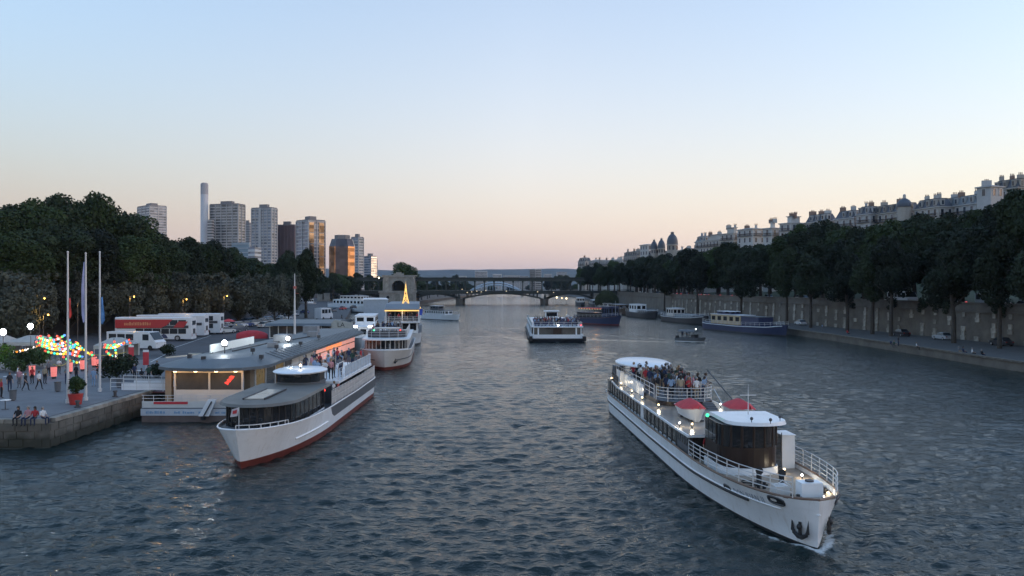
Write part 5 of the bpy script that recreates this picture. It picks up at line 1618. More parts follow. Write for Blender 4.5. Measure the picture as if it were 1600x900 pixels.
# moored white boats between the quay and the cream boat
b5, _, y5 = simple_boat('moored_boat', 'white moored boat with two bright bow lights beside the quay', (-26.0,138), (-30.0,170), 5.4, lambda t: interp(t,[0,.3,1],[2.6,2.2,2.2]), M_white, M_darkm, .3,
    ((.12,.5,2.2,2.1,4.2,M_white,M_white,7),(.3,.7,1.8,4.3,6.0,M_white,M_white,5)))
for x in (-1.4,1.4):
    MB().box(x,y5(2.2),4.45,.9,.14,.3).build('bow_light', G_cool, b5)
simple_boat('moored_boat', 'grey-white moored boat with tall blank superstructure left of the gold-lit roof', (-33.5,196), (-40,232), 7, lambda t: 2.5, M_white, M_darkm, .3,
    ((.04,.75,3.0,2.3,8.2,mat('superstructure_grey',(.36,.42,.48),.6,var=.1),M_white,0),))
simple_boat('moored_boat', 'long low white boat moored before the left span of the bridge', (-72,390), (-92,404), 6, lambda t: 2.8, M_white, M_darkm, .4, ((.15,.8,2.3,2.7,5.0,M_white,M_white,8),))
simple_boat('moored_boat', 'white boat with two roof levels moored left of the stone bridge arch', (-60,345), (-84,372), 6.5, lambda t: 3.0, M_white, M_darkm, .4, ((.1,.85,2.6,2.9,5.4,M_white,M_white,9),(.2,.7,2.0,5.5,7.2,M_white2,M_white,6)))
simple_boat('moored_boat', 'small pale boat moored at the far left under the bridge', (-106,430), (-122,440), 5, lambda t: 2.4, M_white2, M_darkm, .4, ((.2,.8,2.0,2.3,4.6,M_white,M_white,6),))
# small white boat and central tour boat
sb, sbH, sbY = simple_boat('cruise_boat', 'small white cruise boat heading away near the bridge, left of centre', (-17.8,268), (-31.5,283), 4.6, lambda t: interp(t,[0,.3,1],[2.2,1.6,1.5]), M_white, M_darkm, .2,
    ((.28,.85,1.7,1.5,3.2,M_white,M_greyp,9),(.5,.72,1.2,3.35,4.7,M_greyp,M_white,3)))
def tour_boat():
    L = 52.0
    b = thing('tour_boat', 'wide open-top tour boat crowded with passengers in mid river', 'boat', (9.35,163.5+26,0), .0)
    Y = lambda s_: s_-L/2
    def plan(f, y0): return [(-5.6*f,Y(y0+1)),(-5.0*f,Y(y0)),(5.0*f,Y(y0)),(5.6*f,Y(y0+1)),(5.6*f,Y(50)),(4.0*f,Y(52)),(-4.0*f,Y(52)),(-5.6*f,Y(50))]
    MB().prism(plan(.97,.5), -.6, .55, plan(1.04,0)).build('hull', mat('hull_black_blue',(.025,.03,.04),.5,var=.15), b)
    MB().prism(plan(1.06,-.1), .56, .78).build('fender', M_black, b)
    MB().prism(plan(.98,.5), .79, 1.55).build('topside', M_white, b)
    MB().prism(plan(.90,1.2), 1.56, 3.0).build('saloon_inside', mat('saloon_brown',(.10,.06,.05),.6,var=.5,scale=.8), b)
    p0 = [(x,Y(1.0)) for x in np.linspace(-4.9,4.9,11)]
    for i in range(10):
        g_ = M_glassl if i not in (4,5) else M_mahog
        pane_between(p0[i], p0[i+1], 1.56, 2.98, .02).build('window_pane', g_, b)
    for i in (0,1,4,6,9,10): MB().box(p0[i][0],Y(.96),2.25,.18 if i not in (1,9) else .3,.12,1.42).build('window_pillar', M_white if i in (0,1,9,10) else M_darkm, b)
    for sd in (-1,1):
        for k in range(16):
            MB().box2(sd*5.2-.03,sd*5.2+.03,Y(2+k*2.9),Y(4.6+k*2.9),1.6,2.95).build('window_pane', M_glassl, b)
            MB().box2(sd*5.24-.06,sd*5.24+.06,Y(4.65+k*2.9),Y(4.85+k*2.9),1.56,3.0).build('window_pillar', M_white, b)
    MB().prism(plan(.97,.6), 3.01, 3.2).build('upper_deck', M_white, b)
    r = MB(); r.rail([(-5.2,Y(49),3.2),(-5.2,Y(1.2),3.2),(5.2,Y(1.2),3.2),(5.2,Y(49),3.2)], .85, 2, .03, 1.6, .04); r.build('upper_rail', M_railw, b)
    for k in range(9):
        MB().box2(-5.27,-5.23,Y(3+k*5),Y(7.6+k*5),3.25,4.0).build('rail_screen', mat('screen_aqua',(.30,.42,.45),.3,var=.2), b)
    for sd in (-1,1): MB().box(sd*5.5,Y(-.1),.75,.7,.9,1.0).build('corner_fender', M_black, b)
    wh = MB().box2(-1.4,1.4,Y(24),Y(27),3.2,5.6).build('wheelhouse', M_white, b)
    MB().box2(-1.25,1.25,Y(23.93),Y(23.99),4.5,5.4).build('window_pane', M_tint, wh)
    MB().box2(-1.8,1.8,Y(23.5),Y(27.4),5.61,5.75).build('roof', M_white, wh)
    MB().sphere((.2,Y(.8),3.45),.16).build('bow_light', G_cool, b); MB().sphere((4.9,Y(.9),3.5),.15).build('port_lamp', G_redl, b)
    for k in range(14):
        for sd in (-1,1):
            st = MB().box2(sd*2.6-1.9,sd*2.6+1.9,Y(3+k*1.45),Y(3.4+k*1.45),3.55,3.62).box2(sd*2.6-1.9,sd*2.6+1.9,Y(3.4+k*1.45),Y(3.46+k*1.45),3.6,4.05)
            for q in (-1.7,1.7): st.box2(sd*2.6+q-.04,sd*2.6+q+.04,Y(3.1+k*1.45),Y(3.4+k*1.45),3.2,3.56)
            st.build('bench', M_blue, b)
    return b, Y
TB, TBY = tour_boat()
bb, bbH, bbY = simple_boat('party_boat', 'dark blue wooden boat with orange-lit cabin, right of the tour boat', (32.0,236), (21.0,252), 5.5, lambda t: interp(t,[0,.3,.8,1],[2.9,2.2,2.0,2.4]), M_blue, M_red, .25,
    ((.32,.9,2.1,2.0,3.4,M_mahog,M_blue,0),(.14,.3,2.0,2.0,5.4,M_blue,M_blue,3)), strake=M_cap)
MB().box2(-2.2,2.2,bbY(6.2),bbY(17),4.7,4.85).build('awning', M_redfab, bb)
for k in range(9):
    for sd in (-1,1):
        MB().sphere((sd*2.15,bbY(6.4+k*1.25),4.6),.13,6,5).build('bulb', G_gold, bb)
        if k % 2 == 0: MB().cyl(sd*2.1,bbY(6.5+k*1.25),2.0,4.7,.05,5).build('awning_post', M_mahog, bb)
point('cabin_light', bb, (0,bbY(11),4.3), 45, (1,.5,.2), .4)
MB().cyl(0,bbY(2),2.4,7.2,.06,6,.03).build('mast', M_railw, bb)
mb, mbH, mbY = simple_boat('motor_boat', 'small dark motor boat with canopy frame on open water', (39.8,163.5), (34.6,167.5), 2.5, lambda t: interp(t,[0,.4,1],[1.05,.8,.8]), mat('grey_hull',(.12,.13,.14),.4,var=.2), M_white, .18, ((.30,.44,.8,.75,1.35,M_darkm,M_tint,0),), rail=False)
fr = MB()
for s_ in (2.2,4.2,5.8):
    fr.tube([(-.95,mbY(s_),.7),(-.9,mbY(s_),2.1),(-.5,mbY(s_),2.4),(.5,mbY(s_),2.4),(.9,mbY(s_),2.1),(.95,mbY(s_),.7)], .04, 6)
fr.tube([(0,mbY(2.2),2.4),(0,mbY(5.8),2.4)], .04, 6)
fr.build('canopy_frame', M_darkm, mb)
MB().loft([[(-.9,mbY(s_),2.12),(-.5,mbY(s_),2.45),(.5,mbY(s_),2.45),(.9,mbY(s_),2.12)] for s_ in (2.2,4.2,5.8)], False, False).build('canopy', M_greyp, mb)
MB().sphere((0,mbY(2.2),2.65),.1).build('mast_light', G_cool, mb)
MB().box2(-.4,.4,mbY(6.2),mbY(6.6),.5,1.2).build('outboard', M_black, mb)
# barges moored on the right
hb, hbH, hbY = simple_boat('houseboat', 'blue houseboat with long cream cabin moored at the right quay', (63.6,184), (53.2,216), 5.2, lambda t: interp(t,[0,.15,.5,.9,1],[2.6,2.1,1.8,1.9,2.2]), M_blue, M_darkm, .25,
    ((.46,.86,2.1,1.7,4.2,M_cream,M_white,5),(.24,.45,2.1,1.7,4.0,M_blue,M_greyp,0),(.62,.8,1.4,4.32,5.0,M_blue,M_white,2)), strake=M_white)
simple_boat('barge', 'dark barge with pale gunwale moored behind the cream-cabin houseboat', (57.8,236), (51.5,266), 5.2, lambda t: interp(t,[0,.2,.5,.9,1],[2.8,2.2,1.9,2.0,2.3]), mat('barge_dark',(.045,.045,.05),.5,var=.2), M_black, .3,
    ((.2,.62,2.0,1.9,2.6,mat('hatch_grey',(.26,.32,.36),.6,var=.1),M_greyroof,0),(.66,.84,2.0,1.9,4.4,M_white2,M_white,3)), strake=M_white)
simple_boat('barge', 'short dark barge with white wheelhouse, third from the houseboat end', (50.6,280), (45.5,306), 5.0, lambda t: interp(t,[0,.2,.5,1],[2.7,2.1,1.9,2.2]), MATS['barge_dark'], M_black, .3,
    ((.15,.5,1.9,1.9,2.7,M_greyp,M_greyroof,0),(.55,.85,1.9,1.9,4.8,M_white,M_white,3)), strake=M_greyp)
simple_boat('barge', 'brown cabined barge moored beyond the white wheelhouse', (46.2,318), (42.6,345), 5.0, lambda t: interp(t,[0,.2,.5,1],[2.7,2.1,1.9,2.2]), mat('barge_brown',(.09,.06,.045),.6,var=.2), M_black, .3,
    ((.2,.8,1.9,1.9,4.0,mat('cabin_brown',(.13,.09,.065),.6,var=.2),M_greyroof,5),))
simple_boat('barge', 'grey barge moored below the willow', (43.8,356), (42.6,388), 5.2, lambda t: interp(t,[0,.2,.5,1],[2.7,2.1,1.9,2.2]), M_greyp, M_black, .3, ((.2,.8,1.9,1.9,3.8,M_white2,M_greyroof,5),))
simple_boat('barge', 'farthest flat barge moored near the right pier of the bridge', (44.0,410), (45.5,445), 5.4, lambda t: 2.2, M_darkm, M_black, .3, ((.1,.85,2.2,2.1,4.2,M_greyp,M_white,7),))
simple_boat('barge', 'low pale barge moored under the right span of the bridge', (40.0,462), (42.0,496), 5.4, lambda t: 2.2, M_greyp, M_black, .3, ((.1,.85,2.2,2.1,4.6,M_white2,M_white,7),))
# ================================================================== landing stage on the left
M_pav = mat('pavilion_white', (0.62,0.61,0.58), .6, var=.08, scale=.6)
M_roof = mat('pavilion_roof', (0.105,0.12,0.13), .5, var=.15, scale=.35)
M_rust = mat('pontoon_brown', (0.16,0.12,0.105), .8, var=.3, scale=.5)
M_greyglass = mat('pavilion_glass', (0.07,0.07,0.07), .08, var=.4, scale=.4)
M_warmwall = mat('warm_interior', (0.34,0.26,0.18), .7, var=.2, scale=.6)
G_pink = glow('sign_pink', (1.0,0.46,0.38), .028)
G_orange = glow('sign_orange', (1.0,0.30,0.12), .05)
ls = thing('landing_stage', 'floating landing stage with grey-roofed glass pavilion beside the left quay', 'pavilion', (-26.5,67.5,0))
MB().box2(-4.9,5.2,0,60,-.6,.55).build('pontoon_hull', M_rust, ls)
MB().box2(-4.96,5.26,-.06,60.1,.552,1.12).build('pontoon_topside', mat('pontoon_white',(.55,.58,.62),.5,var=.08), ls)
lt = MB(); x = -4.5
rr = random.Random(4)
while x < 4.8:
    w_ = rr.uniform(.06,.24)
    if not (.1 < x < 1.3) and rr.random() < .82: lt.box2(x,x+w_,-.075,-.062,.72,rr.uniform(.86,.98))
    x += w_ + rr.uniform(.03,.09)
tag(lt.build('lettering', mat('pale_blue_letters',(.22,.36,.52),.6,var=0), ls), kind='stuff')
MB().box2(-4.9,5.2,-.02,60,1.13,1.2).build('deck', M_greyp, ls)
MB().box2(-4.9,5.1,.05,.12,1.2,1.75).build('bulwark', M_pav, ls)
r = MB(); r.rail([(-4.9,.3,1.2),(-4.9,.08,1.2),(5.1,.08,1.2),(5.1,20,1.2)], 1.05, 4, .025, 1.2, .03); r.build('railing', M_railw, ls)
MB().box2(-3.9,-1.0,.03,.045,1.5,1.72).build('red_stripe', M_redfab, ls)
# pavilion
MB().box2(-3.3,2.6,3.0,3.2,1.2,2.35).build('front_parapet', M_pav, ls)
for i, (a, c_) in enumerate(((-3.2,-.36),(-.24,2.5))):
    MB().box2(a,c_,3.05,3.1,2.36,3.85).build('window_pane', M_greyglass, ls)
for x in (-3.35,-.3,2.62): MB().box2(x-.08,x+.08,2.98,3.22,1.2,4.1).build('window_post', M_pav, ls)
MB().box2(-3.4,2.7,3.0,3.2,3.86,4.12).build('lintel', M_pav, ls)
for i in range(3):
    a = .4*i; MB().add([(1.0+a*.5,3.02,2.95+.25*i),(1.35+a*.5,3.02,2.75+.25*i),(1.55+a*.5,3.02,3.15+.2*i),(1.2+a*.5,3.02,3.1+.25*i)], [(0,1,2,3)]).build('red_sign', glow('neon_red',(1,.08,.06),.04), ls)
MB().box2(-3.2,2.5,5.5,54,1.2,4.0).build('inner_block', M_warmwall, ls)
MB().box2(-4.3,-3.75,3.2,3.6,1.2,4.15).build('entrance_column', M_warmwall, ls)
MB().box2(-3.7,-3.45,4.2,5.2,1.3,3.6).build('red_door', M_redfab, ls)
for k in range(15):     # right-hand facade bays with lit windows
    y0_ = 6.5+k*3.1
    MB().box2(2.5,2.62,y0_,y0_+.35,1.2,4.1).build('facade_post', M_pav, ls)
    if k < 4: MB().box2(2.51,2.56,y0_+.4,y0_+3.05,1.3,3.9).build('window_pane', M_greyglass if k % 2 else mat('window_gold',(.16,.11,.04),.2,var=.5,scale=.8,emit=(1,.62,.15),estr=.004), ls)
    elif k < 7: MB().box2(2.51,2.56,y0_+.4,y0_+3.05,1.3,3.9).build('wall_panel', M_pav, ls)
    else:
        MB().box2(2.62,2.72,y0_+.05,y0_+3.0,3.3,4.0).build('sign_panel', G_orange if k in (9,10,11) else G_pink, ls)
        MB().box2(2.62,2.70,y0_+.05,y0_+3.0,2.3,3.1).build('sign_panel', G_pink, ls)
# roof with rounded front
rp = [(-5.6,9),(-5.5,5.2),(-4.9,3.2),(-3.4,1.9),(-1.2,1.3),(1.0,1.3),(2.9,2.0),(4.1,3.4),(4.5,5.4),(4.3,9),(3.5,56),(-4.6,56)]
rp = [(x,y) for x, y in rp][::1]
ip = [(-.4+(x+.4)*.62, (y if y > 50 else y+2.6)) for x, y in rp]
MB().prism(rp, 4.14, 4.40).build('roof_edge', M_roof, ls)
MB().prism(rp, 4.402, 4.98, ip).build('roof', M_roof, ls)
MB().box2(-5.2,-2.2,10.5,10.8,4.7,4.95).box(-4.2,9.0,4.9,.18,6.0,.12,-.5).build('roof_fascia', mat('fascia_pale',(.45,.42,.35),.7,var=.1), ls)
sm_ = MB()
for k in range(34):          # standing seams of the metal roof
    y_ = 10+k*1.36
    for sd in (-1,1):
        xo, xi_ = (4.25 if sd > 0 else -5.5), (2.5 if sd > 0 else -3.4)
        sm_.add([(xo,y_,4.43),(xo,y_+.07,4.43),(xi_,y_+.07,5.03),(xi_,y_,5.03),(xo,y_,4.49),(xo,y_+.07,4.49),(xi_,y_+.07,5.09),(xi_,y_,5.09)], [(3,2,1,0),(4,5,6,7),(0,1,5,4),(1,2,6,5),(2,3,7,6),(3,0,4,7)])
tag(sm_.build('roof_seams', M_roof, ls), kind='stuff')
for x, y, sx_, sy_, h_ in ((-.4,26,1.6,2.2,.9),(.6,36,1.2,1.2,.7),(-1.6,44,2.0,1.4,1.0),(.8,18,.9,.9,.5)):
    MB().box(x,y,4.98+h_/2,sx_,sy_,h_).build('roof_unit', mat('plant_grey',(.24,.25,.26),.6,var=.2,scale=2), ls)
MB().tube([(-1.4,12,5.05),(-1.3,24,5.05),(-.4,25,5.1),(.4,35,5.05),(-.6,43,5.05)], .06, 5).build('roof_cable', M_black, ls)
MB().tube([(3.9,3.4,4.36),(4.25,9,4.36),(3.45,55,4.36)], .07, 6).build('gutter', M_greyp, ls)
sg = MB().box2(-2.75,-2.65,9.5,22.5,5.05,5.85).build('roof_sign', mat('sign_white',(.6,.64,.62),.6,var=.06,emit=(.85,.95,1),estr=.008), ls)
tag(MB().box2(-2.9,-2.6,10,10.1,4.9,5.1).box2(-2.9,-2.6,15,15.1,4.9,5.1).box2(-2.9,-2.6,21,21.1,4.9,5.1).build('sign_leg', M_darkm, sg), kind='stuff')
for x, y, z in ((-3.0,5.4,4.62),(-1.2,4.0,4.55),(3.3,6.2,4.5),(1.6,9.0,4.9),(3.0,21,4.7),(2.6,31,4.8),(2.4,14,4.85)):
    MB().cyl(x,y,z,z+.35,.05,6).box(x,y,z+.5,.35,.3,.35).build('roof_vent', M_darkm, ls)
for x in (-3.0,-1.2,.6,2.3):          # warm lamps under the eaves
    lo = MB().box(x,2.2,4.1,.3,.16,.07).build('eave_lamp', M_darkm, ls)
    MB().box(x,2.2,4.04,.24,.12,.05).build('diffuser', G_warm, lo)
    point('eave_light', ls, (x,2.0,3.9), 17, (1.0,.55,.22), .12)
def floodlight(label, loc, h, r=.3, energy=350, col=(.85,.94,1.0), aim=None):
    o = thing('floodlight', label, 'lamp', loc, 0, 'bright floodlights on the left bank')
    MB().cyl(0,0,0,h,.05,6).build('pole', M_darkm, o)
    hd = MB().box(0,0,h+.02,.5,.35,.12).build('housing', M_darkm, o)
    MB().sphere((0,-.05,h+.1+r),r,10,8,(1,.6,1)).build('lamp', G_flood, hd, True)
    point('flood_light', o, (0,-.5,h+.1+r+.45), energy, col, .2)
    return o
floodlight('dazzling white floodlight at the near end of the pavilion roof sign', (-28.0,77.6,4.9), .75, .26, 70)
floodlight('white floodlight standing on the grey roof behind the wheelhouse', (-25.6,91,4.9), .35, .22, 120)
mt = thing('mast', 'tall thin white mast rising from the pavilion roof', 'mast', (-29.6,108.5,4.95))
MB().cyl(0,0,0,3.0,.16,8,.13).cyl(0,0,3,8.3,.13,8,.05).build('pole', M_railw, mt, True)
MB().box(.25,0,5.6,.6,.05,.05).box(0,0,6.4,.35,.3,.35).build('crosstree', mat('red_mark',(.45,.12,.1),.6,var=.1), mt)
# hull-side moored orange fender and ramp in front of the landing stage
fe = thing('gangplank', 'white tilted gangplank with dark wheels hanging on the pontoon front', 'gangplank', (-25.7,67.2,.9))
MB().add([(-.75,-.1,-.35),(.15,-.1,-.35),(.75,-.05,1.05),(.05,-.05,1.05),(-.75,.05,-.35),(.15,.05,-.35),(.75,.1,1.05),(.05,.1,1.05)], [(0,1,2,3),(7,6,5,4),(0,4,5,1),(1,5,6,2),(2,6,7,3),(3,7,4,0)]).build('plank', M_white, fe)
MB().tube([(-.35,-.2,-.5),(.4,-.15,.9)], .06, 6).build('strut', M_darkm, fe)
MB().cyl(-.3,-.2,-.62,-.34,.2,8).build('wheel', M_black, fe)
# second pavilion
sp_ = thing('pavilion', 'low glazed pavilion with a curved sign end behind the landing stage', 'pavilion', (-36,134,1.0))
MB().box2(-5.2,6.5,0,18,-.0,1.05).build('platform', M_greyp, sp_)
MB().box2(-4.6,4.8,1.0,16,1.05,3.75).build('interior', mat('pavilion_dark',(.06,.06,.06),.6,var=.3), sp_)
for k in range(7):
    x = -5+k*1.45
    MB().box2(x,x+.14,.55,.7,1.05,3.8).build('window_post', M_pav, sp_)
    MB().box2(x+.14,x+1.45,.6,.64,1.9,3.7).build('window_pane', M_greyglass, sp_)
    MB().box2(x+.14,x+1.45,.56,.66,1.06,1.88).build('parapet', M_pav, sp_)
MB().prismX([(-.3,3.85),(18.6,3.85),(18,4.2),(9,4.6),(.2,4.25)],-5.5,5.6).build('roof', M_roof, sp_)
sgn = MB().prismY([(5.6,2.2),(8.6,2.0),(9.6,3.0),(9.0,4.4),(6.2,4.9),(5.6,4.4)], .1, .35).build('sign_board', mat('sign_grey',(.40,.41,.38),.6,var=.1), sp_)
me = text_mesh('LA', 1.1); me.materials.append(M_black); o = link('lettering', me, sgn, (7.2,.085,4.0)); o.rotation_euler = (R(90),0,0)
lt = MB(); x = 6.0
while x < 9.0:
    w_ = rr.uniform(.12,.3); lt.box2(x,x+w_,.075,.095,2.5,3.15); x += w_+.12
tag(lt.build('lettering', M_black, sgn), kind='stuff')
# quay gangway
gw = thing('gangway', 'white railed gangway from the quay to the landing stage', 'gangway', (-33.5,74,2.0))
MB().box2(-.6,2.3,-1.2,1.2,-.25,-.12).build('floor', mat('gangway_dark_red',(.14,.05,.05),.7,var=.2), gw)
for y in (-1.2,1.2):
    r = MB(); r.rail([(-3.2,y,-.02),(2.3,y,-.1)], 1.1, 3, .03, 1.2, .035); r.build('railing', M_railw, gw)
    MB().box2(-2.2,2.3,y-.02,y+.02,.02,.62).build('rail_panel', M_white, gw)

# ================================================================== flagpoles
def flagpole(label, px, py, top, flagcol, side, z1, z2, wd):
    x, y = G(px, py, 2.0)
    o = thing('flagpole', label, 'flagpole', (x,y,2.0), 0, 'flagpoles on the quay corner')
    h = ZD(top, y)-2.0
    MB().cyl(0,0,0,.3,.17,10).cyl(0,0,.3,h,.105,10,.06).sphere((0,0,h+.06),.09).build('pole', mat('pole_white',(.62,.60,.58),.45,var=.06), o, True)
    rings = []
    rs = random.Random(px); n = 14
    for i in range(n+1):
        t = i/n; z = z2-2.0 - (z2-z1)*t
        w_ = wd*(.35+.65*math.sin(min(1,t*1.25)*1.57)) * (1-.55*max(0,t-.85)/.15)
        rings.append([(side*.1, 0, z), (side*(.1+w_*.33), .09*math.sin(t*7+px), z-.05), (side*(.1+w_*.66), -.09*math.sin(t*6), z-.1), (side*(.1+w_), .05*math.cos(t*8), z-.12*t)])
    MB().loft(rings, False, False).build('flag', mat('flag_%d'%px, flagcol, .8, var=.25, scale=1.2), o, True)
    return o
flagpole('left flagpole with a limp red flag at the quay corner', 106,630,395,(.55,.06,.05),1,9.0,10.6,.2)
flagpole('middle flagpole with a long limp white and blue flag', 134,626,397,(.42,.42,.62),-1,8.6,13.6,.28)
flagpole('right flagpole with a limp blue flag', 156,612,395,(.10,.25,.50),1,8.2,10.6,.32)

# ================================================================== vehicles
G_head = glow('headlamp', (1.0,.93,.8), .9)
G_tail = glow('tail_lamp', (1.0,.06,.03), .12)
M_headoff = mat('headlamp_off', (.5,.5,.5), .2, var=0)
M_tailoff = mat('tail_lamp_off', (.25,.02,.02), .3, var=0)
M_tyre = mat('tyre', (.02,.02,.02), .8, var=.1)
M_rim = mat('rim', (.35,.35,.36), .4, metal=.6, var=.1)
M_carglass = mat('car_glass', (.03,.035,.04), .06, var=0)
def paint(i):
    cols = [(.62,.63,.64),(.10,.11,.13),(.34,.36,.38),(.05,.08,.20),(.03,.03,.035),(.40,.04,.04),(.22,.30,.42),(.55,.55,.52)]
    i %= len(cols); return mat('car_paint_%d'%i, cols[i], .28, var=.03, coat=.5)
PAINTN = ['white','grey','silver','navy','black','red','pale blue','cream']
def car_proto():
    t = link('car', None)
    m = MB(); W = .86
    side = [(-2.1,.32),(-2.12,.62),(-2.0,.86),(-1.2,.95),(1.05,.93),(1.95,.78),(2.12,.6),(2.1,.32),(1.75,.24),(-1.75,.24)]
    rings = []
    for y, f in ((-W,.93),(-W+.08,1.0),(W-.08,1.0),(W,.93)):
        rings.append([(x*f if abs(x) > 2 else x, y, .6+(z-.6)*(f)) for x, z in side])
    m.loft(rings, True, True); m.build('body', paint(0), t, True)
    gh = MB(); gl = [(-1.55,.93),(-1.05,1.42),(.25,1.44),(1.0,.93)]
    gh.loft([[(x*.98+(.05 if z > 1.2 else 0), sy*(W-.05-.16*(z > 1.2)), z) for x, z in gl] for sy in (-1,1)], True, True); gh.build('windows', M_carglass, t)
    MB().prism([(-1.05,-.62),(.25,-.62),(.25,.62),(-1.05,.62)],1.42,1.47,[(-.95,-.55),(.15,-.55),(.15,.55),(-.95,.55)]).build('roof', paint(0), t)
    for x in (-1.3,1.32):
        for y in (-.8,.8):
            w_ = MB(); n = 12
            w_.loft([[(x+.31*math.cos(2*math.pi*k/n), y+dy, .31+.31*math.sin(2*math.pi*k/n)) for k in range(n)] for dy in (-.1,.1)]); wo = w_.build('wheel', M_tyre, t, True)
            MB().loft([[(x+.19*math.cos(2*math.pi*k/n), y+dy, .31+.19*math.sin(2*math.pi*k/n)) for k in range(n)] for dy in (-.11,.11)]).build('rim', M_rim, wo)
    for y in (-.62,.62):
        MB().box(2.06,y,.66,.12,.34,.15).build('headlight', M_headoff, t)
        MB().box(-2.08,y,.72,.1,.3,.16).build('tail_light', M_tailoff, t)
    return t
CARP = car_proto(); car_first = [True]
def car(x, y, z, rz, ci, label, group, lights=False, sc=(1,1,1)):
    if car_first[0]: c = CARP; car_first[0] = False
    else: c = copy_tree(CARP)
    c.location = (x,y,z); c.rotation_euler = (0,0,rz); c.scale = sc
    tag(c, label, 'car', group)
    for ch in c.children:
        if ch.name.startswith(('body','roof')): setmat(ch, 0, paint(ci))
        elif lights and ch.name.startswith('headlight'): setmat(ch, 0, G_head)
        elif lights and ch.name.startswith('tail_light'): setmat(ch, 0, G_tail)
        elif ch.name.startswith('headlight'): setmat(ch, 0, M_headoff)
    return c
rr = random.Random(12)
rows = []
for j, (pa, pb, n) in enumerate([((352,521),(436,509),9),((346,515),(440,504),11),((356,509),(446,500),10),((352,504),(400,499),6)]):
    for i in range(n):
        t = i/(n-1); px = pa[0]+(pb[0]-pa[0])*t; py = pa[1]+(pb[1]-pa[1])*t
        if 376 < px < 414 and j == 0: continue
        x, y = G(px, py, 2.0)
        ci = rr.choice([0,0,2,3,4,1,6,7,0])
        c = car(x, y, 2.0, R(66)+rr.uniform(-.04,.04)+(math.pi if rr.random()<.5 else 0), ci, '', 'cars in the left car park')
        c['_d'] = PAINTN[ci]; rows.append(c)
label_row(rows, '{d} parked car in the left car park, {n} from the left among those cars')
rows = []
for px, py, ci in ((462,493,0),(476,490,3),(448,498,4),(520,487,1),(536,484,5),(552,482,4)):
    x, y = G(px, py, 2.0); c = car(x, y, 2.0, R(100)+rr.uniform(-.6,.6), ci, '', 'cars at the far end of the left quay'); c['_d'] = PAINTN[ci]; rows.append(c)
label_row(rows, '{d} car at the far end of the left quay road, {n} from the left')
def van(name, label, x, y, z, rz, L, W, Hh, colr, stripe=None):
    o = thing(name, label, 'van', (x,y,z), rz)
    sd = [(-L/2,.35),(-L/2,Hh),(L/2-1.3,Hh),(L/2-.35,Hh*.55),(L/2,Hh*.45),(L/2,.35)]
    MB().loft([[(px_,sy*W/2,pz_) for px_, pz_ in sd] for sy in (-1,1)]).build('body', colr, o)
    for sy in (-1,1):
        MB().box2(L/2-2.3,L/2-1.25,sy*W/2-.02,sy*W/2+.02,Hh*.55,Hh*.88).build('window', M_carglass, o)
        for k in range(int((L-3)/1.5)): MB().box2(-L/2+.4+k*1.5,-L/2+1.7+k*1.5,sy*W/2-.02,sy*W/2+.02,Hh*.55,Hh*.88).build('window', M_carglass, o)
    MB().add([(L/2-1.24,-W/2+.1,Hh*.97),(L/2-1.24,W/2-.1,Hh*.97),(L/2-.38,W/2-.1,Hh*.57),(L/2-.38,-W/2+.1,Hh*.57)], [(0,1,2,3)]).build('windscreen', M_carglass, o).location = (.03,0,.02)
    for px_ in (-L/2+1.1,L/2-1.0):
        for sy in (-1,1):
            n = 12; MB().loft([[(px_+.38*math.cos(2*math.pi*k/n), sy*(W/2-.08)+dy, .38+.38*math.sin(2*math.pi*k/n)) for k in range(n)] for dy in (-.12,.12)]).build('wheel', M_tyre, o, True)
    for sy in (-1,1): MB().box(L/2-.02,sy*(W/2-.25),Hh*.38,.1,.3,.16).build('headlight', M_headoff, o)
    return o
M_coach = mat('coach_white', (.66,.67,.68), .35, var=.05)
x, y = G(213,546,2.0)
van('coach', 'white streamlined coach facing right in front of the big buses', x, y, 2.0, R(-14), 8.6, 2.3, 2.7, M_coach)
x, y = G(506,499,2.0); van('delivery_van', 'white box van on the far quay road', x, y, 2.0, R(70), 6.0, 2.2, 3.3, M_coach)
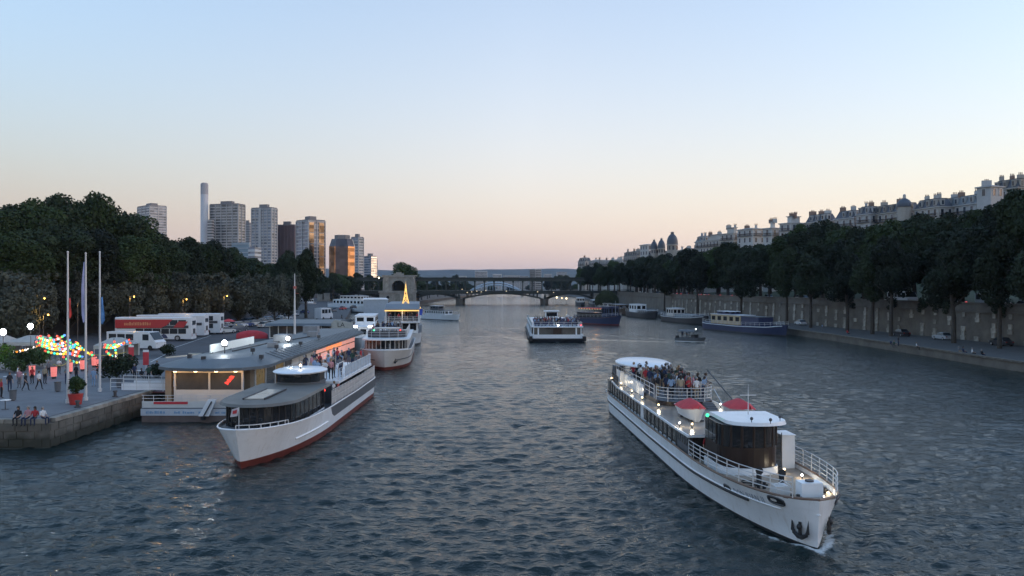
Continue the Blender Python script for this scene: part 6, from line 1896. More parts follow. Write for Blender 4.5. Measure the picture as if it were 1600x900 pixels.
def bus(label, px, py, rz, L, graphics):
    x, y = G(px, py, 2.0)
    o = thing('double_decker_bus', label, 'bus', (x,y,2.0), rz, 'double-decker buses in the car park')
    W, Hh = 2.5, 4.15        # right end at x = 0
    MB().prismX([(-W/2,.35),(W/2,.35),(W/2,Hh-.15),(W/2-.2,Hh),(-W/2+.2,Hh),(-W/2,Hh-.15)],-L,0).build('body', M_coach, o)
    for k in range(int((L-1)/1.45)):
        MB().box2(-L+.6+k*1.45,-L+1.92+k*1.45,-W/2-.03,-W/2+.02,2.75,3.65).build('upper_window', M_carglass, o)
        if k > 1: MB().box2(-L+.6+k*1.45,-L+1.92+k*1.45,-W/2-.03,-W/2+.02,1.25,2.15).build('lower_window', M_carglass, o)
    MB().box2(-L+.3,-.5,-W/2-.045,-W/2-.031,2.2,2.7).build('side_band', M_darkm, o)
    if graphics:
        MB().prismY([(-L+.05,2.3),(-5.2,2.3),(-4.2,2.75),(-3.2,3.75),(-L+.05,3.75)],-W/2-.06,-W/2-.046).build('side_graphic', mat('graphic_red',(.42,.03,.035),.5,var=.1), o)
        MB().prismY([(-3.1,2.35),(-1.3,2.35),(-.6,3.4),(-2.2,3.4)],-W/2-.06,-W/2-.046).build('side_graphic', MATS['graphic_red'], o)
        MB().prismY([(-5.4,.5),(-4.0,.5),(-4.3,1.05),(-4.7,1.25),(-5.1,1.05)],-W/2-.06,-W/2-.046).build('side_graphic', M_blue, o)
        lt = MB(); xx = -L+1.6
        while xx < -7:
            w_ = rr.uniform(.1,.3); lt.box2(xx,xx+w_,-W/2-.075,-W/2-.061,2.75,3.2+rr.uniform(-.1,.15)); xx += w_+.1
        tag(lt.build('lettering', mat('graphic_orange',(.6,.25,.12),.6,var=.1), o), kind='stuff')
    for xx in (-2.4,-L+2.2):
        for sy in (-1,1):
            n = 14; w_ = MB().loft([[(xx+.5*math.cos(2*math.pi*k/n), sy*(W/2-.1)+dy, .5+.5*math.sin(2*math.pi*k/n)) for k in range(n)] for dy in (-.16,.16)]).build('wheel', M_tyre, o, True)
            MB().loft([[(xx+.28*math.cos(2*math.pi*k/n), sy*(W/2-.1)+dy, .5+.28*math.sin(2*math.pi*k/n)) for k in range(n)] for dy in (-.17,.17)]).build('rim', M_rim, w_)
    MB().box2(-.01,.03,-.85,.85,2.75,3.5).build('end_window', M_carglass, o)
    MB().box2(-.01,.03,-.5,.6,1.2,2.1).build('end_grille', M_darkm, o)
    for sy in (-1,1): MB().box2(-.01,.04,sy*1.0-.1,sy*1.0+.1,.8,1.3).build('end_light', M_tailoff, o)
    return o
bus('nearest double-decker bus with red graphics along its white side', 303,532,R(3),13,True)
bus('middle double-decker bus of the three parked side by side', 323,526,R(3),12.5,False)
bus('farthest and rightmost of the three parked double-decker buses', 347,522,R(3),12,False)
x, y = G(394,529,2.0)
tp = thing('tarpaulin', 'long bright red tarpaulin-covered heap beside the parked cars', 'tarpaulin', (x,y,2.0), R(4))
rings = []
for i in range(11):
    t = i/10; q = -2.7+5.4*t; h_ = 1.5*(math.sin(math.pi*min(1,max(0,.12+.8*t)))**.45); w_ = .9*(.7+.3*math.sin(math.pi*t))
    rings.append([(q,-w_,0),(q,-w_*.9,h_*.6),(q,-w_*.4,h_*(.95+.05*math.sin(i*2))),(q,w_*.4,h_),(q,w_*.9,h_*.6),(q,w_,0)])
MB().loft(rings).build('cover', M_redfab, tp, True)
MB().box2(-2.6,2.6,-.95,.95,.0,.06).build('pallet', M_darkm, tp)
def parasol(label, x, y, z, r, h, m_):
    o = thing('parasol', label, 'parasol', (x,y,z))
    MB().cyl(0,0,0,h,.03,6).build('pole', M_railw, o)
    n = 8; ring = [(r*math.cos(2*math.pi*k/n), r*math.sin(2*math.pi*k/n), h-.45) for k in range(n)]
    MB().add(ring+[(0,0,h+.1)], [(k,(k+1)%n,n) for k in range(n)]).build('canopy', m_, o)
    MB().cyl(0,0,0,.12,.3,8).build('base', M_darkm, o)
x, y = G(357,519,2.0); parasol('red parasol beside the rightmost bus', x, y, 2.0, 1.5, 2.7, M_redfab)

# ================================================================== quayside fair on the far left
bul = {}
for nm, c_ in (('yellow',(1,.72,.06)),('red',(1,.10,.05)),('teal',(.05,.75,.6)),('blue',(.12,.35,1)),('orange',(1,.35,.05)),('green',(.15,.9,.25)),('white',(1,.9,.8))):
    m = glow('bulb_'+nm, c_, 0.075 if nm != 'white' else .09)
    me = MB().sphere((0,0,0),.15,7,5).mesh('bulb', True); me.materials.append(m); bul[nm] = me
M_wire = mat('wire', (.03,.03,.03), .7, var=0)
def light_string(label, a, b_, n, sag, cols, group='coloured light strings at the fair'):
    a, b_ = Vector(a), Vector(b_); mid = (a+b_)/2
    o = thing('light_string', label, 'string lights', (mid.x,mid.y,2.0), 0, group)
    base = Vector((mid.x,mid.y,2.0)); pts = []
    for i in range(n):
        t = i/(n-1); p = a.lerp(b_,t); p.z -= sag*4*t*(1-t); pts.append(p-base)
    MB().tube(pts, .015, 4).build('wire', M_wire, o)
    for i, p in enumerate(pts):
        if 0 < i < n-1: link('bulb', bul[cols[(i*7+i//3) % len(cols)]], o, (p.x,p.y,p.z-.12))
    for q in (pts[0], pts[-1]):
        MB().cyl(q.x,q.y,0,q.z,.04,6).build('pole', M_darkm, o)
    return o
def W3(px, py, d): return (XD(px,d), d, ZD(py,d))
CC = ['yellow','red','teal','blue','orange','green','yellow','red','white']
ss = [light_string('', W3(a,b_,d1), W3(c_,e_,d2), n, sg_, CC) for a, b_, d1, c_, e_, d2, n, sg_ in [
    (56,524,104,104,520,98,16,.7),(60,530,100,112,528,97,16,.6),(58,536,97,118,540,95,16,.5),(66,545,95,128,545,94,14,.5),(104,527,99,130,545,96,9,.3),(74,520,105,98,548,99,10,.1),
    (86,520,103,126,552,98,12,.3),(142,545,97,150,572,93,8,.1),(160,536,100,206,527,104,12,.5),(164,545,96,184,558,94,8,.2),(178,528,103,183,562,96,9,.1),(54,531,101,100,536,100,16,.5),(70,540,97,124,533,98,18,.6),(78,533,100,132,556,95,16,.4),(60,521,108,120,536,104,18,.8),(116,530,100,150,556,97,12,.3),(160,540,99,196,533,101,12,.4),(203,530,103,206,556,98,7,.05),(94,552,94,136,562,92,9,.5)]]
label_row(ss, 'coloured bulb string over the quayside fair, {n} from the left')
w1_ = light_string('string of warm white bulbs along the tent edge at far left', W3(8,549,104), W3(62,538,106), 13, .25, ['white','white','orange'])
def tent(label, px0, px1, py, d, hh):
    x0_, x1_ = XD(px0,d), XD(px1,d); z = ZD(py,d)
    o = thing('tent', label, 'tent', ((x0_+x1_)/2,d,2.0), 0, 'white market tents on the left quay')
    w_ = (x1_-x0_)/2; z -= 2.0
    MB().prism([(-w_,-2),(w_,-2),(w_,2.5),(-w_,2.5)], z-.02, z+hh, [(-w_*.3,-.3),(w_*.3,-.3),(w_*.3,.5),(-w_*.3,.5)]).build('roof', mat('tent_canvas',(.36,.36,.34),.8,var=.12), o)
    MB().box2(-w_,w_,-2.03,-2.0,z-.5,z-.02).build('valance', MATS['tent_canvas'], o); MB().box2(-w_,w_,2.3,2.5,0,z-.02).build('back_wall', MATS['tent_canvas'], o)
    for sx_ in (-1,1):
        for yy in (-1.95,2.2): MB().cyl(sx_*(w_-.08),yy,0,z,.05,6).build('post', M_railw, o)
    return o
tent('large white market tent under the two floodlights', 24,80,533,112,.8)
tent('white market tent cut by the left picture edge', -30,18,534,112,1.1)
tent('small white tent behind the flagpoles', 158,205,538,108,.9)
floodlight('big glaring floodlight at the left picture edge', (XD(5,101),101,2.0), 3.2, .42, 240)
floodlight('round white floodlight above the large market tent', (XD(48,103),103,2.0), 3.9, .36, 220)
def lantern(label, px, py, col):
    x, y = G(px, py, 2.0)
    o = thing('lantern', label, 'lantern', (x,y,2.0), 0, 'glowing red lanterns along the rope')
    MB().cyl(0,0,0,.25,.2,10).build('foot', M_darkm, o)
    MB().cyl(0,0,.25,1.25,.26,12,.3).build('shade', mat('lantern_pink',(.8,.25,.22),.6,var=.2,scale=2,emit=(1,.22,.18),estr=.035), o, True)
    MB().cyl(0,0,1.25,1.32,.32,12).build('rim', M_darkm, o)
    return o
lnn = [lantern('', px, py, 0) for px, py in ((50,590),(84,592),(109,584),(129,580),(147,574),(154,578),(205,565))]
label_row(lnn, 'glowing pinkish red lantern standing on the quay, {n} from the left')
rp_ = thing('rope_barrier', 'yellowish rope sagging between the red lanterns', 'rope', (*G(100,588,2.0),2.0))
base = Vector(rp_.location); pts = []
for (a, b_) in zip([(84,592),(109,584),(129,580),(147,574)], [(109,584),(129,580),(147,574),(205,565)]):
    pa, pb = Vector((*G(*a,2.0),3.5)), Vector((*G(*b_,2.0),3.5))
    for i in range(6): t = i/6; p = pa.lerp(pb,t); p.z -= .35*4*t*(1-t); pts.append(p-base)
MB().tube(pts, .04, 5).build('rope', mat('rope_yellow',(.45,.36,.10),.8,var=.1), rp_)
def plant(label, px, py, r, h, m_, pot=None, n=700, z=2.0, sz=.13):
    x, y = G(px, py, z)
    o = thing('potted_plant' if pot else 'shrub', label, 'plant', (x,y,z), 0)
    rs = np.random.RandomState(int(px*7+py))
    zc = .75 if pot else 0
    if pot: MB().cyl(0,0,0,.8,.42,12,.55).cyl(0,0,.8,.86,.58,12).build('pot', pot, o, True)
    lob = [((rs.uniform(-.4,.4)*r, rs.uniform(-.4,.4)*r, zc+h*rs.uniform(.3,.75)), (r*.55,r*.55,h*.3)) for _ in range(6)]
    me = leaves('foliage', lob, n, sz, rs); me.materials.append(m_); link('foliage', me, o)
    MB().cyl(0,0,zc-.05,zc+h*.6,.05,6).build('stem', M_bark, o)
    return o
M_pot = mat('pot_red', (.40,.035,.03), .6, var=.12)
M_plant = leaf_material('plant_green', (.05,.085,.03))
plant('leafy plant in a big red pot beside the left flagpole', 118,632,.75,1.5,M_plant,M_pot)
for i, (px, py, r, h) in enumerate([(8,578,1.6,3.0),(22,582,1.4,2.2),(36,578,1.5,2.4),(52,576,1.2,2.6),(62,572,1.3,2.2)]):
    plant('bushy plant in front of the market tents, %s from the left' % ordinal(i+1), px, py, r, h, M_plant if i else leaf_material('lit_green',(.10,.19,.03)))  # leftmost plant: the green light on it is put into its leaf colour
for i, (px, py, r, h) in enumerate([(172,594,1.3,2.6),(186,592,1.4,2.9),(198,588,1.2,2.5),(244,590,.9,1.5)]):
    plant('dark shrub screening the gangway entrance, %s from the left' % ordinal(i+1), px, py, r, h, M_leaf_d)
plant('low bush on the landing stage left of the entrance column', 257,612,.8,1.0,M_plant,None,500,1.2)
plant('dark hedge plant on the pavilion deck behind the roof edge', 262,556,1.3,2.0,M_leaf_d)
for i, (px, py) in enumerate(((228,581),(205,571))):
    x, y = G(px, py, 2.0)
    o = thing('banner', ('red and white banner stand right of the shrubs','small red banner beside the light strings')[i], 'banner', (x,y,2.0))
    MB().cyl(0,0,0,2.3,.03,6).build('pole', M_railw, o); MB().box2(-.32,.32,-.04,-.01,.75,2.2).build('cloth', M_redfab, o)
    MB().box2(-.32,.32,-.045,-.012,2.2,2.45).build('top_band', M_white, o); MB().cyl(0,0,0,.08,.3,8).build('foot', M_darkm, o)
# cafe tables on the quay
for i, (px, py) in enumerate(((12,600),(30,597),(250,581),(215,590),(8,640))):
    x, y = G(px, py, 2.0)
    o = thing('cafe_table', 'small cafe table on the left quay, %s from the left' % ordinal([2,3,5,4,1][i]), 'table', (x,y,2.0), 0, 'cafe tables on the quay')
    MB().cyl(0,0,.72,.75,.4,12).build('top', M_railw, o); MB().cyl(0,0,0,.72,.035,6).build('leg', M_darkm, o); MB().cyl(0,0,0,.04,.25,10).build('foot', M_darkm, o)
# mooring bollards along the quay edge
bm_ = MB().cyl(0,0,0,.08,.24,10).cyl(0,0,.08,.42,.13,10).cyl(0,0,.42,.56,.2,10,.17)
bmm = bm_.mesh('bollard', True); bmm.materials.append(M_darkm)
bl_ = []
for i, (x, y) in enumerate(((-34.1,62.5),(-34.15,68.5),(-34.3,81),(-34.5,89),(-34.7,97),(-41.5,58.0),(-48,58.0))):
    o = link('bollard', bmm, None, (x,y,2.0)); bl_.append(tag(o, '', 'bollard', 'mooring bollards on the left quay'))
label_row(bl_, 'dark iron mooring bollard on the left quay edge, {n} from the left')
for i, (px, py) in enumerate(((90,612),(20,626),(186,606))):
    x, y = G(px, py, 2.0)
    o = thing('litter_bin', 'grey litter bin on the left quay, %s from the left' % ordinal([2,1,3][i]), 'bin', (x,y,2.0), 0, 'litter bins on the left quay')
    MB().cyl(0,0,.08,.85,.24,10,.28).build('bin', M_greyp, o, True); MB().cyl(0,0,0,.08,.16,8).build('foot', M_darkm, o); MB().cyl(0,0,.85,.9,.3,10).build('rim', M_darkm, o)
# orange lamps glowing among the clipped trees
for i, (px, py, d) in enumerate([(82,467,124),(218,464,144),(298,468,162),(360,463,176),(88,492,122),(140,472,128)]):
    x, y, z = W3(px, py, d)
    o = thing('street_lamp', 'street lamp glowing in the clipped trees, %s from the left' % ordinal([1,4,5,6,2,3][i]), 'street lamp', (x-.6,y-2.4,2.0), 0, 'street lamps among the clipped trees')
    h = z-2.0
    MB().cyl(0,0,0,h,.07,6,.05).tube([(0,0,h),(.3,0,h+.25),(.7,0,h+.25)], .04, 6).build('pole', M_darkm, o)
    MB().sphere((.75,0,h+.12),.13,8,6).build('lamp', glow('lamp_sodium',(1.0,.55,.12),.25), o, True)
    point('sodium_light', o, (.75,0,h-.3), 170 if i != 5 else 40, (1.0,.55,.12), .2)

for i, (px, py, r, h) in enumerate(((1412,473,1.6,2.0),(1440,474,2.0,2.4),(1462,475,1.8,2.2),(1558,474,2.0,2.6),(1243,473,1.8,2.2),(1345,473,1.4,1.6))):
    y = 135 + (1600-px)*.16; x = rw_at(y)[0]
    rs = np.random.RandomState(px)
    o = thing('ivy', 'ivy clump hanging over the embankment wall, %s from the left' % ordinal([3,4,5,6,1,2][i]), 'ivy', (x+.3,y,8.2), 0, 'ivy on the embankment wall')
    lob = [((rs.uniform(-.5,.2), rs.uniform(-1,1)*r, rs.uniform(-1.6,.6)), (.5,r*.5,h*.32)) for _ in range(8)]
    me = leaves('foliage', lob, 900, .15, rs); me.materials.append(M_leaf_d); link('foliage', me, o)
    MB().tube([(.2,0,.2),(-.3,0,.1),(-.35,.2,-1.6)], .05, 5).build('stem', M_bark, o)
# ================================================================== right bank traffic and cars
rows = []
for i, (px, py, ci) in enumerate(((1264,508,0),(1408,525,4),(1473,531,2),(1598,540,4))):
    x, y = G(px, py, 1.3); c = car(min(x, rw_at(y)[0]-3.0) , y, 1.3, R(95), ci, '', 'cars parked on the lower right quay'); c['_d'] = PAINTN[ci]; rows.append(c)
label_row(rows, '{d} car parked against the embankment wall, {n} from the left')
rows = []
for i in range(26):
    y = 150 + i*11.5 + rr.uniform(-3,3)
    x = rw_at(y)[0] + rr.choice([9.5,13.0])
    toward = x - rw_at(y)[0] < 11
    ci = rr.choice([0,1,2,4,4,3]); c = car(x, y, 7.41, R(-92) if toward else R(88), ci, '', 'traffic on the riverside street', lights=(i % 2 == 0 or 290 < y < 380), sc=(1,1,1)); c['_d'] = PAINTN[ci]; rows.append(c)
label_row(rows, '{d} car on the street above the embankment, {n} from the left')
van('street_bus', 'white bus on the riverside street seen between tree trunks', rw_at(182)[0]+6.2, 182, 7.41, R(-90), 9.5, 2.4, 3.0, M_coach)
van('delivery_van', 'pale van on the riverside street right of the red tail lights', rw_at(155)[0]+7.2, 155, 7.41, R(-90), 6.0, 2.2, 2.8, mat('van_grey',(.3,.34,.38),.4,var=.1))
for i, (px, py) in enumerate(((870,465.5),(878,466.5),(885,467))):
    x, y, z = W3(px, py, 500)
    o = thing('quay_lamp', 'bright lamp under the right span of bridge, %s from the left' % ordinal(i+1), 'lamp', (x,y,0.2), 0, 'lamps under the bridge')
    MB().cyl(0,0,0,z-.2,.08,6).build('pole', M_darkm, o); MB().sphere((0,0,z+.1),.42 if i != 1 else .25,8,6).build('lamp', G_warm, o, True)
    MB().box2(-1.2,1.2,-1.2,1.2,-.8,.0).build('float', M_darkm, o)
bl2 = []
for i, (px, py) in enumerate(((722,452),(730,457),(737,456),(745,455),(752,456),(759,454),(791,455),(840,456),(865,457))):
    x, y, z = W3(px, py, 507.2)
    o = thing('arch_lamp', '', 'lamp', (x,y,z), 0, 'small lamps on the bridge arches')
    MB().box(0,.35,0,.3,.5,.2).build('bracket', M_darkm, o); MB().sphere((0,-.1,0),.22,7,5).build('lamp', glow('lamp_arch',(1,.8,.5),.12), o, True)
    bl2.append(o)
label_row(bl2, 'small lamp on the bridge arch above the water, {n} from the left')
x, y, z = W3(592,433,505)
o = thing('bridge_lamp', 'round white lamp shining on the left part of the bridge', 'lamp', (x,y,ZD(436,505)-.6)); MB().cyl(0,0,0,1.0,.1,6).build('pole', M_darkm, o); MB().sphere((0,0,1.4),.45,8,6).build('lamp', G_warm, o, True)
# ================================================================== people
def person_proto(pose):
    """a body as one skinned surface; returns mesh (slots: skin, top, trousers, shoes) and a hair mesh"""
    J = {'pelvis':(0,0,.95,.135),'waist':(0,.005,1.10,.120),'chest':(0,.01,1.32,.150),'neck':(0,.015,1.475,.055),'jaw':(0,-.005,1.545,.070),'head':(0,-.005,1.62,.092),'crown':(0,.005,1.70,.062),'nose':(0,-.105,1.605,.012)}
    E_ = [('pelvis','waist'),('waist','chest'),('chest','neck'),('neck','jaw'),('jaw','head'),('head','crown'),('head','nose')]
    for s, sx_ in (('l',1),('r',-1)):
        J.update({'sh'+s:(sx_*.175,.01,1.41,.062),'el'+s:(sx_*.235,.04,1.13,.046),'wr'+s:(sx_*.245,-.04,.90,.030),'ha'+s:(sx_*.245,-.06,.82,.036),
                  'hi'+s:(sx_*.095,0,.90,.088),'kn'+s:(sx_*.105,-.015,.50,.060),'an'+s:(sx_*.11,.03,.09,.042),'to'+s:(sx_*.125,-.13,.035,.036)})
        E_ += [('chest','sh'+s),('sh'+s,'el'+s),('el'+s,'wr'+s),('wr'+s,'ha'+s),('pelvis','hi'+s),('hi'+s,'kn'+s),('kn'+s,'an'+s),('an'+s,'to'+s)]
    def mv(k, x=None, y=None, z=None):
        a = list(J[k])
        if x is not None: a[0] = x
        if y is not None: a[1] = y
        if z is not None: a[2] = z
        J[k] = tuple(a)
    def arm(s, sx_, el, wr, ha):
        for k, p in (('el',el),('wr',wr),('ha',ha)): mv(k+s, sx_*p[0], p[1], p[2])
    if pose == 'glass': arm('r',-1,(.24,-.02,1.14),(.16,-.24,1.22),(.13,-.30,1.27))
    if pose == 'cross': arm('l',1,(.23,-.05,1.15),(.02,-.20,1.17),(-.06,-.20,1.19)); arm('r',-1,(.23,-.05,1.15),(.02,-.22,1.13),(-.06,-.22,1.15))
    if pose == 'lean':
        arm('l',1,(.25,-.12,1.18),(.20,-.36,1.08),(.18,-.44,1.05)); arm('r',-1,(.25,-.12,1.18),(.20,-.36,1.08),(.18,-.44,1.05))
        for k, dy in (('chest',-.09),('neck',-.12),('jaw',-.15),('head',-.16),('crown',-.15),('nose',-.16),('shl',-.1),('shr',-.1),('waist',-.03)): mv(k, y=J[k][1]+dy)
    if pose == 'walk':
        mv('knl',y=-.17,z=.52); mv('anl',y=-.24,z=.11); mv('tol',y=-.40,z=.07); mv('knr',y=.10,z=.50); mv('anr',y=.32,z=.14); mv('tor',y=.20,z=.04)
        arm('l',1,(.24,.12,1.15),(.25,.12,.92),(.25,.08,.85)); arm('r',-1,(.24,-.06,1.14),(.24,-.22,.95),(.23,-.28,.89))
    if pose == 'wave': arm('l',1,(.30,-.05,1.52),(.24,-.12,1.78),(.23,-.14,1.86))
    if pose == 'sit':
        for k in list(J):
            if k[:2] in ('kn','an','to'): continue
            x_, y_, z_, r_ = J[k]; J[k] = (x_,y_,z_-.85,r_)
        for s, sx_ in (('l',1),('r',-1)):
            mv('hi'+s, y=-.05, z=.10); mv('kn'+s, sx_*.12, -.46, .08); mv('an'+s, sx_*.12, -.44, -.36); mv('to'+s, sx_*.13, -.60, -.42)
            arm(s, sx_, (.24,-.04,.30), (.17,-.26,.20), (.14,-.34,.18))
    for s, sx_ in (('l',1),('r',-1)):      # five fingers, unequal
        hx, hy, hz_, _ = J['ha'+s]; wx, wy, wz, _ = J['wr'+s]
        d_ = (Vector((hx,hy,hz_))-Vector((wx,wy,wz))).normalized()
        side = d_.cross(Vector((sx_,0,0)));
        side = side.normalized() if side.length > .1 else Vector((0,1,0))
        for i, (o_, l_) in enumerate(((-.027,.070),(-.009,.082),(.009,.078),(.027,.062))):
            p = Vector((hx,hy,hz_)) + d_*(.03+l_) + side*o_*1.3; J['f%d%s'%(i,s)] = (*p,.009); E_.append(('ha'+s,'f%d%s'%(i,s)))
        p = Vector((wx,wy,wz)).lerp(Vector((hx,hy,hz_)),.6) + side*(-.062) + d_*.035; J['th'+s] = (*p,.010); E_.append(('ha'+s,'th'+s))
    names = list(J); idx = {k:i for i, k in enumerate(names)}
    me = bpy.data.meshes.new('person_cage')
    me.from_pydata([J[k][:3] for k in names], [(idx[a],idx[b_]) for a, b_ in E_], [])
    ob = bpy.data.objects.new('person_cage', me); COL.objects.link(ob)
    sk = ob.modifiers.new('skin','SKIN'); sk.branch_smoothing = .4
    sv = me.skin_vertices[0].data
    for k in names:
        r_ = J[k][3]; f = (1.25,.85) if k in ('pelvis','waist','chest') else (1,1)
        sv[idx[k]].radius = (r_*f[0], r_*f[1]); sv[idx[k]].use_root = (k == 'pelvis')
    ss_ = ob.modifiers.new('sub','SUBSURF'); ss_.levels = 1; ss_.render_levels = 1
    bpy.context.view_layer.update()
    dg = bpy.context.evaluated_depsgraph_get()
    out = bpy.data.meshes.new_from_object(ob.evaluated_get(dg)); out.name = 'person'
    bpy.data.objects.remove(ob)
    segs = []
    def slot(a, b_):
        k = {a[:2],b_[:2]}
        if b_[:1] == 'f' or b_[:2] in ('th','ha','wr') or b_ in ('jaw','head','crown','nose','neck'): return 0 if b_ != 'neck' else 1
        if b_[:2] in ('hi','kn','an'): return 2
        if b_[:2] == 'to': return 3
        return 1
    A_ = []; B_ = []; S_ = []; R_ = []
    for a, b_ in E_:
        A_.append(J[a][:3]); B_.append(J[b_][:3]); S_.append(slot(a,b_)); R_.append((J[a][3]+J[b_][3])/2)
    A_, B_, R_ = np.array(A_), np.array(B_), np.array(R_)
    mi = []
    for p in out.polygons:
        c_ = np.array(p.center); ab = B_-A_; t = np.clip(((c_-A_)*ab).sum(1)/np.maximum((ab**2).sum(1),1e-9),0,1)
        d_ = np.linalg.norm(A_+ab*t[:,None]-c_,axis=1) - R_*.8
        s = S_[int(np.argmin(d_))]
        if s == 1 and np.argmin(d_) == 0 and c_[2] < J['pelvis'][2]+.03: s = 2
        mi.append(s)
    out.materials.clear()
    for i in range(4): out.materials.append(None)
    out.polygons.foreach_set('material_index', mi); out.shade_smooth()
    hx, hy, hz_, _ = J['head']
    hm = MB(); hm.sphere((hx,hy+.022,hz_+.028),.108,10,7,(.92,1.0,1.0)); hair = hm.mesh('hair', True); hair.materials.append(None)
    hm = MB(); hm.sphere((hx,hy+.022,hz_+.028),.110,10,7,(.95,1.0,1.0)); hm.sphere((hx,hy+.07,hz_-.08),.085,8,6,(1.05,.6,1.5)); hair2 = hm.mesh('hair', True); hair2.materials.append(None)
    return out, hair, hair2
POSES = {k: person_proto(k) for k in ('stand','glass','cross','lean','walk','wave','sit')}
SKIN = [mat('skin_%d'%i, c_, .6, var=.05) for i, c_ in enumerate([(.45,.28,.20),(.38,.22,.15),(.20,.11,.07)])]
HAIR = [mat('hair_%d'%i, c_, .6, var=.2) for i, c_ in enumerate([(.02,.015,.012),(.06,.035,.02),(.22,.14,.07),(.25,.24,.23)])]
CLO = {n_: mat('cloth_'+n_.replace(' ','_'), c_, .85, var=.12, scale=3) for n_, c_ in (('black',(.015,.015,.018)),('white',(.62,.62,.62)),('navy',(.02,.03,.07)),('light blue',(.22,.32,.46)),('red',(.38,.03,.035)),('grey',(.16,.16,.17)),('pink',(.45,.22,.24)),('beige',(.36,.29,.20)),('dark green',(.03,.06,.04)),('purple',(.10,.05,.14)))}
SHOE = mat('shoe', (.03,.025,.02), .6, var=.1)
pr = random.Random(77)
TOPS = ['black']*8+['navy']*5+['white']*4+['light blue']*3+['red']*2+['grey']*3+['pink','beige','dark green','purple']
def person(x, y, z, rz, pose='stand', top=None, bot=None, group=None, sc=None):
    me, h1, h2 = POSES[pose]
    o = link('person', me, None, (x,y,z), rz)
    top = top or pr.choice(TOPS); bot = bot or pr.choice(['black','black','navy','grey','beige'])
    s = sc or pr.uniform(.94,1.06); o.scale = (s,s,s)
    sk = pr.choice([SKIN[0],SKIN[0],SKIN[1],SKIN[2]])
    for i, m in enumerate((sk, CLO[top], CLO[bot], SHOE)): setmat(o, i, m)
    h = link('hair', pr.choice([h1,h2]), o); setmat(h, 0, pr.choice(HAIR))
    tag(o, '', 'person', group); o['_d'] = '%s with %s trousers' % (top, bot)
    w_ = o.matrix_basis.translation
    o['_wx'] = w_.x/w_.y + pr.uniform(-1e-6,1e-6)
    return o
def crowd(thing_, pts, fmt, group, yoff=0):
    out = []
    for p in pts:
        lx, ly, lz, ps = p[:4]
        w_ = thing_.matrix_basis @ Vector((lx,ly,lz))
        out.append(person(w_.x, w_.y, w_.z, p[4] if len(p) > 4 else pr.uniform(0,6.28), ps, p[5] if len(p) > 5 else None, p[6] if len(p) > 6 else None, group))
    label_row(out, fmt)
    return out
STP = ['stand','glass','cross','stand','glass']
# upper deck of the right-hand boat
def scatter(n, x0, x1, y0, y1, mind):
    pts = []; k = 0
    while len(pts) < n and k < 6000:
        k += 1; q = (pr.uniform(x0,x1), pr.uniform(y0,y1))
        if all(math.dist(q,e_) > mind for e_ in pts): pts.append(q)
    return pts
pts = []
for (x, y) in scatter(54, -1.65, 1.75, 22.7, 32.5, .42):
    if y < 23.8 and abs(x-.2) > 1.1: continue
    pts.append((x, DJY(y), DJzu, pr.choice(STP)))
pts += [(1.0,DJY(22.4),DJzu,'stand',.2,'white','beige'),(1.65,DJY(23.0),DJzu,'lean',.6,'light blue','navy'),(1.85,DJY(23.6),DJzu,'lean',1.0,'light blue','navy'),(.45,DJY(22.5),DJzu,'glass',.3,'red','black'),(-.2,DJY(22.2),DJzu,'cross',3.0,'beige','grey'),(-.8,DJY(22.5),DJzu,'glass',2.7,'light blue','black')]
crowd(DJ, pts, 'person in {d}, {n} from left aboard the right-hand boat', 'passengers on the upper deck of the right-hand boat')
w_ = DJ.matrix_basis @ Vector((-1.75,DJY(10.6),1.55))
o = person(w_.x, w_.y, w_.z, .2, 'stand', 'red', 'beige'); o['label'] = 'person in red top standing beside the brown wheelhouse'
for k in ('_d','_wx'): del o[k]
# upper deck of the left boat
pts = []
for (x, y) in scatter(22, -2.1, 2.1, 19.5, 32.5, .6): pts.append((x, LBY(y), 3.52, pr.choice(STP)))
pts += [(.6,LBY(18.4),3.52,'stand',.2,'light blue','navy'),(1.2,LBY(18.6),3.52,'cross',-.3,'white','grey'),(1.6,LBY(19.0),3.52,'glass',.5,'pink','black'),(-.5,LBY(18.3),3.52,'stand',0.,'navy','black')]
crowd(LBT, pts, 'person in {d}, {n} from left on the left boat', 'passengers on the upper deck of the left boat')
o = crowd(LBT, [(2.35,LBY(16.3),2.05,'lean',1.3,'white','black')], 'person in white top leaning at the rail below the wheelhouse', None)
# cream boat upper deck
pts = [(x, B3Y(y), 4.25, pr.choice(STP)) for x, y in scatter(20, -2.4, 2.4, 9.5, 20, .75)]
crowd(B3, pts, 'person in {d}, {n} from left on the cream boat', 'passengers on the cream boat')
pts = [(x, B4Y(y), 4.6, pr.choice(STP)) for x, y in scatter(10, -3.0, 3.0, 3.2, 6.4, .6)]
crowd(B4, pts, 'person in {d}, {n} from left on the gold-lit boat', 'guests on the gold-lit boat')
# tour boat
pts = [(x, TBY(y), 3.2, pr.choice(STP+['lean'])) for x, y in scatter(64, -4.8, 4.8, 1.7, 13.5, .62)]
crowd(TB, pts, 'person in {d}, {n} from left on the tour boat', 'passengers on the tour boat')
pts = [(x, mbY(y), .62, 'stand') for x, y in ((-.3,3.6),(.4,4.4),(.0,5.2))]
crowd(mb, pts, 'person in {d}, {n} from left aboard the motor boat', 'people in the motor boat')
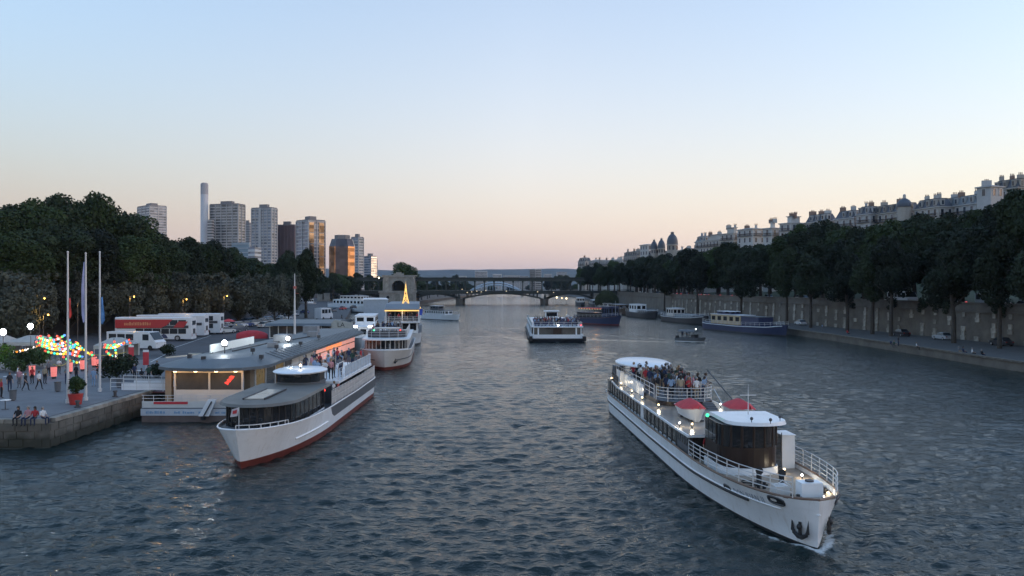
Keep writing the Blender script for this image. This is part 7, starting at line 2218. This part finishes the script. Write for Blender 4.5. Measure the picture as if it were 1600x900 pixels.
# left quay
out = []
for px, py, ps, rz, tp, bt in [(61,609,'walk',1.2,'white','black'),(40,611,'walk',1.4,'black','black'),(30,606,'stand',0,'pink','grey'),(28,600,'stand',2,'white','navy'),(70,600,'stand',3,'beige','black'),(2,622,'stand',2.5,'red','black'),(146,604,'stand',3.1,'light blue','light blue'),(119,596,'stand',2.9,'black','black'),(104,600,'glass',1,'grey','navy'),(210,594,'stand',1,'navy','black'),(221,596,'sit',1,'black','black'),(232,598,'stand',.5,'dark green','black'),(245,590,'stand',0,'black','grey'),(76,588,'stand',0,'grey','black'),(92,585,'cross',1,'white','black'),(136,590,'stand',2,'red','black'),(165,585,'glass',4,'white','navy'),(178,582,'stand',0,'red','black'),(15,612,'stand',1,'black','navy'),(50,600,'glass',4.2,'red','black')]:
    x, y = G(px, py, 2.0)
    out.append(person(x, y, 2.0 if ps != 'sit' else 2.45, rz, ps, tp, bt, 'people on the left quay'))
label_row(out, 'person in {d}, {n} from left standing on the left quay')
out = []
for x, tp, bt, rz in ((-35.3,'black','black',.1),(-34.6,'pink','navy',-.1),(-34.1,'red','navy',.2),(-33.55,'white','navy',1.2)):
    out.append(person(x, 56.92, 2.04, rz, 'sit', tp, bt, 'people sitting on the quay edge'))
label_row(out, 'person in {d} sitting on the quay edge, {n} from the left')
out = []
for px, py in ((541,507),(547,512),(553,510),(534,500)):
    x, y = G(px, py, 2.0); out.append(person(x, y, 2.0, pr.uniform(0,6), 'walk', pr.choice(['black','navy','grey']), 'black', 'walkers on the far left quay'))
label_row(out, 'dark-clothed walker on the far quay road, {n} from the left')
# right quay
out = []
for px, py, ps in ((1392,540,'sit'),(1397,541,'sit'),(1404,541,'stand'),(1432,544,'sit'),(1498,551,'sit'),(1505,552,'sit'),(1519,554,'sit'),(1534,556,'sit'),(1285,517,'stand'),(1324,522,'sit')):
    x, y = G(px, py, 1.3); out.append(person(x, y, 1.3 if ps != 'sit' else 1.42, pr.uniform(1.2,2.0), ps, None, None, 'people on the lower right quay'))
label_row(out, 'person in {d}, {n} from left on the lower right quay')
# ================================================================== evening haze
M_air = bpy.data.materials.new('haze_air')
M_air.use_nodes = True
_t = M_air.node_tree
for n_ in list(_t.nodes):
    if n_.type == 'BSDF_PRINCIPLED': _t.nodes.remove(n_)
_pv = _t.nodes.new('ShaderNodeVolumePrincipled')
_pv.inputs['Color'].default_value = (0.64, 0.78, 1.0, 1)
_pv.inputs['Density'].default_value = 0.00004
_pv.inputs['Anisotropy'].default_value = 0.0
_t.links.new(_pv.outputs[0], [n_ for n_ in _t.nodes if n_.type == 'OUTPUT_MATERIAL'][0].inputs['Volume'])
tag(MB().box2(-15100, 15100, -250, 9500, -4.0, 190.0).build('haze', M_air), 'thin evening haze over the whole river valley', kind='stuff')
